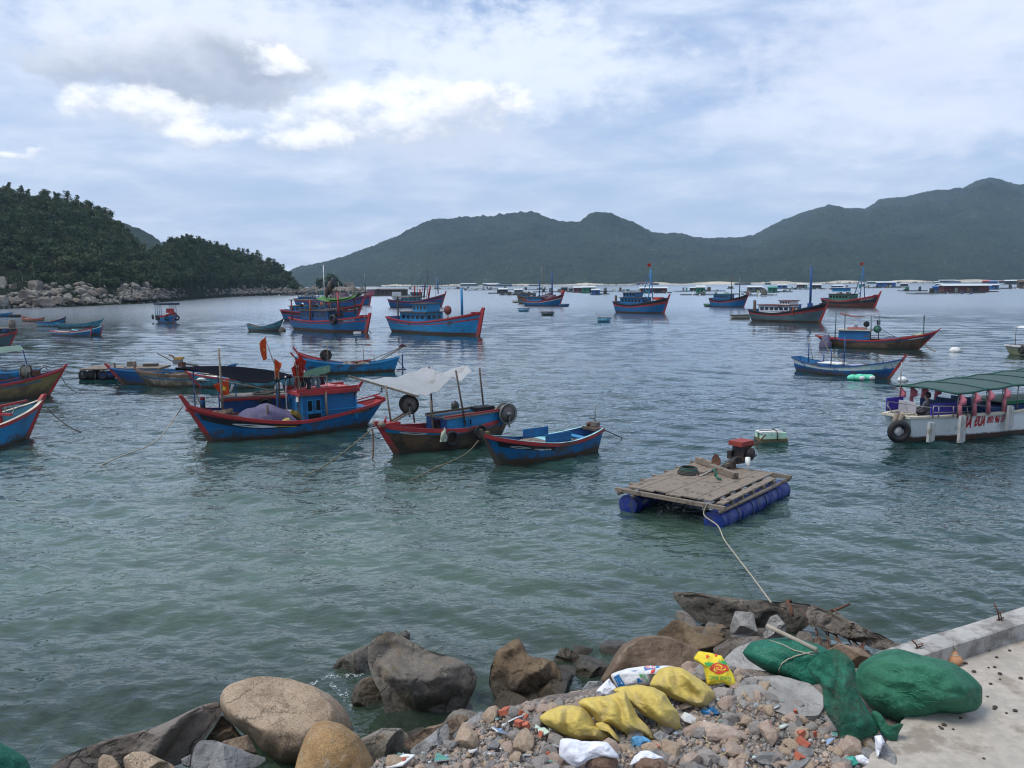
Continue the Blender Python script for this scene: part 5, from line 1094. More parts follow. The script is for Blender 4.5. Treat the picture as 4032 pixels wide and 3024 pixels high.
P = [[Vector((-2.9 + 2.7 * u, -.8 + 1.6 * v, 3.05 - .22 * math.sin(math.pi * u) * (1) + .12 * (1 - u))) for v in (0, .33, .66, 1)] for u in [i / 10 for i in range(11)]]; m = MB(); m.sheet(P, pmat('brown_red_cloth', (.20, .06, .04), .8), .04); m.build('awning', r)
P = [[Vector((-.1 + 4.9 * u, -.5 + 1.0 * v * (1 - .7 * u), 2.88 - .14 * math.sin(math.pi * u) + .2 * u)) for v in (0, .33, .66, 1)] for u in [i / 10 for i in range(11)]]; m = MB(); m.sheet(P, pmat('dark_green_awning', (.012, .035, .035), .8), .05); m.build('awning', r)
m = MB(); m.ball((-.6, -.3, 2.2), .28, BLACK, 8, 5); m.box((.4, -.2, 2.35), (.26, .2, .4), BLACK, rz=.4); m.ball((.3, 0, 1.75), .36, GREENP, 8, 5); m.build('deck_gear', r); m = MB(); m.bar((.4, -.3, 1.9), (2.0, -.2, 1.0), .05, .05, GREYB); m.build('boom', r)
YS.pop(r.name, None); put_on(r, heap((0, 0, 0), .95, .55, .42, TARPV, 26, .15), 'tarpaulin', (1.6, 0, .68), label='violet tarpaulin over nets in the wooden boat with the pole awning', cat='tarpaulin')
put_on(r, heap((0, 0, 0), .5, .3, .25, NETG, 27, .4), 'net_heap', (3.9, 0, 1.25), label='green net in the bow of the wooden boat with the pole awning', cat='fishing net')
put_on(r, heap((0, 0, -.6), .55, .45, 1.2, TARPV, 28, .2), 'net_bundle', (-4.0, -.6, .45), label='violet net bundle hanging off the stern of the wooden boat with the pole awning', cat='net bundle')
# 35: peeling blue and white boat
WB = pmat('peeling_white_blue', (.50, .56, .56), .7, .15, 2, dirt=(.012, .09, .30), dirt_amt=.30, dscale=2.6)
r, L_ = place('open_boat', (3502, 1496), (3146, 1461), 1.9, label='open boat with peeling white over blue paint and red stem, near the tour boat', cat='open boat')
h = Hull(L_, 1.9, .58, 1.35, .95, ob=.9, os_=.3, tr=.5, boot=.05, tm=.42); h.build(r, [(.42, BLUED), (.55, BLUE), (.95, WB), (1, WB)], deck=.35, inner=BLUE, stem=RED, stemh=.35, gun=BLUED, gh=.05); h.done(r)
for x, y, z1 in ((-2.2, -.6, 2.0), (-.3, -.8, 1.75), (.6, -.7, 2.6), (-1.8, .5, 1.3)): pole(r, (x, y, .6), (x, y, z1), .035, BLUED)
pole(r, (-2.5, .3, .8), (-3.0, .4, 2.3), .02, POLE); m = MB(); m.box((-.7, 0, .72), (1.6, 1.2, .05), FOAM); m.box((.5, 0, .66), (.1, 1.6, .06), BLUED); m.box((-1.6, 0, .66), (.1, 1.6, .06), BLUED); m.build('deck_board', r)
put_on(r, heap((0, 0, 0), 1.0, .5, .2, pmat('lilac_net', (.30, .31, .40), .9), 29, .25), 'net_heap', (1.2, 0, .6), label='lilac grey net heap lying in the peeling blue and white boat', cat='fishing net')
m = MB(); m.ring((2.6, .1, 1.1), .22, .04, METAL, 'Y'); m.build('hoop', r)
e = empty('float_bundle', W(3390, 1494)[:], .1, label='bundle of mint green floats against the side of the peeling boat', cat='floats')
for i, (x, y) in enumerate([(-.55, 0), (-.2, -.18), (.22, -.05), (.5, -.12), (0, .2)]):
    m = MB(); m.ball((x, y, .12), .3, pmat('mint_float', (.12, .55, .36), .6), 12, 8, 1.2, .8, .7); m.build('float', e)
    m = MB(); m.ball((x + .05, y - .2, .12), .17, FOAM, 10, 6, 1.2, .5, .8); m.build('float', e) if i in (1, 3) else None
for (px, py, s_, l) in [(3552, 1502, .26, 'white round mooring buoy in front of the tour boat awning post'), (3760, 1386, .42, 'white oblong buoy alone on the water at the right'), (262, 1490, .3, 'x')]:
    if l == 'x': continue
    m = MB(); m.ball((0, 0, .1), s_, FOAM, 16, 10, 1.1, 1.0, .8); m.tube([(s_ * .9, 0, .05), (s_ * 1.4, 0, .02)], s_ * .2, CREAM, 8); o = m.build('buoy', loc=W(px, py)); props(o, l, 'buoy')
m = MB(); m.ball((0, 0, .1), .22, FOAM, 12, 8); m.ball((.25, .1, .1), .16, FOAM, 12, 8); props(m.build('buoy', loc=W(52, 1497)), 'grey white buoy at the stern of the blue boat at the left edge', 'buoy')
m = MB(); m.ball((0, 0, .1), .3, FOAM, 12, 8); props(m.build('buoy', loc=W(10, 1362)), 'pale buoy against the grey hull at the left edge', 'buoy')
m = MB(); m.ball((0, 0, .1), .45, WOOD, 12, 8, 1.2); props(m.build('buoy', loc=W(1110, 1304)), 'weathered round buoy at the bow of the lone rowing boat', 'buoy')
m = MB(); m.ball((0, 0, .12), .21, BLACK, 14, 8, 1, 1, 1.1); m.tube([(0, 0, .3), (0, 0, .42)], .025, RUST, 6); props(m.build('buoy', loc=W(1792, 1606)), 'black mooring buoy with an iron ring behind the white awning', 'buoy')
# ---- small passenger boat near the headland
r, L_ = place('passenger_boat', (700, 1274), (613, 1268), 2.6, L=8.5, label='small red and blue passenger boat with a dark canopy near the headland', cat='passenger boat'); r.rotation_euler.z = R(-55)
h = Hull(8.5, 3.0, 1.0, 2.0, 1.1, ob=.9, os_=.3); h.build(r, [(.6, BLUE), (.75, BLUE2), (1, RED)], deck=.4, inner=RED, stem=RED, stemh=.2, gun=RED); h.done(r)
for x in (-3, -1.5, 0, 1.4):
    for s_ in (-1, 1): pole(r, (x, s_ * 1.2, .8), (x, s_ * 1.2, 3.1), .05, BLUE2, 'canopy_post')
m = MB(); m.box((.2, 0, 3.2), (4.4, 3.2, .30), pmat('dark_canopy', (.012, .03, .05), .6)); m.box((-2.4, 0, 3.1), (1.6, 2.7, .08), TARPW); m.build('canopy', r)
for x, s_ in ((3.6, 1), (3.4, -1), (.5, -1), (-1.0, -1), (-3.8, -1)): tyre(r, (x, s_ * (1.5 if x < 2 else .75), .9), .33, 'X' if x > 3 else 'Y', .13)
m = MB(); m.box((2.3, 0, 2.1), (1.0, 1.0, .7), RED); m.build('bow_locker', r)
# ---- coracles and dinghies
def coracle(px, py, rad, mat, label, h_=.62, pad=False):
    r = empty('coracle', W(px, py)[:], label=label, cat='coracle', group='round coracles and dinghies on the bay')
    m = MB(); m.lathe([(0, -.1), (rad * .55, -.1), (rad * .86, .1), (rad, h_), (rad * .95, h_), (rad * .82, .15), (rad * .5, .02), (0, .02)], (0, 0, 0), mat, 24); m.build('hull', r)
    m = MB(); m.ring((0, 0, h_ + .02), rad * .985, .05, DWOOD, 'Z', 24, 6); m.build('rim', r)
    if pad: pole(r, (-rad * .5, 0, .2), (-rad * 1.1, .3, 1.5), .03, POLE, 'oar')
    return r
LB_ = pmat('light_blue_coracle', (.13, .36, .50), .6, dirt=(.05, .1, .13), dirt_amt=.25)
coracle(2031, 1192, 1.15, CREAM, 'small yellowish coracle left of the boat pair at centre'); coracle(2081, 1203, 1.4, CREAM, 'cream coracle touching the blue boat of the pair at centre'); coracle(2222, 1207, 1.35, BLUE, 'blue coracle at the bow of the blue boat of the pair at centre')
coracle(2062, 1226, 1.35, LB_, 'light blue coracle below the boat pair at centre, left of the grey one'); coracle(2156, 1241, 1.35, GREYB, 'grey green coracle with a pale band between two light blue ones', pad=True); coracle(2378, 1267, 1.15, LB_, 'light blue coracle with an oar, nearest of the coracles', pad=True)
coracle(2795, 1207, 1.6, GREENP, 'green coracle at the stern of the dark roofed blue boat')
r = empty('dinghy', W(2916, 1255)[:], .0, label='cream white dinghy lying left of the grey hulled boat', cat='dinghy')
h = Hull(3.0, 1.5, .62, .7, .65, ob=.2, os_=.1, tr=.85, boot=.05, fb=3.5); h.build(r, [(.6, CREAM), (1, CREAM)], deck=.4, inner=WOOD, gun=DWOOD, N=16); h.done(r)
# ---- mooring ropes
rope_obj('mooring_rope', [wA(4.35, 0, 1.55), W(690, 1640, 1.0), W(610, 1740, .45), W(480, 1795, .1), W(390, 1835, -.02)], .022, ROPE, label='pale rope curving from the bow of the red cabin boat down leftward', cat='rope')
rope_obj('mooring_rope', [W(1466, 1688, .95), W(1380, 1760, .5), W(1270, 1840, .1), W(1180, 1880, -.03)], .022, pmat('olive_rope', (.14, .12, .07), .9), label='olive rope slanting down leftward from the bow of the brown boat', cat='rope')
rope_obj('mooring_rope', [W(1466, 1690, .9), W(1470, 1740, .5), W(1468, 1800, 0.02), W(1466, 1810, -.1)], .03, RUST, label='dark rope hanging straight down from the bow of the brown boat', cat='rope')
rope_obj('mooring_rope', [W(1884, 1735, .7), W(1830, 1790, .35), W(1700, 1850, .08), W(1600, 1900, -.03)], .02, pmat('olive_rope', (.14, .12, .07), .9), label='olive rope running from the bow of the small blue open boat to the water', cat='rope')
rope_obj('mooring_rope', [W(2362, 1686, .7), W(2400, 1702, .4), W(2453, 1726, -.02)], .02, DROPE, label='short dark rope from the stern of the small blue open boat', cat='rope')
rope_obj('mooring_rope', [W(183, 1604, 1.0), W(230, 1650, .5), W(290, 1690, .15), W(340, 1706, -.02)], .025, DROPE, label='dark rope from the blue boat with white rail at the left edge', cat='rope')
rope_obj('mooring_rope', [W(240, 1480, 1.0), W(265, 1520, .4), W(308, 1550, -.02)], .02, DROPE, label='dark rope from the bow of the ochre boat', cat='rope')
rope_obj('mooring_rope', [W(3628, 1322, 1.2), W(3645, 1360, .4), W(3684, 1386, -.02)], .04, pmat('olive_rope', (.14, .12, .07), .9), label='rope from the bow of the wooden boat with the pole awning', cat='rope')
rope_obj('mooring_rope', [W(1436, 1245, 2.3), W(1446, 1290, .8), W(1462, 1313, -.02)], .05, ROPE, label='pale rope from the bow of the numbered blue boat', cat='rope')
rope_obj('mooring_rope', [W(3234, 1322, 1.0), W(3270, 1390, .6), W(3320, 1425, .9)], .03, pmat('olive_rope', (.14, .12, .07), .9), label='yellowish rope tying the peeling boat to the wooden boat above it', cat='rope')
# ================================================================ drum raft with outboard
A_, B_, C_, D_ = W(2439, 1920, .62), W(2853, 1985, .62), W(3091, 1862, .62), W(2730, 1826, .62)
rx = ((C_ - B_) + (D_ - A_)); ang = math.atan2(rx.y, rx.x); Lr = 4.35; cr = (A_ + B_ + C_ + D_) / 4; Wr = 3.0
rr_ = empty('drum_raft', (cr.x, cr.y, 0), ang, label='plank deck raft floating on two rows of blue drums in the foreground', cat='raft')
m = MB(); pw = [.42, .40, .45, .38, .43, .40]; y = -Wr / 2 + .35
for i, p_ in enumerate(pw):
    m.box((-.05 + .04 * (i % 2), y + p_ / 2, .64 + .004 * (i % 2)), (Lr - .5 + .1 * (i % 3), p_ - .012, .035), WOOD); y += p_
m.build('deck', rr_)
m = MB(); m.box((-.3, -Wr / 2 + .12, .63), (Lr - .9, .2, .035), WOOD, rz=.02); m.build('loose_plank', rr_)
m = MB()
for i, x in enumerate([-Lr / 2 + .02, -1.45, -.85, -.2, .5, 1.2, Lr / 2 - .05]):
    m.box((x, (.05 if i not in (0, 6) else 0), .565), (.10, Wr + (.22 if i in (0, 6) else .10), .10), WOOD)
m.build('cross_beam', rr_)
for s_ in (-1, 1):
    for dy in (-.22, .22):
        m = MB(); m.tube([(-Lr / 2 - .02, s_ * 1.28 + dy, .47), (Lr / 2 + .05, s_ * 1.28 + dy, .47)], .055, WOOD, 8); m.build('side_pole', rr_)
    for i in range(5):
        x = -Lr / 2 + .52 + i * .86; m = MB(); rr0 = .29; M_ = Matrix.Rotation(math.pi / 2, 3, 'Y')
        DR = pmat('drum_blue', (.010, .030, .20), .38, .2, 3, dirt=(.05, .06, .10), dirt_amt=.25, dscale=2)
        m.lathe([(0, -.425), (rr0 - .03, -.425), (rr0, -.41), (rr0, -.40), (rr0 - .012, -.38), (rr0 - .01, -.15), (rr0 + .004, -.14), (rr0 + .004, -.12), (rr0 - .01, -.11), (rr0 - .01, .38), (rr0, .40), (rr0, .41), (rr0 - .03, .425), (0, .425)], (x, s_ * 1.28, .14), DR, 24, 'X'); m.build('drum', rr_)
    m = MB()
    for i in range(4): m.ring((-Lr / 2 + .95 + i * .86, s_ * 1.28, .14), .292, .012, RUB, 'X', 20, 5)
    m.build('strap', rr_)
m = MB(); m.box((.85, -.1, .76), (.14, 1.25, .17), WOOD, rz=-.5); m.box((1.55, .75, .76), (.14, 1.1, .16), WOOD, rz=-.5); m.box((1.75, .1, .78), (.3, .22, .22), DWOOD); m.build('timber_block', rr_)
# engine with its long shaft, laid diagonally on the deck
em = empty('longtail_engine', rr_.matrix_basis @ Vector((1.75, .05, .73)), ang + R(-12), label='long tail engine with red tank and bladed shaft lying on the drum raft', cat='engine')
ENB = pmat('engine_black', (.025, .022, .022), .6, .3, 9, dirt=(.10, .05, .03), dirt_amt=.3, dscale=7); m = MB(); m.box((.45, 0, .36), (.42, .44, .40), ENB, taper=.9); m.box((.40, 0, .16), (.62, .30, .18), ENB); m.box((.2, .2, .3), (.2, .14, .24), ENB); m.lathe([(0, -.31), (.19, -.31), (.19, -.24), (.1, -.22), (0, -.22)], (.5, 0, .34), ENB, 18, 'Y'); m.tube([(.6, .0, .42), (.75, 0, .55), (.95, -.05, .58)], .035, RUST, 8); [m.box((.45 + .05 * i, -.02, .57), (.015, .46, .06), RUST) for i in range(4)]; m.build('engine_block', em)
m = MB(); m.box((.42, 0, .66), (.60, .48, .14), pmat('engine_red', (.24, .035, .025), .6, dirt=(.05, .03, .02), dirt_amt=.3)); m.build('fuel_tank', em)
m = MB(); m.tube([(.6, -.1, .5), (.95, -.2, .62), (1.3, -.22, .82)], .025, RUST, 6); m.build('tiller', em)
m = MB(); m.bar((.3, 0, .12), (-1.25, .12, -.06), .13, .10, WOOD); m.tube([(.1, -.1, .28), (-1.55, -.05, -.08)], .028, METAL, 8); m.bar((.45, -.12, .12), (.9, -.2, .25), .05, .05, WOOD); m.build('shaft', em)
def blade(c, sx, sz, mat, M=None):
    mb = MB(); P = [[Vector(c) + Vector((.05 * math.sin(v * 2.4), (u - .5) * sx * math.sin(math.pi * (.12 + .8 * v)) , v * sz)) for v in [q / 7 for q in range(8)]] for u in [q / 5 for q in range(6)]]
    mb.grid(P, mat); mb.grid([[p + Vector((.012, 0, 0)) for p in q] for q in P], mat, flip=True); return mb
b = blade((-.55, .2, -.02), .34, .42, RUST); b.tube([(-.55, .2, -.12), (-.55, .2, .05)], .03, RUST, 6); b.build('propeller_guard', em)
m = MB(); 
for k in (-1, 1): m.box((-1.55, k * .09, -.08 + .02 * k), (.02, .17, .09), RUST, M=Matrix.Rotation(k * .5, 3, 'Y'))
m.lathe([(0, -.05), (.035, -.05), (.02, .06), (0, .06)], (-1.57, 0, -.08), METAL, 10, 'X'); m.build('propeller', em)
mb = MB(); mb.tube([(0, 0, 0), (.0, -.03, .14), (.0, -.06, .22), (0, -.08, .27)], [.075, .08, .055, .02], FOAM, 12); o = mb.build('plastic_bottle'); o.matrix_world = rr_.matrix_basis @ Matrix.Translation((1.78, -.42, 1.05)) @ Matrix.Rotation(R(200), 4, 'Y'); props(o, 'dirty white plastic bottle tied upside down under the raft engine', 'bottle')
m = MB()
for i in range(5): m.ring((0, 0, .03 + .035 * i), .30 - .02 * i, .022, DROPE if i != 3 else pmat('green_rope', (.015, .10, .07), .8), 'Z', 22, 6)
o = m.build('rope_coil'); o.location = rr_.matrix_basis @ Vector((.35, .75, .67)); props(o, 'coiled dark and green rope on the raft deck beside the shaft', 'rope coil')
m = MB(); m.tube([(0, 0, 0), (.05, .03, .1), (.0, .1, .16), (-.05, .02, .2), (.03, -.05, .1), (.02, -.18, .0), (.1, -.3, -.02)], .03, pmat('green_rope', (.02, .22, .13), .8), 6)
o = m.build('rope_knot'); o.location = rr_.matrix_basis @ Vector((.28, -.12, .72)); props(o, 'bright green rope knotted round the shaft end on the raft', 'rope')
rp = [rr_.matrix_basis @ Vector((-Lr / 2 - .04, -1.28 + .1, .66)), rr_.matrix_basis @ Vector((-Lr / 2 - .1, -1.1, .35)), W(2826, 2070, .30), W(2852, 2125, .14), W(2900, 2190, .16), W(2965, 2275, .34), W(3036, 2372, .72)]
rope_obj('mooring_rope', rp, .016, ROPE, label='pale rope from the drum raft to the broken concrete ledge', cat='rope')
# floating foam block
e = empty('foam_float', W(3050, 1742)[:], .12, label='mint and white foam block float tied with dark cord beside the raft engine', cat='float')
m = MB(); m.box((0, .35, .16), (1.05, .7, .40), pmat('mint_foam', (.40, .62, .48), .7, .1, 5, .3, 30, dirt=(.12, .14, .09), dirt_amt=.4, dscale=3), taper=.93); m.box((0, .35, .06), (1.08, .73, .16), OCHRE); m.build('block', e)
m = MB(); m.box((-.1, .3, .385), (.9, .5, .06), FOAM, rz=.05); m.build('sheet', e)
m = MB(); m.tube([(-.55, .3, .15), (-.5, .3, .42), (.1, .25, .45), (.5, .2, .38), (.56, .2, .1)], .02, DROPE, 6); m.tube([(.1, -.04, .1), (.1, 0, .4), (.15, .5, .45), (.15, .74, .2)], .02, DROPE, 6); m.build('cord', e)
# ================================================================ white tour boat at the right edge
pA, pB = W(3572, 1756), W(4032, 1700); dr = (pB - pA).normalized(); Lt = 9.4; ct = pA + dr * (Lt / 2 + .8) + Vector((-dr.y, dr.x, 0)) * .85; at_ = math.atan2(dr.y, dr.x)
rt_ = empty('tour_boat', (ct.x, ct.y, 0), at_, label='white tour boat with red lettering, green canopy and pink curtains at the right edge', cat='tour boat')
WHT = pmat('tour_white', (.78, .80, .78), .45, .08, 1.5, .1, 8, dirt=(.42, .45, .42), dirt_amt=.15, dscale=1.5); NAVY = pmat('tour_navy', (.012, .045, .15), .5, .15, 2)
ht = Hull(Lt, 2.7, 1.0, 1.5, 1.02, ob=1.2, os_=.45, tr=.45, boot=.2, tm=.45, pb=1.8)
ht.build(rt_, [(.06, WHITE), (.30, WHT), (.96, WHT), (1.0, WHITE)], deck=.30, inner=WHITE, deckmat=CREAM, gun=CREAM, gw=.14, gh=.06)
ht.patch(.70, .99, lambda u: .0, lambda u: .93, NAVY, .012); ht.patch(.69, .80, lambda u: .47 - .38 * math.sqrt(max(0, 1 - u * u)), lambda u: .47 + .38 * math.sqrt(max(0, 1 - u * u)), WHT, .024)
inv = (Matrix.Translation(rt_.location) @ Matrix.Rotation(at_, 4, 'Z')).inverted()
def locx(px, yl):
    """local x on the line y = yl where the photo column px meets it"""
    d = ray(px, 1680); o = inv @ Vector((0, 0, 0)); e = (inv.to_3x3() @ Vector((d.x, d.y, 0))); t = (yl - o.y) / e.y; return o.x + e.x * t
YN = -1.36
TXT = pmat('lettering_red', (.42, .025, .03), .5, .1, 5)
xa, xb = locx(3816, YN) + .10, locx(3888, YN) + .10; xc, xd = locx(3893, YN) + .12, locx(3955, YN) + .10
def hull_text(body, x0, x1, hgt, q, name):
    vs, fs = textmesh(body, 1.0, TXT, 1.0, shear=.15, bold=.045); ax = [v[0] for v in vs]; ay = [v[1] for v in vs]; w_ = max(ax) - min(ax); h_ = max(ay) - min(ay); out = []
    for (x, y) in vs:
        X_ = x0 + (x - min(ax)) / w_ * (x1 - x0); Y_ = (y - min(ay)) / h_ * hgt; tc_ = (X_ + Lt / 2) / Lt; z = ht.zq(tc_, q) + Y_
        p = ht.pt(tc_, z, -1); k = 0
        for k in range(4):
            tc_ -= (p.x - X_) / Lt; p = ht.pt(tc_, z, -1)
        out.append(p + Vector((0, -.014, 0)))
    m = MB(); m.add(out, fs, TXT); return m.build(name, rt_)
hull_text('BA', xa, xa + (xb - xa) * .40, .47, .34, 'lettering'); hull_text('ĐUA', xa + (xb - xa) * .50, xb, .47, .38, 'lettering'); hull_text('0931 966 151', xc, xd, .30, .50, 'lettering'); ht.done(rt_)
FEND = pmat('grey_foam_board', (.42, .43, .42), .8, .15, 4, .3, 20, dirt=(.2, .18, .12), dirt_amt=.4)
for px_, z0, z1 in ((3655, .22, .95), (3776, .05, 1.08), (3962, .35, 1.28)):
    x = locx(px_, YN); m = MB(); m.box((x, YN - .10, (z0 + z1) / 2), (.24, .10, z1 - z0), FEND, M=Matrix.Rotation(.05, 3, 'Y')); m.box((x + .09, YN - .15, (z0 + z1) / 2), (.10, .07, z1 - z0 - .1), FEND); m.build('fender', rt_)
m = MB(); m.tube([(-5.6, -.2, .55), (-5.4, -.25, 1.15)], .09, WOOD, 8); m.tube([(-5.5, -.35, .6), (-5.3, -.4, 1.15)], .09, WOOD, 8); m.build('fender', rt_)
tx = locx(3548, -1.2); t_ = tyre(rt_, (tx, -1.12, .66), .30, 'Y', .13, M=Matrix.Rotation(R(-28), 3, 'Z')); m = MB(); m.ball((tx, -1.12, .66), .2, FEND, 12, 8, 1, .4, 1); m.build('tyre_plug', rt_)
CAN = pmat('canopy_green_net', (.075, .125, .12), .75, .15, 1.5); translucent(CAN, .25); CANE = pmat('canopy_edge', (.015, .07, .055), .7)
xs0, xs1, zc0, zc1 = locx(3769, YN + .1) - .25, 4.4, 1.92, 2.25
P = []; 
for i in range(25):
    u = i / 24; x = xs0 + (xs1 - xs0) * u; row = []
    for j in range(9):
        v = j / 8; row.append(Vector((x, (YN + .05) + 2.7 * v, zc0 + (zc1 - zc0) * u + .07 * math.sin(math.pi * v) - .05 * abs(math.sin(u * math.pi * 5)))))
    P.append(row)
m = MB(); m.sheet(P, CAN, .02); m.tube([P[i][0] for i in range(25)], .05, CANE, 6); m.tube([P[i][8] for i in range(25)], .05, CANE, 6); m.tube([P[0][j] for j in range(9)], .05, CANE, 6); m.build('canopy', rt_)
m = MB(); [m.tube([P[i][j] + Vector((0, 0, .02)) for j in range(9)], .022, CANE, 5) for i in (5, 10, 15, 20)]; m.build('canopy_rib', rt_)
PINK = pmat('pink_curtain', (.74, .26, .31), .85, .15, 4); translucent(PINK, .35)
def curtain(x, y, zt, zb):
    m = MB(); m.tube([(x, y, zt), (x + .02, y - .03, zt - .12), (x + .09, y - .06, zt - .22), (x + .06, y - .05, zt - .34), (x + .02, y, zt - .42), (x, y, (zt + zb) / 2), (x + .02, y, zb)], [.05, .07, .12, .15, .06, .07, .085], PINK, 8); m.build('curtain', rt_)
for px_ in (3769, 3826, 3880, 3942, 4002):
    x = locx(px_, YN + .1); zt = zc0 + (zc1 - zc0) * (x - xs0) / (xs1 - xs0) - .03; pole(rt_, (x, YN + .12, .95), (x, YN + .12, zt), .025, METAL, 'canopy_post')
    if px_ < 4000: curtain(x + .05, YN + .07, zt, 1.0)
for px_ in (3538, 3594, 3649, 3716):
    x = xs0 + (px_ - 3538) / 190 * 2.2; zt = zc0 - .03; pole(rt_, (x, 1.22, .95), (x, 1.22, zt), .025, METAL, 'canopy_post'); curtain(x, 1.18, zt, 1.05)
pole(rt_, (xs0 - .1, 1.1, .9), (xs0 - .1, 1.1, 2.9), .025, METAL, 'antenna_pole')
IND = pmat('indigo_panel', (.035, .02, .26), .6, .15, 3)
m = MB(); m.box((xs0 - .55, .95, 1.24), (.9, .04, .6), IND); m.box((xs0 + .1, -.75, 1.2), (1.4, .04, .56), IND); m.box((xs0 - .6, .3, 1.22), (.04, .8, .5), pmat('grey_panel', (.35, .34, .37), .6)); m.build('side_panel', rt_)
m = MB()
for a, b in (((-4.4, -1.0, 1.45), (-2.6, -1.25, 1.35)), ((-4.4, -1.0, 1.2), (-2.6, -1.25, 1.15)), ((-4.4, -1.0, 1.0), (-4.4, -1.0, 1.45)), ((-4.2, -1.08, 1.0), (-4.2, -1.08, 1.42)), ((-3.5, -1.15, 1.0), (-3.5, -1.15, 1.4)), ((-2.8, -1.2, 1.0), (-2.8, -1.2, 1.38)), ((-4.5, -1.0, 1.4), (-4.6, .9, 1.4)), ((-4.6, .9, 1.0), (-4.6, .9, 1.4)), ((-5.1, -.6, .95), (-4.9, -.2, 1.35)), ((-4.9, .3, .95), (-5.1, .5, 1.35))): m.tube([a, b], .02, METAL, 6)
m.build('railing', rt_); m = MB(); m.ring((-4.6, -.1, 1.02), .28, .03, ROPE, 'Z', 18, 6); m.ring((-4.55, .0, 1.06), .22, .03, ROPE, 'Z', 18, 6); m.build('rope_coil', rt_)
m = MB(); m.box((.9, .1, .95), (3.4, 1.7, .3), NAVY); [m.box((x, .6, 1.2), (.08, .9, .4), pmat('seat_blue', (.02, .06, .16), .6)) for x in (-2.6, -1.7, -.8)]; m.build('seat', rt_); m = MB(); m.box((1.5, .3, 1.24), (2.6, 1.5, .05), pmat('table_green', (.30, .44, .33), .6)); m.box((1.5, -.46, 1.18), (2.6, .03, .14), pmat('deep_green', (.01, .16, .06), .6)); m.build('table', rt_)
# ---- a person: one skinned body
def person(name, joints, edges, label, shirt, skin, pants=None, loc=(0, 0, 0), rz=0.0, hair=True):
    me = bpy.data.meshes.new(name); me.from_pydata([j[0] for j in joints], edges, []); o = bpy.data.objects.new(name, me); COL.objects.link(o)
    md = o.modifiers.new('skin', 'SKIN'); 
    for i, j in enumerate(joints):
        sv = me.skin_vertices[0].data[i]; r_ = j[1]; sv.radius = r_ if isinstance(r_, tuple) else (r_, r_); sv.use_root = (i == 0)
    sb = o.modifiers.new('sub', 'SUBSURF'); sb.levels = 2; sb.render_levels = 2
    dg = bpy.context.evaluated_depsgraph_get(); me2 = bpy.data.meshes.new_from_object(o.evaluated_get(dg)); o.modifiers.clear(); o.data = me2
    for m_ in (skin, shirt, pants or shirt): me2.materials.append(m_)
    for p in me2.polygons:
        c = p.center; p.use_smooth = True
        p.material_index = 0 if (c.z > .60 or abs(c.x) > .30 and c.y < -.22) else (2 if c.z < .12 else 1)
    o.location = loc; o.rotation_euler = (0, 0, rz); return props(o, label, 'person')
SKIN = pmat('skin', (.20, .11, .075), .6, .08, 5); SHIRT = pmat('grey_shirt', (.085, .085, .11), .85, .15, 5); HAIR = pmat('black_hair', (.008, .007, .007), .7); PANTS = pmat('dark_trousers', (.02, .02, .03), .85)
J = [((0, 0, .08), (.15, .12)), ((0, .02, .28), (.14, .10)), ((0, .01, .45), (.17, .11)), ((0, 0, .56), (.07, .07)), ((0, -.01, .64), (.052, .055)), ((0, -.02, .74), (.085, .10)), ((0, -.02, .84), (.08, .095)),
     ((.17, 0, .50), .06), ((.25, -.02, .28), .048), ((.27, -.22, .16), .038), ((.24, -.36, .18), .03), ((-.17, 0, .50), .06), ((-.25, -.02, .28), .048), ((-.25, -.22, .18), .038), ((-.2, -.34, .2), .03),
     ((.10, -.15, .06), .085), ((.12, -.45, .05), .065), ((.12, -.46, -.35), .045), ((-.10, -.15, .06), .085), ((-.12, -.45, .05), .065), ((-.12, -.46, -.35), .045)]
Ed = [(0, 1), (1, 2), (2, 3), (3, 4), (4, 5), (5, 6), (2, 7), (7, 8), (8, 9), (9, 10), (2, 11), (11, 12), (12, 13), (13, 14), (0, 15), (15, 16), (16, 17), (0, 18), (18, 19), (19, 20)]
pp = W(3668, 1640, .8); 
pr = person('person', J, Ed, 'person in a dark grey shirt sitting under the green canopy of the tour boat', SHIRT, SKIN, PANTS, (pp.x - .25, pp.y - .1, .88), R(-150))
m = MB(); m.ball((0, .02, .83), .108, HAIR, 14, 8, .95, 1.05, .85); m.ball((0, .05, .77), .1, HAIR, 12, 8, .95, .85, .95); m.build('hair', pr)
m = MB(); m.ball((0, -.115, .745), .018, SKIN, 8, 6); [m.ball((s_ * .085, -.01, .755), .025, SKIN, 8, 6, .4, 1, 1.2) for s_ in (-1, 1)]; [m.ball((s_ * .033, -.095, .775), .011, HAIR, 8, 6) for s_ in (-1, 1)]; m.box((0, -.103, .705), (.04, .008, .008), pmat('lips', (.22, .07, .05), .6)); m.build('face', pr)
for (sx, hx, hy, hz) in ((1, .24, -.36, .18), (-1, -.2, -.34, .2)):
    m = MB(); m.ball((hx, hy - .05, hz), .04, SKIN, 10, 6, .9, 1.2, .45)
    for k in range(4): m.tube([(hx + (k - 1.5) * .018, hy - .08, hz), (hx + (k - 1.5) * .02, hy - .12, hz - .005), (hx + (k - 1.5) * .02, hy - .14 - .006 * (k in (1, 2)), hz - .03)], [.009, .008, .007], SKIN, 6)
    m.tube([(hx - sx * .03, hy - .03, hz), (hx - sx * .06, hy - .06, hz - .01), (hx - sx * .065, hy - .09, hz - .015)], [.011, .01, .008], SKIN, 6)
    m.build('hand', pr)
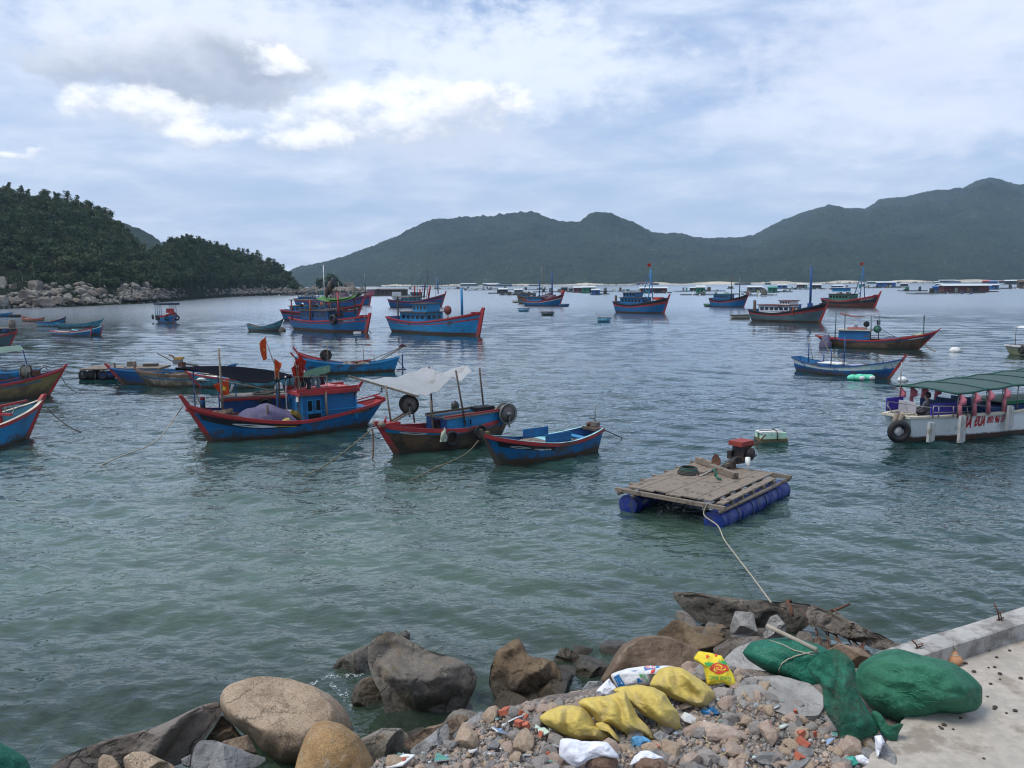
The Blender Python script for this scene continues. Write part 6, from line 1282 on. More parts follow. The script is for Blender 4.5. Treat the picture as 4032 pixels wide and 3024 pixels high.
# ---- boat cut off by the right edge
q = W(4010, 1402); re_ = empty('passenger_boat', (q.x + 3.2, q.y + .8, 0), R(8), label='cream boat with orange life jackets and white roof at the right edge', cat='passenger boat')
he = Hull(6.5, 2.2, .8, 1.1, .85, ob=.5, os_=.35, tr=.8, boot=.08); he.build(re_, [(.6, pmat('hull_olive_cream', (.34, .35, .20), .6)), (.9, CREAM), (1, WHITE)], deck=.3, inner=CREAM, gun=WHITE); he.done(re_)
tyre(re_, (-3.45, -.9, .55), .24, 'X', .12); m = MB(); m.box((.5, 0, 2.3), (6.6, 1.9, .12), WHITE, taper=.92); m.build('roof', re_)
for x in (-2.7, 0): [pole(re_, (x, s_ * .8, .8), (x, s_ * .8, 2.25), .03, METAL, 'post') for s_ in (-1, 1)]
LJ = pmat('life_jacket_orange', (.85, .09, .04), .6)
for k, (x, y, z) in enumerate([(-2.75, -.85, 1.72), (-2.35, -.9, 1.80)]):
    m = MB(); m.box((0, 0, 0), (.30, .16, .42), LJ, taper=.8); m.box((.02, -.09, -.05), (.08, .02, .3), pmat('deep_red', (.3, .01, .02), .6)); put_on(re_, m, 'life_jacket', (x, y, z), label=['bright orange life jacket hung at the corner of the cream boat', 'orange life jacket hung behind its neighbour on the cream boat'][k], cat='life jacket')
m = MB(); m.ring((-1.95, -.92, 1.45), .27, .06, pmat('life_ring_orange', (.55, .14, .08), .6), 'Y', 20, 8); m.build('life_ring', re_)
# ================================================================ floating fish farms
WROOF = pmat('white_tin_roof', (.50, .53, .54), .5, .06, .3); RAFT = pmat('raft_dark', (.045, .05, .045), .9, .3, .6)
HW = [pmat('hut_blue', (.03, .13, .38), .7), pmat('hut_dark', (.03, .035, .035), .8), pmat('hut_green', (.02, .20, .13), .7), pmat('hut_maroon', (.14, .04, .04), .8), pmat('hut_grey', (.15, .17, .17), .8), pmat('hut_brown', (.10, .07, .05), .8)]
def hut(x0, x1, ytop, ybase, wi, roof=None, label=None, gable=False, deckx=1.25):
    a, b = W(x0, ybase), W(x1, ybase); L = (b - a).length; c = (a + b) / 2; hgt = (ybase - ytop) / F * c.y
    e = empty('floating_hut', (c.x, c.y, 0), math.atan2((b - a).y, (b - a).x) * .3, group='huts on the floating fish farms'); D = max(3.0, L * .45)
    m = MB(); m.box((0, 0, .25), (L * deckx, D * 1.3, .35), RAFT); m.build('raft_deck', e)
    m = MB(); m.box((0, 0, .43 + hgt * .38), (L * .92, D * .9, hgt * .76), wi); m.box((L * .15, -D * .455, .43 + hgt * .33), (L * .2, .06, hgt * .6), HW[1]); m.box((-L * .25, -D * .455, .43 + hgt * .42), (L * .14, .06, hgt * .3), HW[1]); m.build('wall', e)
    m = MB(); rz_ = .43 + hgt * .76 + .03; rm = roof or WROOF
    m.add([(-L / 2, -D * .6, rz_), (L / 2, -D * .6, rz_), (L / 2, 0, rz_ + hgt * .25), (-L / 2, 0, rz_ + hgt * .25), (-L / 2, D * .6, rz_), (L / 2, D * .6, rz_)], [(0, 1, 2, 3), (3, 2, 5, 4), (0, 3, 4), (1, 5, 2), (0, 4, 5, 1)], rm); m.build('roof', e)
    return props(e, label or 'x', 'hut')
HL = [(1966, 1997, 1138, 1156, 1, None, 'dark floating hut with a white roof at the left end of the fish farms'), (2028, 2057, 1140, 1159, 4, None, 'grey floating hut just left of the boat pair at centre'), (2211, 2233, 1134, 1148, 1, HW[1], 'small black hut right of the boat pair at centre'), (2240, 2256, 1135, 1150, 4, HW[4], 'small all grey hut between the black and the red one'),
      (2261, 2293, 1131, 1152, 3, None, 'red walled hut with a pale roof right of centre pair'), (2294, 2342, 1129, 1154, 2, None, 'long green walled hut with a white roof beside the red one'), (2330, 2362, 1141, 1161, 0, None, 'bright blue hut with a white gable, nearest of the huts at centre'),
      (2524, 2625, 1133, 1153, 3, None, 'long brown red float house with white roof behind the A-frame mast'), (2717, 2748, 1133, 1146, 1, None, 'low dark hut with flat white roof left of the green one'), (2740, 2776, 1128, 1160, 2, WROOF, 'tall dark green hut left of the dark roofed blue boat'), (2867, 2886, 1127, 1137, 4, None, 'tiny grey hut above the dark roofed blue boat'),
      (2941, 3000, 1129, 1150, 4, None, 'grey hut with a long white roof above the grey hulled boat'), (3023, 3060, 1132, 1152, 2, HW[2], 'bright green tarp hut above the grey hulled boat'), (3063, 3098, 1122, 1137, 0, None, 'blue hut behind the green tarp hut'), (3139, 3175, 1119, 1134, 3, None, 'dark hut with white roof left of the tall blue mast'), (3196, 3232, 1121, 1136, 1, None, 'low dark hut right of the tall blue mast'),
      (3280, 3319, 1124, 1142, 0, None, 'blue hut with white roof behind the green deckhouse'), (3385, 3404, 1118, 1128, 4, None, 'small pale hut right of the ladder mast'), (3456, 3520, 1110, 1130, 0, WROOF, 'blue and green hut with a tall white roof right of the ladder mast'), (3548, 3572, 1116, 1128, 1, None, 'little dark hut between the tall white roof and the long float house'),
      (3672, 3696, 1129, 1148, 0, HW[0], 'blue cube hut at the left end of the long float house'), (3697, 3893, 1122, 1150, 3, None, 'long maroon float house with a white roof at the right'), (3895, 3931, 1121, 1140, 0, None, 'blue hut at the right end of the long float house'), (3685, 3710, 1117, 1127, 4, None, 'small hut peeping over the left end of the long float house'),
      (3874, 3894, 1105, 1117, 3, pmat('coral_roof', (.60, .12, .10), .7), 'coral red roofed hut behind the long float house'), (3900, 3922, 1107, 1118, 0, HW[0], 'royal blue hut behind the right end of the long float house'), (3962, 3998, 1104, 1120, 1, None, 'dark hut with white roof near the right edge'), (4005, 4060, 1106, 1134, 5, HW[5], 'brown hut cluster touching the right edge')]
for (x0, x1, yt, yb, wi, rf, lb) in HL: hut(x0, x1, yt, yb, HW[wi], rf, lb)
r = random.Random(12)
for i in range(46):
    px_ = r.uniform(2500, 4080) if i > 12 else r.uniform(1500, 2500); yb = 1118 - (px_ - 2000) * .0055 + r.uniform(0, 9) + (4 if px_ < 2300 else 0); w_ = r.uniform(12, 30)
    hut(px_, px_ + w_, yb - r.uniform(6, 11), yb, r.choice(HW), None if r.random() < .5 else r.choice(HW[3:5]), 'tiny far %s roofed hut %s' % ('pale' if r.random() < .5 else 'dull', 'left of the A frame mast' if px_ < 2500 else ('between the A frame mast and the tall blue mast' if px_ < 3150 else 'right of the tall blue mast')))
def farm_raft(x0, x1, y, D, seed, label):
    rr = random.Random(seed); a, b = W(x0, y), W(x1, y); L = (b - a).length; c = (a + b) / 2; e = empty('fish_farm_raft', (c.x, c.y + D / 2, 0), 0, label=label, cat='raft', group='fish farm rafts')
    m = MB(); n = max(2, int(L / 5))
    for i in range(n + 1): m.box((-L / 2 + L * i / n, 0, .45), (.5, D, .3), RAFT)
    for j in range(max(2, int(D / 5)) + 1): m.box((0, -D / 2 + D * j / max(2, int(D / 5)), .42), (L, .5, .34), RAFT)
    m.build('deck', e); m = MB()
    for i in range(int(L / 3)):
        if rr.random() < .75: x = rr.uniform(-L / 2, L / 2); yy_ = rr.uniform(-D / 2, D / 2); h_ = rr.uniform(.4, 2.2); m.box((x, yy_, .6 + h_ / 2), (rr.uniform(.4, 2.4), 1.0, h_), rr.choice([RAFT, HW[4], HW[1], HW[5], NETG, WOOD, HW[2]]))
    m.build('farm_gear', e); m = MB()
    for i in range(int(L / 5)): m.ball((rr.uniform(-L / 2, L / 2), -D / 2 - .3, .25), rr.uniform(.3, .55), rr.choice([FOAM, FOAM, BLUED]), 8, 5)
    if len(m.v): m.build('float', e)
for i, (x0, x1, y, D) in enumerate([(1935, 2075, 1157, 18), (1975, 2060, 1164, 5), (2150, 2560, 1150, 14), (2370, 2398, 1161, 8), (2530, 2640, 1155, 10), (2675, 2850, 1149, 12), (2687, 2735, 1163, 4), (2740, 2960, 1162, 7), (2940, 3120, 1152, 10), (2942, 3060, 1166, 6), (3130, 3330, 1140, 16), (3330, 3560, 1135, 20), (3560, 3680, 1148, 8), (3590, 3900, 1158, 8), (3900, 4080, 1138, 18), (1150, 1462, 1163, 3), (1880, 2110, 1143, 10), (1690, 1920, 1139, 8)]):
    farm_raft(x0, x1, y, D, i, 'dark %s farm raft %s' % (['long', 'narrow', 'broad'][i % 3], ['under the grey hut left of centre', 'in front of the grey hut left of centre', 'stretching right of the boat pair at centre', 'beside the bright blue gabled hut', 'under the long brown red float house', 'left of the dark roofed blue boat', 'nearest the tall dark green hut', 'behind the dark roofed blue boat', 'under the green tarp hut', 'closest above the grey hulled boat', 'behind the tall blue mast', 'right of the ladder mast', 'left of the long maroon float house', 'in front of the long maroon float house', 'reaching the right edge', 'forming a boom from headland to brown float house', 'far behind the big bright blue boat', 'far behind the bow of the big bright blue boat'][i]))
r = random.Random(5)
for k in range(16):
    x0 = 1500 + k * 165 + r.uniform(-40, 40); farm_raft(x0, x0 + r.uniform(90, 210), 1124 - (x0 - 1500) * .0065 + r.uniform(0, 5), 30, 100 + k, 'far dark raft strip under the mountain among the crowded floating farms')
# brown float house with white roof and speedboat, left of centre
a, b = W(1462, 1164), W(1592, 1164); c = (a + b) / 2; e = empty('float_house', (c.x, c.y, 0), .02, label='brown float house with pink end wall and white left roof beyond the cabin boats', cat='float house'); L = (b - a).length
m = MB(); m.box((0, 0, .3), (L * 1.08, 8, .5), RAFT); m.build('raft_deck', e); m = MB(); m.box((L * .1, 0, 1.9), (L * .75, 5, 2.6), HW[5]); m.box((-L * .38, 0, 2.0), (L * .18, 5, 2.9), pmat('pink_wall', (.38, .15, .18), .7)); [m.box((L * (-.2 + .1 * i), -2.53, 2.0), (L * .05, .08, 1.6), HW[1]) for i in range(7)]; m.build('wall', e)
m = MB(); m.box((L * .1, 0, 3.5), (L * .8, 6.5, .5), DWOOD, taper=.8); m.build('roof', e); m = MB(); m.box((-L * .36, 0, 4.3), (L * .36, 6.5, 1.2), WROOF, taper=.85); m.build('roof', e)
sb_, _ = place('speedboat', (1568, 1164), (1512, 1164), 2.2, label='small white speedboat moored in front of the brown float house', cat='speedboat'); h = Hull(9, 2.4, .9, 1.2, .9, ob=.8); h.build(sb_, [(1, WHITE)], deck=.2, inner=WHITE, gun=WHITE, N=16); h.done(sb_); m = MB(); m.box((-.8, 0, 1.7), (2.8, 1.8, 1.5), WHITE, taper=.55); m.build('cabin', sb_)
# islet of rocks with a bush
isl = W(1325, 1157); m = heap((0, 0, -.5), 30, 12, 4, shore_rock_m[1], 41, .3, 40, 8); m.build('island', loc=(isl.x, isl.y + 8, 0), kind='structure', label='low rocky islet off the headland')
r = random.Random(6); bm_ = [rock_mesh('boulder', 700 + i, [shore_rock_m[1 if i % 2 else 0]], 3, 13, .05, .15, False, .4) for i in range(4)]
for i in range(46):
    px_ = r.uniform(1205, 1415); p = W(px_, 1156 + r.uniform(-3, 2)); s_ = r.uniform(1.2, 3.0); o = bpy.data.objects.new('boulder', bm_[i % 4]); COL.objects.link(o); o.location = (p.x, p.y + r.uniform(0, 14), r.uniform(.2, 3.0)); o.scale = (s_ * 1.3, s_, s_ * .8); o.rotation_euler = (0, r.uniform(-.3, .3), r.random() * 6)
    props(o, 'grey brown boulder among those heaped on the little islet off the headland', 'boulder', 'boulders of the islet')
p = W(1372, 1150); o = bpy.data.objects.new('rock_outcrop', bm_[1]); COL.objects.link(o); o.location = (p.x, p.y + 8, 3); o.scale = (7.5, 5, 6.2); o.rotation_euler = (0, .25, .6); props(o, 'big pointed rock standing at the right end of the islet', 'rock')
for k, (px_, s_, l_) in enumerate([(1300, 1.5, 'dense rounded bush at the middle of the islet'), (1275, 1.2, 'bush at the left side of the islet')]):
    rr = np.random.default_rng(70 + k); C = leaf_cloud(rr, 900, 6.5, 7.0, 1.0, .8, 12) * s_; o = np_mesh('bush', C, np.arange(len(C)).reshape(-1, 4), [leafA], smooth=False); p = W(px_, 1152); o.location = (p.x, p.y + 8, 1.0); props(o, l_, 'bush')
# pale beach strip below the mountain
pts = [W(px_, 1120) for px_ in (1480, 2000)]; m = MB(); P = []
for i in range(80):
    px_ = 1500 + i * 36; d = ray(px_, 1110); D = 1900 + 300 * math.sin(px_ / 700) - 12; P.append([(d.x / d.y * D, D, -.5), (d.x / d.y * (D + 26), D + 26, 4.2 + 1.5 * math.sin(i * .9))])
m.grid(P, pmat('beach_sand', (.42, .38, .30), .9, .3, .02)); m.build('beach', kind='structure', label='thin pale beach at the foot of the mountain')
# ================================================================ near shore
Y0 = [(-9, 1.0), (-2.6, 3.0), (-2.0, 4.5), (-1.2, 6.75), (-.78, 7.0), (0, 7.65), (.6, 8.05), (1.7, 8.35), (3, 8.3), (9, 8.5)]
def G(x, y):
    z = 2.08 - np.maximum(0, y - interp(x, Y0)) * .85; z = np.where(z < -.5, -.5 + (z + .5) * .13, z); return z
xs = np.linspace(-22, 26, 420); ys = np.concatenate([np.linspace(-5, 3, 20), np.linspace(3.1, 14, 260), np.linspace(14.3, 46, 60)])
Xg, Yg = np.meshgrid(xs, ys, indexing='ij'); Zg = G(Xg, Yg) + (fbm(Xg * 1.3 + 50, Yg * 1.3 + 50, 4, 5) - .5) * np.where(Yg > 10.5, .7, .22)
gm, t, out = new_mat('rubble_soil'); b = t.n.new('ShaderNodeBsdfPrincipled'); t.l.new(b.outputs[0], out.inputs[0]); v = t.n.new('ShaderNodeNewGeometry').outputs['Position']
n1 = t.noise(v, 1.6, 6, .6); n2 = t.noise(v, 14, 5, .7); n3 = t.noise(v, 55, 3, .7); vo = t.n.new('ShaderNodeTexVoronoi'); vo.inputs['Scale'].default_value = 26; t.put(vo.inputs['Vector'], v)
c = t.mix(t.ramp(n1, .38, .64), (.25, .21, .175), (.40, .34, .28)); c = t.mix(t.ramp(n2, .4, .66), c, (.24, .19, .155)); c = t.mix(t.math('MULTIPLY', t.ramp(n3, .5, .62), .5), c, (.10, .085, .07)); c = t.mix(t.math('MULTIPLY', t.ramp(vo.outputs['Distance'], .3, .6), .5), c, (.12, .10, .09))
z_ = t.sep(v)[2]; c = t.mix(t.ramp(t.math('ADD', z_, t.math('MULTIPLY', n2, .4)), .35, .9, .85, 0), c, (.045, .04, .03)); c = t.mix(t.ramp(z_, -.55, -.75), c, t.mix(t.ramp(n1, .45, .6), (.15, .16, .10), (.05, .055, .035))); t.put(b.inputs['Base Color'], c); b.inputs['Roughness'].default_value = .9
bn = t.n.new('ShaderNodeBump'); bn.inputs['Distance'].default_value = .05; t.put(bn.inputs['Height'], t.math('ADD', n2, t.math('ADD', t.math('MULTIPLY', n3, .4), t.math('MULTIPLY', vo.outputs['Distance'], .5)))); t.l.new(bn.outputs[0], b.inputs['Normal'])
np_mesh('ground', np.stack([Xg.ravel(), Yg.ravel(), Zg.ravel()], 1), gridquads(len(xs), len(ys)), [gm], kind='structure', label='rubble slope running down under the water')
TAN = rockmat('granite_tan', (.23, .165, .105), (.35, .265, .18), (.40, .31, .22), .8, wet=.12, scale=1.2, bump=.5); GOLD = rockmat('granite_golden', (.26, .155, .065), (.42, .27, .12), (.36, .30, .22), .7, wet=.1, scale=1.4, bump=.6)
GREY = rockmat('granite_grey', (.17, .17, .165), (.28, .28, .275), (.22, .21, .19), .5, wet=.1, scale=1.4); WETG = rockmat('granite_wet_grey', (.12, .105, .088), (.22, .195, .16), (.17, .125, .065), .45, wet=.22, scale=1.0, algae=(.055, .045, .025), bump=.8)
WETB = rockmat('granite_wet_brown', (.12, .08, .048), (.21, .15, .085), (.16, .12, .07), .45, wet=.25, scale=1.2, bump=.9); SLAB = rockmat('granite_slab', (.11, .09, .075), (.18, .155, .13), (.14, .11, .085), .35, wet=.15, scale=.8, bump=.8)
BRN = rockmat('granite_brown', (.12, .08, .052), (.20, .14, .095), (.25, .19, .13), .4, wet=.3, scale=1.0); PNK = rockmat('rubble_pink', (.36, .26, .20), (.50, .39, .31), (.42, .32, .26), .35, scale=3); CONC = rockmat('broken_concrete', (.18, .175, .165), (.30, .29, .27), (.22, .2, .17), .35, wet=.5, scale=1.6)
OCR = rockmat('rubble_ochre', (.36, .26, .17), (.52, .40, .29), (.34, .25, .18), .3, scale=3); RGREY = rockmat('rubble_grey', (.23, .205, .185), (.36, .33, .30), (.30, .26, .23), .35, scale=3); SOIL = rockmat('red_soil', (.20, .115, .075), (.30, .19, .13), (.25, .17, .12), .3, scale=3, bump=1)
class Poly:
    """solid body with a given outline: two bulged faces meeting at the outline"""
    def __init__(s, px, zb, front, back=None, flat=False, flatz=None, pw=2.4, push=.5):
        s.px = px; cx = sum(p[0] for p in px) / len(px); cy = sum(p[1] for p in px) / len(px); yb = max(p[1] for p in px); s.c = (cx, cy)
        s.front = front; s.back = back if back is not None else front; s.pw = pw
        if flat: s.P0 = W(cx, cy, zb); s.n = Vector((0, 0, 1)) if flatz is None else Vector(flatz).normalized()
        else: s.P0 = W(cx, yb, zb); s.n = -(ray(cx, cy).normalized()); s.P0 = s.P0 - s.n * front * push
    def on(s, x, y):
        d = ray(x, y); o = Vector((0, 0, H)); return o + d * ((s.P0 - o).dot(s.n) / d.dot(s.n))
    def outline(s, N=96):
        px = s.px; n = len(px); cx, cy = s.c; out = []
        # angular resampling about the centroid
        for k in range(N):
            a = 2 * math.pi * k / N; dx, dy = math.cos(a), math.sin(a); best = 0
            for i in range(n):
                x1, y1 = px[i][0] - cx, px[i][1] - cy; x2, y2 = px[(i + 1) % n][0] - cx, px[(i + 1) % n][1] - cy; ex, ey = x2 - x1, y2 - y1; den = dx * ey - dy * ex
                if abs(den) < 1e-9: continue
                t_ = (x1 * ey - y1 * ex) / den; u = (x1 * dy - y1 * dx) / den
                if -1e-6 <= u <= 1 + 1e-6 and t_ > best: best = t_
            out.append(best)
        sm_ = [(.2 * out[k - 1] + .6 * out[k] + .2 * out[(k + 1) % N]) for k in range(N)]; s.rad = sm_; s.N = N; return sm_
    def surf(s, x, y, off=.004):
        if not hasattr(s, 'rad'): s.outline()
        cx, cy = s.c; a = math.atan2(y - cy, x - cx) % (2 * math.pi); k = a / (2 * math.pi) * s.N; i = int(k) % s.N; f = k - int(k); R_ = s.rad[i] * (1 - f) + s.rad[(i + 1) % s.N] * f
        rr = min(1.0, math.hypot(x - cx, y - cy) / max(R_, 1e-6)); return s.disp(s.on(x, y), rr) + s.n * off
    def disp(s, p, rr, side=1):
        h = (max(0, 1 - rr ** s.pw)) ** .55 * (s.front if side > 0 else s.back); q = p + s.n * h * side
        return s.f(q, rr, side) if s.f else q
    f = None
    def build(s, name, mat, facets=0, seed=1, amp=.03, freq=2.0, rings=22, N=90, smooth=True, fold=0.0, fdir=(1, 0), flo=.45, **k):
        s.outline(N); cx, cy = s.c; rr_ = random.Random(seed); size = (s.on(cx + sum(s.rad) / N, cy) - s.on(cx, cy)).length; off = Vector((seed * 7.7, 0, 0))
        u = Vector((0, 0, 1)).cross(s.n); u = u.normalized() if u.length > .01 else Vector((1, 0, 0)); v2 = s.n.cross(u)
        C0 = s.on(cx, cy); planes = []
        for i in range(facets):
            a = rr_.random() * 6.28; e = rr_.uniform(.3, 1.3); n = (u * math.cos(a) + v2 * math.sin(a)) * math.cos(e) + s.n * math.sin(e); planes.append((n.normalized(), rr_.uniform(flo, .85)))
        def f(q, rr, side):
            d = q - C0
            if side > 0:
                h = d.dot(s.n); bs = d - s.n * h
                for n, lim in planes:
                    L = abs(n.dot(s.n)) * s.front + (1 - abs(n.dot(s.n))) * size * .8; hm_ = max(h * .12, (lim * L - bs.dot(n)) / max(.15, n.dot(s.n)))
                    if hm_ < h: h = hm_
                d = bs + s.n * h
            w_ = min(1.0, (1 - rr) * 4 + .25)
            d = d + s.n * ((noise.fractal((C0 + d) * freq + off, 1, 2, 5) + (.35 * abs(noise.fractal((C0 + d) * freq * 4.5 + off, 1, 2, 3)) if facets else 0)) * amp * w_ * side) + (u * noise.noise((C0 + d) * freq * 2 + off) + v2 * noise.noise((C0 + d) * freq * 2 - off)) * amp * .5 * (1 - .6 * (rr > .95))
            if fold and side > 0: w2 = d.dot(u) * fdir[0] + d.dot(v2) * fdir[1]; w1 = d.dot(u) * fdir[1] - d.dot(v2) * fdir[0]; d = d + s.n * fold * min(1, (1 - rr) * 3) * (abs(math.sin(w2 * 13 + 2.5 * noise.noise((C0 + d) * 3 + off) + w1 * 3)) ** 1.5 + .5 * noise.noise(Vector((w2 * 16, w1 * 4, seed))))
            return C0 + d
        s.f = f; mb = MB()
        for side in (1, -1):
            P = []
            for k_ in range(N):
                a = 2 * math.pi * k_ / N; row = []
                for j in range(rings + 1):
                    q = j / rings; q = 1 - (1 - q) ** 1.35 if True else q; row.append(s.disp(s.on(cx + math.cos(a) * s.rad[k_] * q, cy + math.sin(a) * s.rad[k_] * q), q, side))
                P.append(row)
            mb.grid(P, mat, smooth=smooth, close_u=True, flip=(side == 1))
        return mb.build(name, None, recenter=True, **k)
def cr(ox, oy, sc_, pts): return [(ox + x * sc_, oy + y * sc_) for x, y in pts]
c1 = lambda *p: cr(0, 2400, .678, p); c2 = lambda *p: cr(1200, 2400, .5425, p); c3 = lambda *p: cr(2100, 2500, .4521, p); c4 = lambda *p: cr(2850, 2350, .5344, p); c5 = lambda *p: cr(2500, 2250, .5425, p)
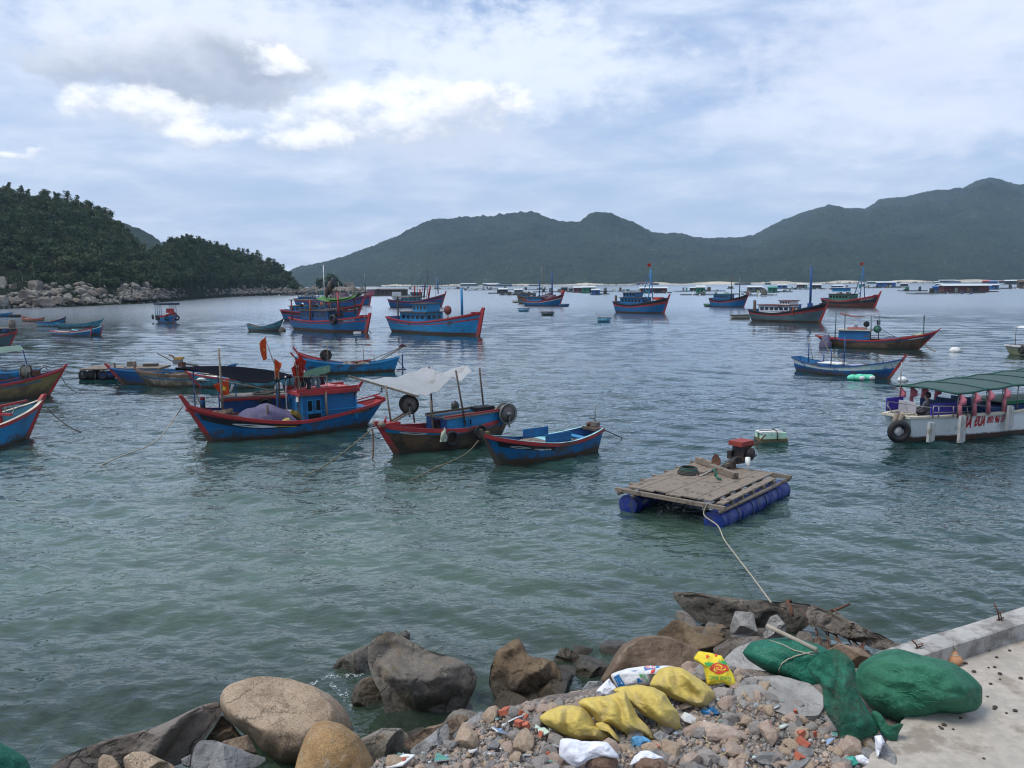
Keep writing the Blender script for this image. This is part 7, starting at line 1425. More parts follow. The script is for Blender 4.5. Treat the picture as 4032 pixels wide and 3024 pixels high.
RK = [
 ('boulder', c1((1290,470),(1340,430),(1450,395),(1580,388),(1700,405),(1820,445),(1920,500),(2000,570),(2040,640),(2060,720),(2000,850),(1880,930),(1740,930),(1640,925),(1560,850),(1450,750),(1330,650),(1285,590),(1270,530)), .0, .75, TAN, 1, 3, .05, 'largest smooth tan granite boulder at the bottom left of the shore'),
 ('boulder', c1((1830,655),(1900,643),(1990,665),(2080,730),(2120,790),(2170,880),(2200,990),(2150,1080),(1760,1080),(1700,990),(1730,850),(1770,740)), .45, .5, GOLD, 0, 5, .03, 'golden brown rounded boulder leaning in front of the largest tan one'),
 ('boulder', c1((1130,800),(1160,760),(1240,757),(1380,805),(1480,845),(1555,850),(1540,880),(1450,935),(1350,1000),(1150,1010),(1105,960),(1110,880)), .55, .35, GREY, 8, 7, .025, 'angular blue grey boulder at the bottom edge left of the largest tan one'),
 ('rock_slab', c1((230,940),(420,830),(560,775),(880,690),(1000,640),(1200,545),(1275,510),(1300,600),(1190,740),(1140,830),(1060,890),(900,960),(600,1000),(350,1010)), .1, .4, SLAB, 5, 9, .07, 'long dark sloping rock slab reaching left from the tan boulder to the water'),
 ('stone', c1((570,870),(600,840),(650,850),(700,905),(720,980),(640,1020),(570,980)), .75, .14, TAN, 3, 11, .015, 'small tan stone on the dark slab at the bottom edge'),
 ('stone', c1((715,860),(770,825),(840,822),(920,860),(1010,905),(1060,990),(900,1030),(740,1000)), .7, .22, TAN, 3, 13, .02, 'rounded pale stone cut by the bottom edge beside the grey boulder'),
 ('stone', c1((1050,870),(1110,840),(1130,880),(1100,920),(1060,905)), .6, .08, GREY, 4, 15, .01, 'little grey stone wedged left of the angular grey boulder'),
 ('stone', c1((1290,765),(1440,725),(1500,840),(1400,850),(1300,820)), .4, .14, BRN, 5, 17, .02, 'brown angular stone behind the grey boulder under the tan one'),
 ('stone', c1((1180,780),(1290,610),(1360,680),(1420,760),(1300,800)), .15, .2, WETB, 3, 19, .03, 'dark brown stone in the gap under the largest tan boulder'),
 ('boulder', c2((460,260),(520,200),(600,158),(700,180),(800,240),(880,290),(1000,330),(1120,360),(1200,410),(1255,470),(1240,560),(1190,660),(1150,740),(1000,830),(850,880),(720,890),(600,800),(560,680),(540,580),(480,480),(455,380)), -.15, .55, WETG, 9, 21, .09, 'big wet grey boulder with barnacles standing in the shallows'),
 ('rock', c2((190,450),(240,360),(350,300),(460,250),(520,390),(500,480),(420,500),(280,490)), -.1, .3, WETG, 4, 23, .06, 'flat wet rock just left of the big barnacled boulder'),
 ('rock', c2((330,640),(360,560),(420,500),(480,480),(560,590),(580,700),(480,740),(340,700)), -.1, .25, WETB, 3, 25, .04, 'dark brown rock between the tan boulder and the barnacled boulder'),
 ('rock', c2((680,180),(730,145),(765,170),(765,225),(700,240)), .0, .12, WETG, 3, 27, .02, 'small rock tip showing behind the big barnacled boulder'),
 ('rock', c2((1345,420),(1400,300),(1480,235),(1550,208),(1582,240),(1600,310),(1650,345),(1740,350),(1820,380),(1855,450),(1870,600),(1820,700),(1750,780),(1560,770),(1430,720),(1340,560)), -.15, .4, WETB, 8, 29, .09, 'brown pinnacle rock crusted with mussels right of the barnacled boulder'),
 ('rock', c2((1800,370),(1850,290),(1900,272),(1960,310),(2020,370),(1920,415),(1830,410)), -.05, .14, WETB, 4, 31, .03, 'small pointed mussel covered rock behind the brown pinnacle'),
 ('rock', c2((1880,490),(2000,420),(2080,398),(2190,420),(2230,480),(2050,510)), -.05, .16, WETB, 3, 33, .03, 'low dark rock awash right of the brown pinnacle'),
 ('rock', c2((400,940),(560,860),(700,860),(760,920),(680,1080),(540,1130),(440,1080)), .1, .22, WETG, 4, 35, .04, 'dark wet rock in the gap right of the golden boulder'),
 ('rock', c2((705,960),(900,850),(1020,820),(1100,770),(1160,753),(1195,800),(1100,890),(900,980),(760,1010)), .6, .2, BRN, 4, 37, .03, 'ochre brown slab of rock behind the grey wedge'),
 ('rock', c2((760,1020),(900,920),(1030,815),(1050,880),(1055,970),(920,1060),(780,1070)), .95, .2, GREY, 7, 39, .02, 'dark grey wedge shaped rock at the left end of the rubble'),
 ('rock', c2((1070,900),(1180,810),(1280,738),(1350,790),(1425,840),(1410,910),(1280,960),(1090,965)), 1.15, .22, GREY, 8, 41, .02, 'pointed light grey rock above the pink stone on the rubble edge'),
 ('stone', c2((1165,930),(1210,855),(1290,850),(1345,890),(1300,955),(1200,975)), 1.5, .12, PNK, 5, 43, .01, 'pinkish stone leaning on the pointed light grey rock'),
 ('stone', c2((1255,990),(1330,985),(1440,965),(1505,1010),(1505,1070),(1400,1095),(1290,1085),(1258,1040)), 1.8, .13, OCR, 4, 45, .012, 'long tan stone left of the white cloth'),
 ('stone', c2((1045,995),(1100,950),(1170,945),(1245,990),(1190,1050),(1100,1075)), 1.7, .11, PNK, 4, 47, .01, 'pale pinkish stone above the green glazed shard'),
 ('stone', c2((1095,1080),(1170,1050),(1250,1090),(1255,1150),(1150,1160)), 1.9, .1, OCR, 4, 49, .01, 'ochre stone at the bottom edge right of the green glazed shard'),
 ('stone', c2((1025,1110),(1080,1090),(1120,1110),(1110,1150),(1040,1155)), 1.95, .06, OCR, 4, 50, .008, 'small ochre stone below the green glazed shard'),
 ('stone', c2((1860,640),(1930,595),(2060,578),(2125,620),(2080,670),(1880,685)), 1.6, .14, OCR, 4, 51, .012, 'tan stone behind the middle yellow sacks'),
 ('stone', c2((2010,580),(2060,520),(2150,518),(2185,560),(2110,605)), 1.45, .13, GREY, 5, 53, .012, 'grey stone left of the white printed sack'),
 ('boulder', c3((560,420),(640,300),(700,190),(780,80),(900,20),(1040,0),(1180,15),(1280,60),(1380,100),(1500,160),(1480,300),(1250,400),(900,440),(700,450)), 1.0, .45, BRN, 2, 55, .04, 'dark brown rounded boulder behind the yellow sacks'),
 ('stone', c3((1285,265),(1340,225),(1420,240),(1485,270),(1495,390),(1400,400),(1300,330)), 1.95, .14, PNK, 5, 57, .012, 'pink brown stone between the printed sack and the bright yellow bag'),
 ('stone', c3((1560,470),(1620,450),(1745,470),(1745,600),(1685,675),(1580,600)), 2.0, .14, RGREY, 7, 59, .008, 'square grey brown block below the bright yellow bag'),
 ('boulder', c3((1225,880),(1330,800),(1450,748),(1600,765),(1750,800),(1835,880),(1800,940),(1560,960),(1400,1000),(1270,990)), 2.02, .13, PNK, 3, 61, .02, 'broad dusty pink boulder half buried right of the sacks'),
 ('stone', c3((1735,730),(1800,690),(1920,715),(1965,790),(1885,835),(1760,810)), 2.05, .1, RGREY, 5, 63, .01, 'grey brown stone above the right end of the half buried boulder'),
 ('soil_clump', c3((450,1120),(520,1050),(600,1015),(700,1045),(740,1100),(720,1190),(480,1200)), 2.1, .1, SOIL, 0, 65, .04, 'clump of red soil resting on the white cloth at the bottom edge'),
 ('soil_clump', c3((880,1150),(930,1070),(1040,1055),(1130,1090),(1180,1180),(900,1200)), 2.1, .1, SOIL, 0, 66, .04, 'red soil lump right of the white cloth at the bottom edge'),
 ('stone', c3((930,960),(1010,930),(1120,980),(1230,1040),(1220,1090),(1060,1060),(950,1010)), 2.08, .09, OCR, 4, 67, .012, 'ochre flat stone below the blue plastic bag'),
 ('stone', c3((1040,870),(1100,830),(1220,890),(1230,950),(1160,980),(1070,910)), 2.05, .07, GREY, 5, 68, .01, 'dark grey flat stone under the frayed sack ends'),
 ('stone', c3((1440,1000),(1500,970),(1620,1050),(1650,1110),(1520,1150),(1430,1080)), 2.1, .08, RGREY, 5, 69, .01, 'grey stone in the gravel at the bottom centre'),
 ('stone', c3((1650,1150),(1700,1090),(1830,1070),(1850,1159),(1780,1200),(1680,1190)), 2.1, .09, PNK, 5, 70, .012, 'pink stone at the bottom edge under the gravel'),
 ('rock', c4((1105,1250),(1150,1100),(1190,1068),(1260,1150),(1300,1261),(1250,1320),(1130,1300)), 2.1, .16, GREY, 5, 71, .015, 'grey rock at the bottom edge beside the torn white plastic on the quay corner'),
 ('rock', c5((150,460),(280,350),(370,370),(450,440),(560,470),(700,490),(640,570),(480,600),(300,560),(180,520)), .5, .3, WETB, 5, 73, .04, 'brown rock in front of the broken concrete ledge'),
 ('rock', c5((560,560),(700,480),(900,470),(1010,520),(960,620),(780,640),(600,640)), .6, .3, SLAB, 5, 75, .05, 'dark rock under the broken concrete ledge beside the net bag'),
 ('rock', c5((1350,600),(1480,520),(1650,560),(1760,640),(1700,720),(1480,720)), 1.2, .25, BRN, 4, 77, .04, 'brown rock below the rusty bars right of the net bags'),
 ('concrete_chunk', c5((690,400),(730,285),(860,300),(880,400),(900,440),(800,480),(690,470)), .75, .25, CONC, 8, 79, .04, 'jagged concrete chunk hanging from the ledge left of the wooden pole'),
 ('concrete_chunk', c5((930,440),(980,330),(1030,310),(1090,380),(1100,460),(1000,500),(930,480)), .8, .2, CONC, 6, 81, .05, 'narrow concrete chunk at the top end of the wooden pole'),
]
for (nm, px, zb, fr, mt, fc, sd_, am, lb) in RK:
    Poly(px, zb, fr, fr * 1.1).build(nm, mt, facets=fc, seed=sd_, amp=am, freq=2.2 if fr > .2 else 5, label=lb, cat={'soil_clump': 'soil', 'concrete_chunk': 'concrete', 'rock_slab': 'rock'}.get(nm, nm.split('_')[0]))
SLG = rockmat('slab_grey', (.23, .22, .205), (.34, .33, .31), (.28, .25, .22), .3, scale=2.0, bump=.4)
rl = random.Random(55); lm = [rock_mesh('rock', 820 + i, [WETB if i % 2 else SLAB], 3, 12, .06, .15, False, .35) for i in range(5)]
for i in range(16):
    px_ = 2700 + 46 * i; p = W(px_, 2482 + (px_ - 2700) * .15 + rl.uniform(-12, 22), .25 + (px_ - 2700) * .0009); s_ = rl.uniform(.20, .33); o = bpy.data.objects.new('rock', lm[i % 5]); COL.objects.link(o); o.location = p; o.scale = (s_ * 1.3, s_, s_ * .8); o.rotation_euler = (rl.uniform(-.4, .4), rl.uniform(-.4, .4), rl.random() * 6)
    props(o, 'dark rock packed under the broken concrete ledge, %s' % ('left of the wooden pole' if px_ < 3020 else 'below the rusty bars'), 'rock', 'dark rocks packed under the ledge')
# broken slab the net bags lie on
Poly(c3((1640,230),(1760,110),(1900,60),(2100,60),(2500,250),(2560,420),(2300,560),(2000,520),(1800,400)), 1.90, .12, .3, flat=True, flatz=(-.1, -.1, 1)).build('concrete_slab', SLG, facets=3, seed=83, amp=.03, label='grey concrete slab sloping under the green net bags', cat='concrete')
Poly(c4((60,700),(150,600),(400,580),(640,640),(760,760),(700,880),(500,880),(300,820),(120,800)), 2.15, .07, .25, flat=True).build('concrete_slab', SLG, facets=3, seed=84, amp=.04, label='low grey slab at the top of the gravel below the net bags', cat='concrete')
# ---- broken concrete ledge with rusty bars
lg = empty('concrete_ledge', W(2950, 2500, .5)[:], label='broken concrete ledge with rusty bars sticking out, tipped into the water', cat='concrete ledge')
LEDM = rockmat('ledge_concrete', (.10, .085, .07), (.21, .185, .155), (.17, .125, .08), .35, wet=.35, scale=1.8, bump=.9)
def under(o, e): o.parent = e; o.location = o.location - e.location; return o
a_ = Poly(c5((225,118),(360,143),(600,182),(900,212),(1100,222),(1280,238),(1335,280),(1320,360),(1200,430),(1060,470),(900,450),(700,420),(560,410),(430,350),(330,255)), .0, .28, .5, push=1.0).build('ledge_slab', LEDM, facets=7, seed=85, amp=.11, freq=2.5); under(a_, lg)
bm2 = Poly(c5((1230,262),(1300,240),(1360,270),(1500,325),(1700,425),(1850,495),(1970,553),(1905,580),(1760,565),(1560,500),(1400,430),(1270,400)), 1.0, .2, .3, push=.9).build('ledge_beam', LEDM, facets=5, seed=86, amp=.09, freq=4, N=140); under(bm2, lg)
mb = MB(); A0, A1 = W(3190, 2400, .75), W(3570, 2565, 1.35); P = []
for i in range(31):
    u = i / 30; c_ = A0.lerp(A1, u); rr0 = .30 * (1 - .55 * u); row = []
    for k in range(17):
        a = 2 * math.pi * k / 16; d = Vector((0, math.cos(a), math.sin(a))); n_ = noise.fractal((c_ + d * rr0) * 4, 1, 2, 5); sq = 1 / max(abs(math.cos(a)), abs(math.sin(a))) ** .5; row.append(c_ + d * rr0 * sq * .95 + d * n_ * .10)
    P.append(row)
mb = MB(); T0 = W(3190, 2405, .95); r = random.Random(9)
for i in range(15):
    e_ = [(3345, 2378), (3300, 2450), (3270, 2530), (3310, 2560), (3230, 2535), (3350, 2600), (3400, 2610), (3330, 2440), (3290, 2500), (3240, 2480), (3380, 2560), (3260, 2560), (3410, 2570), (3215, 2500), (3365, 2530)][i]
    s0 = T0 + Vector((r.uniform(-.2, .25), r.uniform(-.1, .1), r.uniform(-.15, .1))); en = W(e_[0], e_[1], 1.1 if i else .95); mid = s0.lerp(en, .5) + Vector((r.uniform(-.05, .12), r.uniform(-.05, .05), r.uniform(-.02, .12))); mb.tube([s0, s0.lerp(mid, .6), mid, mid.lerp(en, .6), en], .012 if i else .02, RUST, 6)
mb.tube([W(3120, 2425, .8), W(3112, 2390, .9), W(3100, 2368, .95), W(3115, 2366, .95)], .03, RUST, 6); mb.tube([W(3385, 2600, 1.3), W(3390, 2540, 1.4), W(3400, 2530, 1.4), W(3395, 2570, 1.35)], .02, RUST, 6)
o = mb.build('reinforcing_bar', recenter=True); under(o, lg)
# ---- quay
QM = pmat('quay_concrete', (.40, .36, .305), .85, .20, 1.6, .5, 40, dirt=(.24, .20, .16), dirt_amt=.35, dscale=1.6); KM = pmat('kerb_concrete', (.37, .355, .33), .85, .16, 1.5, .5, 30, dirt=(.15, .14, .125), dirt_amt=.55, dscale=2.5, planks=0)
ZQ = 2.2; k0, k1 = W(3650, 2574, ZQ + .2), W(4032, 2452, ZQ + .2); kd = (k1 - k0).normalized(); kn = Vector((-kd.y, kd.x, 0)); kw = .28
def qedge(i):
    pts_ = [(3300, 3180), (3380, 3060), (3445, 2960), (3520, 2900), (3545, 2860), (3560, 2800), (3545, 2700), (3560, 2620)]; return pts_[i]
Q = [W(*qedge(i), ZQ) for i in range(8)]; K0 = k0 - kd * .45; far_ = K0 + kd * 22
mb = MB(); top = Q + [Vector((K0.x, K0.y, ZQ)), Vector((far_.x, far_.y, ZQ)), Vector((far_.x + 8, -4, ZQ)), Vector((Q[0].x - .6, -4, ZQ))]
den_ = []; 
for i, p in enumerate(top):
    q = top[(i + 1) % len(top)]; n_ = 7 if i < 8 else 1
    for j in range(n_):
        pt_ = p.lerp(q, j / n_); 
        if i < 8: pt_ = pt_ + Vector((noise.noise(pt_ * 6) * .05, noise.noise(pt_ * 6 + Vector((9, 0, 0))) * .05, 0))
        den_.append(pt_)
n = len(den_); mb.add(den_, [tuple(range(n))[::-1] if False else tuple(range(n))], QM); mb.add(den_ + [p + Vector((0, 0, -.22)) for p in den_], [(i, n + i, n + (i + 1) % n, (i + 1) % n) for i in range(n)], KM)
mb.add([p + Vector((0, 0, -.22)) for p in [Vector((K0.x, K0.y, ZQ)), Vector((far_.x, far_.y, ZQ))]] + [Vector((K0.x, K0.y, -1.5)), Vector((far_.x, far_.y, -1.5))], [(0, 1, 3, 2)], KM)
qo = mb.build('quay', kind='structure', label='pale concrete quay floor at the bottom right')
bmm = bmesh.new(); bmm.from_mesh(qo.data); bmesh.ops.recalc_face_normals(bmm, faces=bmm.faces); bmm.to_mesh(qo.data); bmm.free()
mb = MB(); nseg = 60
P = []
for i in range(nseg + 1):
    c_ = K0 + kd * (22 * i / nseg); j = noise.noise(c_ * 1.5) * .012; row = [c_ + Vector((0, 0, -.20)), c_ + Vector((0, 0, -.012 + j)), c_ + kn * .02 + Vector((0, 0, j)), c_ + kn * (kw - .02) + Vector((0, 0, .005 + j)), c_ + kn * kw + Vector((0, 0, -.02 + j)), c_ + kn * kw + Vector((0, 0, -3.2))]; P.append(row)
mb.grid(P, KM, smooth=False, flip=True); mb.add([P[0][k] for k in (0, 1, 2, 3, 4)] + [P[0][4] + Vector((0, 0, -.2))], [(0, 1, 2, 3, 4, 5)], KM); o = mb.build('kerb_wall', recenter=True, label='weathered concrete kerb along the outer edge of the quay', cat='kerb')
for i, (px, py, hh, lb) in enumerate([(3935, 2445, .2, 'taller bent rusty bar sticking up from the kerb near the right edge'), (3615, 2556, .1, 'stub of twisted rusty wire on the kerb behind the big net bag')]):
    p = W(px, py, ZQ + .2); mb = MB(); mb.tube([p, p + Vector((-.02, 0, hh * .5)), p + Vector((-.07, 0, hh))], .009, RUST, 6); mb.tube([p + Vector((.03, 0, 0)), p + Vector((.0, 0, hh * .5)), p + Vector((.05, 0, hh * .6))], .007, RUST, 6); mb.tube([p + Vector((-.03, 0, .01)), p + Vector((.06, .02, .03))], .007, RUST, 6); mb.build('rusty_bar', recenter=True, label=lb, cat='rusty bar')
mb = MB(); p = W(3755, 2612, ZQ); CLAY = pmat('clay_orange', (.44, .22, .11), .8, .2, 5, .3, 30, dirt=(.25, .14, .08), dirt_amt=.3, dscale=6)
mb.lathe([(0, 0), (.07, 0), (.088, .03), (.085, .055), (.06, .085), (.035, .10), (.028, .13), (0, .135)], (0, 0, 0), CLAY, 24); mb.ring((0, 0, .10), .034, .008, ROPE, 'Z', 14, 5); mb.tube([(0, 0, .12), (.01, 0, .17), (-.01, 0, .20), (.005, 0, .165)], .010, ROPE, 6); mb.build('clay_weight', loc=p, label='orange clay weight with cord neck on the quay behind the big net bag', cat='net weight')
for i, (x, y) in enumerate([(1958,400),(2105,400),(1780,495),(1950,525),(1995,522),(2033,572),(2035,612),(1965,645),(2187,605),(1943,738),(1993,830),(1998,818),(1588,960),(1605,975),(1622,950),(1690,980),(1745,898),(2145,845),(1915,1195),(2010,450),(1842,556),(2082,860)]):
    px, py = 2850 + x * .5344, 2350 + y * .5344; p = W(px, py, ZQ); s_ = .011 + .008 * ((i * 7) % 3) / 2; mb = MB(); mb.ball((0, 0, s_ * .5), s_, pmat('dark_shell', (.05, .035, .025), .6, .4, 30), 8, 6, 1.2, 1, .75); mb.ball((s_ * .7, .0, s_ * .45), s_ * .6, MATS['dark_shell'], 8, 5); mb.build('snail_shell', loc=p, label='small dark snail shell lying on the pale quay floor', cat='shell', group='snail shells scattered on the quay')
# ---- yellow sacks and bags
def clothmat(name, col, rough=.8, weave=420, var=.15, dirt=None, da=.3, tr=.15):
    m = pmat(name, col, rough, var, 4, 0, 1, dirt=dirt, dirt_amt=da, dscale=3.5); t = NT(m.node_tree); b = [n for n in t.n if n.type == 'BSDF_PRINCIPLED'][0]; v = t.n.new('ShaderNodeTexCoord').outputs['Object']
    bn = t.n.new('ShaderNodeBump'); bn.inputs['Distance'].default_value = .01; bn.inputs['Strength'].default_value = .5; t.put(bn.inputs['Height'], t.math('ADD', t.noise(t.vmath('MULTIPLY', v, (1, 1, 2.5)), 14, 5, .6, .6), t.math('MULTIPLY', t.noise(v, 160, 2, .5), .25))); t.l.new(bn.outputs[0], b.inputs['Normal']); b.inputs['Specular IOR Level'].default_value = .1; return m
YSK = clothmat('yellow_sack', (.58, .445, .12), dirt=(.42, .33, .15), da=.5); YBR = clothmat('bright_yellow_bag', (.74, .58, .05), .5, dirt=(.6, .5, .12), da=.2); WHS = clothmat('white_sack', (.66, .66, .66), dirt=(.45, .42, .38), da=.3); WHC = clothmat('white_cloth', (.70, .71, .76), dirt=(.42, .28, .20), da=.22)
def fringe(pl_, pts, mat, n=40, ln=16, seed=1, name='frayed_edge', parent=None):
    r = random.Random(seed); mb = MB()
    for i in range(n):
        k = r.random() * (len(pts) - 1); j = int(k); f = k - j; x = pts[j][0] * (1 - f) + pts[j + 1][0] * f; y = pts[j][1] * (1 - f) + pts[j + 1][1] * f; L_ = r.uniform(.4, 1) * ln
        a = pl_.surf(x, y - 6, .0); b_ = pl_.on(x + r.uniform(-.3, .3) * ln, y + L_) + pl_.n * r.uniform(.0, .03); b_.z = max(b_.z, 2.08); mb.tube([a, a.lerp(b_, .5) + Vector((0, 0, .01)), b_], .0022, mat, 4)
    o = mb.build(name); o.parent = parent
    if parent: o.location = -parent.location
    return o
SK = [(c3((45,720),(130,660),(240,615),(340,610),(430,625),(480,670),(530,750),(555,800),(640,830),(660,900),(620,935),(520,930),(420,930),(330,900),(250,870),(150,810),(80,765)), 2.06, .17, 'yellow sack at the lower left of the row, lying on the white cloth', c3((430,930),(520,935),(640,915),(655,860))),
      (c3((385,585),(440,550),(620,530),(800,480),(860,600),(920,720),(1000,800),(1050,880),(1040,905),(940,860),(880,865),(800,855),(680,790),(560,770),(500,690),(400,610)), 2.09, .12, 'slack yellow sack spread out between the two fuller ones', c3((800,855),(870,870),(950,860),(1045,905))),
      (c3((680,480),(760,450),(900,432),(1050,455),(1150,510),(1210,610),(1270,680),(1282,790),(1240,830),(1150,810),(1060,750),(950,700),(860,620),(800,560)), 2.11, .16, 'full yellow sack in the middle of the row with a long frayed end', c3((1090,780),(1160,810),(1240,830),(1280,790))),
      (c3((1010,440),(1040,360),(1100,295),(1180,270),(1290,285),(1400,350),(1510,430),(1570,490),(1582,540),(1530,640),(1440,640),(1330,600),(1200,550),(1100,490)), 2.11, .17, 'topmost yellow sack leaning right below the printed white sack', c3((1330,620),(1440,640),(1530,640)))]
for i, (px, zb, fr, lb, fg) in enumerate(SK):
    pl_ = Poly(px, zb, fr, .08, pw=2.2, push=.55); o = pl_.build('sack', YSK, seed=91 + i, amp=.035, freq=3.5, fold=.075, fdir=(.8, .6), N=150, rings=40, label=lb, cat='sack', group='yellow sacks on the rubble'); fringe(pl_, fg, YSK, 60, 22, i + 3, parent=o)
tl = Poly(c3((540,770),(600,755),(660,780),(720,860),(765,930),(740,940),(690,870),(620,840),(560,830)), 2.08, .035, .02).build('sack_tail', YSK, seed=97, amp=.02, freq=6, fold=.02); tl.name = 'torn_sack_strip'; props(tl, 'torn yellow strip trailing from the lower left sack', 'sacking')
pw_ = Poly(c3((668,345),(740,315),(820,290),(1000,268),(1110,270),(1200,265),(1290,300),(1285,335),(1050,350),(1010,440),(860,460),(745,475),(700,410)), 2.10, .12, .06, push=.6); WSo = pw_.build('printed_sack', WHS, seed=101, amp=.02, freq=5, fold=.018, fdir=(1, .3), N=120, rings=34, label='white sack with red SG 22 and blue and green print behind the yellow ones', cat='sack')
def prn(pl_, polys, parent, name='print'):
    for pi_, (mat, pts) in enumerate(polys):
        mb = MB()
        pts = c3(*pts) if pts[0][0] < 2100 else pts; n = len(pts); cx = sum(p[0] for p in pts) / n; cy = sum(p[1] for p in pts) / n; P = []
        for i in range(n):
            for s_ in range(4):
                x = pts[i][0] + (pts[(i + 1) % n][0] - pts[i][0]) * s_ / 4; y = pts[i][1] + (pts[(i + 1) % n][1] - pts[i][1]) * s_ / 4; P.append([pl_.surf(cx + (x - cx) * q, cy + (y - cy) * q, .006) for q in (0, .33, .66, 1)])
        mb.grid(P, mat, close_u=True)
        o = mb.build('printed_star' if n == 10 else ('printed_rose' if n == 20 else ('printed_petal' if n == 16 else ('printed_leaf' if mat == PG else 'printed_mark')))); o.parent = parent; o.location = -parent.location
    return o
def ptext(pl_, body, cx, cy, sz, mat, rot=0.0, parent=None):
    vs, fs = textmesh(body, 1.0, mat, bold=.015); out = []; ca, sa = math.cos(rot), math.sin(rot)
    for (x, y) in vs: X_, Y_ = x * sz, -y * sz; out.append(pl_.surf(2100 + (cx + X_ * ca - Y_ * sa) * .4521, 2500 + (cy + X_ * sa + Y_ * ca) * .4521, .008))
    mb = MB(); mb.add(out, fs, mat); o = mb.build('printed_text'); o.parent = parent; o.location = -parent.location; return o
PR, PB, PG = pmat('print_red', (.62, .06, .03), .7), pmat('print_blue', (.02, .19, .45), .7), pmat('print_green', (.06, .38, .09), .7)
prn(pw_, [(PB, [(700,370),(745,345),(800,440),(750,465)]), (PB, [(1065,272),(1105,270),(1100,285),(1068,288)]), (PB, [(905,375),(925,378),(935,395),(955,400),(940,412),(915,400),(918,425),(905,415)]), (PG, [(920,340),(945,335),(960,355),(935,362)]), (PR, [(1025,310),(1060,300),(1040,335),(1020,345)]), (PB, [(962,275),(968,275),(975,300),(1068,292),(1068,297),(972,306)])], WSo)
ptext(pw_, 'SG 22', 1018, 283, 34, PR, .0, WSo); ptext(pw_, 'GREEN', 972, 375, 26, PG, 1.25, WSo); ptext(pw_, 'saigon', 880, 308, 18, PB, -.05, WSo); ptext(pw_, '117', 745, 405, 44, WHS, 1.1, WSo)
py_ = Poly(c3((1385,215),(1440,140),(1540,155),(1640,180),(1700,280),(1740,340),(1772,440),(1715,450),(1660,425),(1600,430),(1515,440),(1495,340),(1470,240)), 2.16, .07, .06, push=.7); YBo = py_.build('printed_bag', YBR, seed=103, amp=.012, freq=6, fold=.008, N=120, rings=34, label='bright yellow bag with a red rose, green leaves and red stars', cat='bag')
def star(cx, cy, r_): return [(cx + r_ * (1 if k % 2 == 0 else .42) * math.sin(k * math.pi / 5 + .2), cy - r_ * 1.1 * (1 if k % 2 == 0 else .42) * math.cos(k * math.pi / 5 + .2)) for k in range(10)]
rose = [(1618 + 82 * math.cos(a) * (1 + .10 * math.sin(5 * a)), 290 + 46 * math.sin(a) * (1 + .12 * math.cos(4 * a))) for a in [k * math.pi / 10 for k in range(20)]]
prn(py_, [(PR, star(1518, 190, 22)), (PR, star(1590, 175, 18)), (PR, rose), (PG, [(1490,245),(1530,238),(1575,248),(1560,262),(1535,275),(1505,265)]), (PG, [(1620,240),(1640,225),(1675,228),(1690,255),(1660,258),(1635,252)]), (PG, [(1610,250),(1612,225),(1622,208),(1620,230),(1616,252)])], YBo)
for rr_0, mt in ((.62, YBR), (.5, PR), (.3, YBR), (.2, PR)):
    o = prn(py_, [(mt, [(1618 + 82 * rr_0 * math.cos(a + rr_0 * 3) * (1 + .2 * math.sin(3 * a)), 290 + 46 * rr_0 * math.sin(a + rr_0 * 3) * (1 + .2 * math.sin(3 * a))) for a in [k * math.pi / 8 for k in range(16)]])], YBo); o.location = o.location + py_.n * (.004 * (1.2 - rr_0))
ptext(py_, 'GAO BAC', 1625, 372, 44, PG, math.pi + .06, YBo)
for (px, zb, th, mt, nm, lb, ct) in [(c3((235,900),(330,905),(420,925),(640,930),(690,990),(770,1080),(740,1095),(640,1050),(500,1080),(380,1165),(310,1120),(225,1060)), 2.14, .06, WHC, 'cloth', 'crumpled white cloth under the lower left yellow sack', 'cloth'),
        (c3((830,1145),(880,1050),(930,1010),(1000,1005),(1145,1075),(1100,1100),(980,1070),(900,1125)), 2.12, .05, WHC, 'cloth', 'smaller white cloth scrap at the bottom edge right of the first', 'cloth'),
        (c3((545,490),(600,430),(660,375),(725,470),(700,540),(580,535)), 2.08, .06, WHC, 'plastic_sheet', 'torn white plastic poking out left of the printed sack', 'plastic sheet'),
        (c3((275,600),(330,590),(400,565),(395,600),(340,615)), 1.95, .03, WHC, 'plastic_sheet', 'strip of white plastic between two yellow sacks', 'plastic sheet'),
        (c3((1450,660),(1500,640),(1560,615),(1645,690),(1560,720),(1470,705)), 2.06, .05, pmat('blue_plastic', (.01, .12, .28), .35, .3, 9), 'plastic_bag', 'crumpled blue plastic bag below the square block', 'plastic bag'),
        (c3((845,905),(900,880),(970,885),(1035,930),(930,985),(860,970)), 2.08, .04, pmat('pale_blue_plastic', (.10, .30, .50), .35, .4, 12), 'plastic_bag', 'pale and blue plastic bag below the frayed sack ends', 'plastic bag'),
        (c4((1110,1025),(1160,1020),(1190,1070),(1150,1130),(1130,1200),(1115,1120)), 2.2, .03, WHC, 'plastic_sheet', 'torn white plastic on the grey rock at the quay corner', 'plastic sheet'),
        (c4((965,1170),(1020,1160),(1090,1210),(1130,1261),(1060,1261),(990,1220)), 2.12, .03, WHC, 'plastic_sheet', 'white plastic scrap left of the grey rock at the quay corner', 'plastic sheet'),
        (c4((890,1180),(960,1170),(1000,1230),(940,1250),(900,1220)), 2.1, .02, pmat('teal_plastic', (.05, .33, .27), .4), 'plastic_sheet', 'teal plastic scrap below the hanging green net', 'plastic sheet')]:
    Poly(px, zb, th, .03, push=.5).build(nm, mt, seed=len(lb), amp=.03, freq=7, fold=.025, fdir=(.7, .7), N=90, rings=24, label=lb, cat=ct)
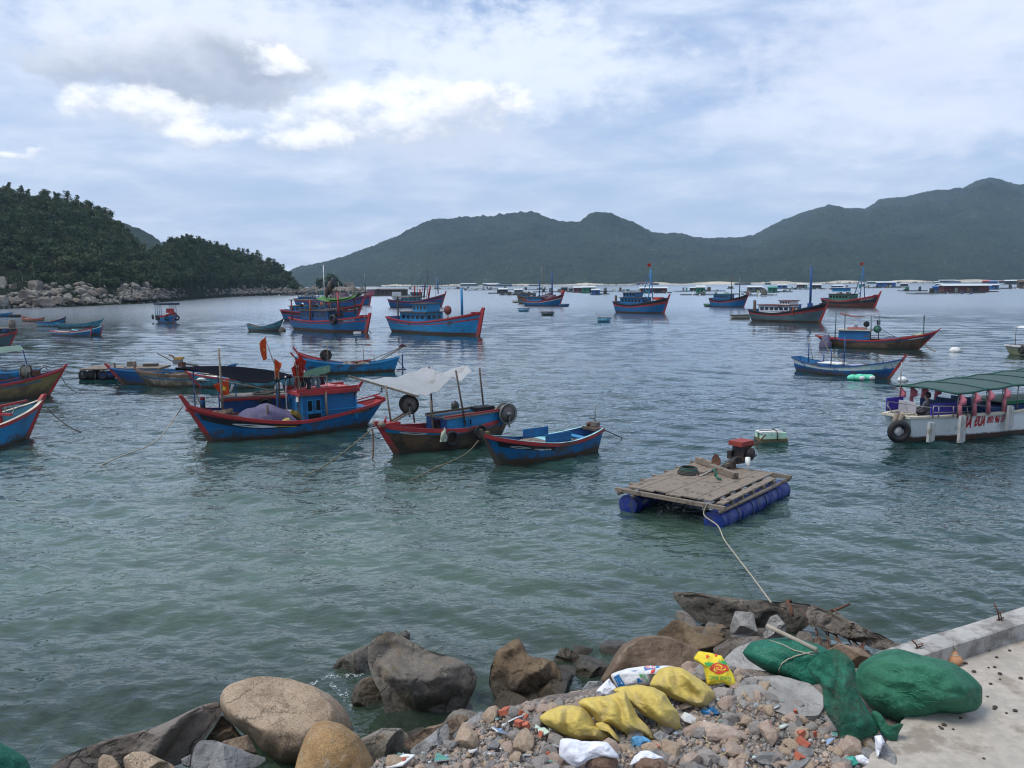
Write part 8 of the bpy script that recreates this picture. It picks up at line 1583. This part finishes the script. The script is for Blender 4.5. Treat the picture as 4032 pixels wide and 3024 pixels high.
mb = MB(); Mx = Matrix.Rotation(.35, 3, 'Y') @ Matrix.Rotation(-.25, 3, 'X'); mb.box((0, 0, .03), (.13, .12, .05), FOAM, M=Mx, taper=.8); mb.box((0, 0, -.004), (.15, .14, .012), FOAM, M=Mx); mb.build('foam_tray', loc=W(2717, 2838, 2.12), label='upturned white foam food tray on the rubble right of the sacks', cat='foam tray')
# ---- green nets
def netmat(name, a, b_, al=0.0, sc2=330):
    m, t, out = new_mat(name); b = t.n.new('ShaderNodeBsdfPrincipled'); v = t.n.new('ShaderNodeTexCoord').outputs['Object']; n1 = t.noise(v, 3.2, 6, .65, .6); n2 = t.noise(v, 22, 4, .7, 1.0); wv = t.n.new('ShaderNodeTexVoronoi'); wv.inputs['Scale'].default_value = sc2; t.put(wv.inputs['Vector'], v)
    c = t.mix(t.ramp(t.math('ADD', t.math('MULTIPLY', n1, .6), t.math('MULTIPLY', n2, .4)), .38, .62), a, b_); c = t.mix(t.ramp(wv.outputs['Distance'], .25, .6, 0, .5), c, tuple(k * .25 for k in a)); t.put(b.inputs['Base Color'], c); b.inputs['Roughness'].default_value = .55; b.inputs['Specular IOR Level'].default_value = .3
    bn = t.n.new('ShaderNodeBump'); bn.inputs['Distance'].default_value = .012; bn.inputs['Strength'].default_value = .7; t.put(bn.inputs['Height'], t.math('ADD', n2, t.math('MULTIPLY', wv.outputs['Distance'], -.4))); t.l.new(bn.outputs[0], b.inputs['Normal'])
    if al:
        tr = t.n.new('ShaderNodeBsdfTransparent'); mx = t.n.new('ShaderNodeMixShader'); t.put(mx.inputs[0], t.ramp(t.math('ADD', n1, t.math('MULTIPLY', n2, .5)), .5, .95, al, 1.0)); t.l.new(tr.outputs[0], mx.inputs[1]); t.l.new(b.outputs[0], mx.inputs[2]); t.l.new(mx.outputs[0], out.inputs[0])
    else: t.l.new(b.outputs[0], out.inputs[0])
    MATS[name] = m; return m
NG1 = netmat('net_green', (.008, .125, .075), (.022, .20, .125), 0, 70); NG2 = netmat('net_green_fine', (.012, .135, .075), (.060, .25, .145), 0, 300); NG3 = netmat('net_green_sheer', (.006, .12, .065), (.03, .22, .14), .35, 300)
n1_ = Poly(c4((135,410),(200,330),(340,310),(500,296),(620,325),(720,360),(790,400),(810,500),(790,640),(730,745),(640,730),(540,680),(430,600),(380,575),(280,530),(180,470)), 1.95, .26, .12, pw=2.6, push=.7); N1 = n1_.build('net_bag', NG1, seed=111, amp=.03, freq=3, fold=.022, fdir=(.35, .93), N=140, rings=40, label='long stuffed green mesh bag tied with cord, left of the big one', cat='net bag')
n2_ = Poly(c4((955,580),(1000,490),(1100,430),(1180,395),(1280,388),(1400,410),(1560,450),(1700,490),(1800,555),(1870,620),(1905,665),(1905,780),(1865,835),(1760,855),(1600,860),(1450,895),(1330,925),(1250,925),(1170,880),(1080,810),(990,720)), 2.2, .42, .1, pw=2.5, push=.72); N2 = n2_.build('net_bag', NG2, seed=113, amp=.07, freq=2.4, fold=.028, fdir=(.2, .97), N=160, rings=48, label='big bulging dark green net bundle resting on the quay', cat='net bag')
n3_ = Poly(c4((610,500),(700,420),(820,378),(900,420),(965,500),(965,600),(1000,720),(1060,830),(1145,960),(1130,1010),(1010,1060),(970,1165),(880,1155),(850,1000),(780,900),(740,800),(720,660),(640,570)), 2.12, .16, .05, pw=2.0, push=1.3); N3 = n3_.build('net_sheet', NG3, seed=115, amp=.05, freq=3.5, fold=.05, fdir=(.95, .3), N=140, rings=44, label='sheer green netting draped down between the two net bags', cat='net')
Poly(c4((1085,840),(1140,840),(1180,930),(1260,960),(1300,930),(1330,930),(1290,1000),(1280,1060),(1220,1055),(1160,1010),(1110,930)), 2.2, .06, .03).build('net_tail', NG2, seed=117, amp=.03, freq=6, fold=.03, label='knotted green net tail below the big bundle on the quay edge', cat='net')
Poly([(-260, 2960), (-100, 2915), (0, 2922), (54, 2949), (102, 2983), (125, 3030), (130, 3120), (-100, 3160), (-260, 3100)], .9, .25, .1).build('net_bag', NG1, seed=119, amp=.03, freq=3, fold=.02, label='green mesh bag cut off at the bottom left corner', cat='net bag')
# loose strings inside the bundle
mb = MB(); r = random.Random(2)
for i in range(26):
    x0, y0 = 2850 + (1180 + r.uniform(-180, 300)) * .5344, 2350 + (600 + r.uniform(-120, 200)) * .5344; a0 = r.uniform(-.6, .6); pts_ = []
    for j in range(12): a1 = a0 + j * r.uniform(.0, .16); x0 += math.cos(a1) * 11; y0 += math.sin(a1) * 7; pts_.append(n2_.surf(x0, y0, .002))
    mb.tube(pts_, .002, pmat('net_string', (.05, .22, .12), .8), 4)
o = mb.build('net_string', N2); o.location = -N2.location
mb = MB(); [mb.tube([n1_.surf(2850 + x * .5344, 2350 + y * .5344, .012) for x, y in L_], .006, ROPE, 5) for L_ in ([(340, 322), (430, 355), (520, 395), (600, 420), (660, 440)], [(500, 440), (560, 430), (640, 418), (700, 410)], [(415, 570), (412, 530), (430, 490), (470, 455), (520, 440)])]; o = mb.build('cord', N1); o.location = -N1.location
a, b_ = n1_.surf(3021 + 200, 2350 + 385 * .5344, .03), n1_.on(3035, 2475); mb = MB(); mb.tube([n1_.surf(3215, 2562, .05), n1_.surf(3120, 2514, .05).lerp(n1_.surf(3215, 2562, .05), .0), n1_.on(3021, 2467) + n1_.n * .22], [.026, .025, .022], pmat('pale_pole', (.34, .30, .24), .8, .2, 8), 8); mb.build('wooden_pole', recenter=True, label='straight wooden pole lying across the long green mesh bag', cat='pole')
rw = random.Random(77); wm = [rock_mesh('rock', 860 + i, [WETB if i % 2 else WETG], 3, 12, .06, .15, False, .35) for i in range(6)]
for i in range(34):
    x = -2.0 + 5.6 * (i + rw.random()) / 34; y = float(interp(x, Y0)) + rw.uniform(3.3, 5.4); s_ = rw.uniform(.22, .48); o = bpy.data.objects.new('rock', wm[i % 6]); COL.objects.link(o); o.location = (x, y, rw.uniform(-.25, .03)); o.scale = (s_ * rw.uniform(1, 1.5), s_, s_ * rw.uniform(.6, .9)); o.rotation_euler = (rw.uniform(-.4, .4), rw.uniform(-.4, .4), rw.random() * 6)
    props(o, 'dark wet rock at the waterline %s' % ('left of the brown pinnacle rock' if x < .2 else ('between the brown pinnacle rock and the concrete ledge' if x < 2.2 else 'under the concrete ledge')), 'rock', 'dark wet rocks along the waterline')
# ---- rubble: single stones, tile shards, and the gravel between them
r = random.Random(21); sm = []
for i, mt in enumerate([RGREY, PNK, OCR, RGREY, GREY, PNK, RGREY, OCR]): sm.append(rock_mesh('stone', 400 + i, [mt], 2, 11, .03, .1, False, .35))
def gz(x, y): return float(G(np.array([x]), np.array([y]))[0] + (fbm(np.array([x * 1.3 + 50.]), np.array([y * 1.3 + 50.]), 4, 5)[0] - .5) * .22)
def spot(): 
    while True:
        px, py = r.uniform(1420, 3500), r.uniform(2620, 3060); lim = float(interp(px, [(1400, 3024), (1700, 2940), (1950, 2810), (2150, 2760), (2400, 2700), (2900, 2640), (3100, 2760), (3500, 2900)]))
        if py > lim: p = W(px, py, 2.08); return p.x, p.y
n = 0
while n < 285:
    x, y = spot(); s_ = r.uniform(.035, .10) * (1 if r.random() < .75 else 1.5); o = bpy.data.objects.new('rubble_stone', sm[n % 8]); COL.objects.link(o); o.location = (x, y, gz(x, y) + s_ * .3); o.scale = (s_ * r.uniform(.9, 1.4), s_, s_ * r.uniform(.5, .9)); o.rotation_euler = (r.uniform(-.5, .5), r.uniform(-.5, .5), r.random() * 6)
    props(o, '%s broken stone %s' % (['grey', 'pinkish', 'ochre', 'brownish grey', 'dark grey', 'pale pink', 'dull grey', 'tan'][n % 8] + (' larger' if s_ > .085 else ''), 'in the rubble left of the yellow sacks' if x < .55 else ('in the rubble below the yellow sacks' if x < 1.5 else 'in the gravel between the sacks and the green nets')), 'stone', 'broken stones of the rubble heap'); n += 1
TL = [('pale blue', pmat('tile_blue', (.22, .36, .58), .3, .05)), ('white', pmat('tile_white', (.66, .67, .65), .35, .05)), ('mint', pmat('tile_mint', (.52, .66, .55), .35, .05)), ('green', pmat('tile_green', (.08, .26, .20), .3, .3, 12)), ('brick red', pmat('brick_red', (.42, .12, .07), .85, .25, 20))]
def shard(px, py, sz, k, label, seed, grp=None):
    rr = random.Random(seed); p = W(px, py, 2.1); n_ = rr.choice([3, 4, 5]); pts_ = []; th = .012 if k < 4 else .05
    for i in range(n_): a = 2 * math.pi * (i + rr.uniform(-.25, .25)) / n_; pts_.append((math.cos(a) * sz * rr.uniform(.7, 1.2), math.sin(a) * sz * rr.uniform(.6, 1.0)))
    mb = MB(); Mx = Matrix.Rotation(rr.uniform(-.6, .3), 3, 'X') @ Matrix.Rotation(rr.uniform(-.5, .5), 3, 'Y'); tp_ = [Mx @ Vector((x, y, th)) for x, y in pts_]; bt = [Mx @ Vector((x, y, 0)) for x, y in pts_]; mb.add(tp_, [tuple(range(n_))], TL[k][1]); mb.add(tp_ + bt, [(i, n_ + i, n_ + (i + 1) % n_, (i + 1) % n_) for i in range(n_)] + [tuple(range(2 * n_ - 1, n_ - 1, -1))], TL[1][1] if k < 4 else TL[4][1])
    z_ = gz(p.x, p.y); mb.build('brick_fragment' if k == 4 else 'tile_shard', loc=(p.x, p.y, z_ + .05), label=label, cat='brick' if k == 4 else 'tile', group=grp)
for i, (x, y, s_, k, lb) in enumerate([(1420, 905, .085, 0, 'largest pale blue tile shard, left of the yellow sacks'), (1530, 830, .085, 1, 'white tile slab above the largest pale blue shard'), (1730, 910, .06, 2, 'mint tile shard standing nearest the lower left sack'), (1680, 880, .045, 2, 'mint tile sliver behind the other mint shard'), (1620, 920, .04, 0, 'small pale blue shard between the brick pieces and the mint tile'), (990, 1065, .10, 3, 'green glazed shard, largest of its colour, at the rubble edge'), (1560, 870, .05, 4, 'red brick fragment beside the blue shard'), (1465, 795, .06, 4, 'hollow orange brick piece left of the white slab'), (1615, 885, .04, 4, 'dark red brick bit under the mint tiles'), (700, 1110, .14, 1, 'broad white slab at the bottom edge left of the green shard'), (1220, 1025, .05, 1, 'white plaster piece left of the long tan stone'), (1820, 1000, .035, 0, 'thin pale blue sliver left of the white cloth'), (1610, 1080, .05, 3, 'green shard below the grey stones left of the white cloth'), (1780, 1110, .05, 3, 'dull green shard at the bottom edge left of the white cloth')]):
    shard(1200 + x * .5425, 2400 + y * .5425, s_, k, lb, 500 + i)
for i, (x, y, s_, k, lb) in enumerate([(440, 985, .05, 2, 'white and mint tile standing upright in the gravel below the net bag'), (485, 1110, .055, 2, 'large mint tile corner beside the ribbed brick'), (575, 1130, .07, 4, 'ribbed orange brick half in the gravel'), (580, 1065, .045, 4, 'orange brick piece above the ribbed one'), (560, 1215, .065, 4, 'orange red brick at the bottom edge below the ribbed one'), (780, 1090, .06, 0, 'long blue tile shard at the right of the gravel'), (815, 1040, .04, 3, 'blue green tile bit near the hanging net'), (380, 870, .04, 0, 'blue white tile near the top of the gravel'), (520, 910, .045, 1, 'cream tile near the top right of the gravel'), (160, 1200, .045, 3, 'translucent green shard at the bottom of the gravel')]):
    shard(2850 + x * .5344, 2350 + y * .5344, s_, k, lb, 600 + i)
for i in range(60):
    x, y = r.uniform(1500, 3250), r.uniform(2780, 3020)
    if x < 2250 and y < 2880 - (x - 1500) * .12: continue
    k = r.choice([0, 0, 1, 2, 3, 4]); shard(x, y, r.uniform(.012, .028), k, ['tiny pale blue tile chip in the gravel', 'tiny white tile chip in the gravel', 'tiny mint tile chip in the gravel', 'tiny green glass chip in the gravel', 'tiny brick red chip in the gravel'][k], 700 + i, 'coloured chips in the gravel')
def gravel():
    rr = np.random.default_rng(31); base = rock_mesh('g', 900, [], 1, 7, .05, .1); bv0 = np.array([v.co[:] for v in base.vertices]); bf = np.array([p.vertices[:] for p in base.polygons]); bpy.data.meshes.remove(base); V, Fq, MI = [], [], []; o_ = 0; N = 7000
    for i in range(N):
        x, y = spot(); s_ = .010 + .026 * rr.random() ** 2.2
        q = bv0 * s_ * (rr.random(3) * .9 + .55); A = rr.normal(size=(3, 3)); Qm, _ = np.linalg.qr(A); q = q @ Qm + np.array([x, y, 0])
        V.append(q); Fq.append(bf + o_); o_ += len(bv0); MI.append(np.full(len(bf), rr.choice(4, p=[.5, .2, .15, .15])))
    V = np.concatenate(V); cx = V.reshape(N, -1, 3).mean(1); gz_ = G(cx[:, 0], cx[:, 1]) + (fbm(cx[:, 0] * 1.3 + 50, cx[:, 1] * 1.3 + 50, 4, 5) - .5) * .22 + .008; V = V.reshape(N, -1, 3); V[:, :, 2] += gz_[:, None]
    np_mesh('gravel', V.reshape(-1, 3), np.concatenate(Fq), [RGREY, PNK, OCR, GREY], np.concatenate(MI), smooth=False, kind='stuff', label='loose gravel and small broken stone on the shore')
gravel()
# dry sticks
for i, (x0, y0, x1, y1, lb) in enumerate([(1480, 870, 1540, 960, 'straight dry stalk standing at an angle left of the gravel'), (1500, 980, 1650, 1080, 'longest dry stalk lying across the gravel'), (1780, 620, 1840, 560, 'green white stalk near the square block'), (1620, 1050, 1730, 1010, 'pale stick lying right of the longest stalk')]):
    a, b_ = W(2100 + x0 * .4521, 2500 + y0 * .4521, 2.16), W(2100 + x1 * .4521, 2500 + y1 * .4521, 2.13); rope_obj('dry_stalk', [a, b_], .005, pmat('straw', (.42, .36, .2), .8), n=5, label=lb, cat='stalk')
# thin foam lines where the water meets the rocks
fm, t, out = new_mat('water_foam'); d = t.n.new('ShaderNodeBsdfDiffuse'); d.inputs['Color'].default_value = (.6, .65, .66, 1); tr = t.n.new('ShaderNodeBsdfTransparent'); mx = t.n.new('ShaderNodeMixShader'); t.put(mx.inputs[0], t.ramp(t.noise(t.n.new('ShaderNodeNewGeometry').outputs['Position'], 14, 6, .7, 1.5), .52, .60, 0, .75)); t.l.new(tr.outputs[0], mx.inputs[1]); t.l.new(d.outputs[0], mx.inputs[2]); t.l.new(mx.outputs[0], out.inputs[0])
mb = MB()
for L_ in ([(1210, 2700), (1290, 2665), (1340, 2660), (1430, 2660)], [(1360, 2720), (1375, 2760), (1385, 2790)], [(1300, 2690), (1340, 2730), (1360, 2760)]):
    pts_ = [W(x, y, .05) for x, y in L_]; mb.grid([[p + Vector((0, -.07, 0)), p + Vector((0, .07, .0))] for p in pts_], fm)
mb.build('foam', kind='stuff', label='thin white foam where the water laps the shore rocks')
# ---------------------------------------------------------------- the air of the bay
def build_haze():
    mb = MB(); m, t, out = new_mat('haze_air'); v = t.n.new('ShaderNodeVolumePrincipled'); v.inputs['Color'].default_value = (.55, .76, 1.0, 1)
    v.inputs['Density'].default_value = .00010; v.inputs['Anisotropy'].default_value = 0.0; t.l.new(v.outputs[0], out.inputs['Volume'])
    mb.box((0, 2500, 226), (12600, 5500, 466), m); o = mb.build('haze', kind='stuff', label='faint blue haze over the bay'); return o
build_haze()
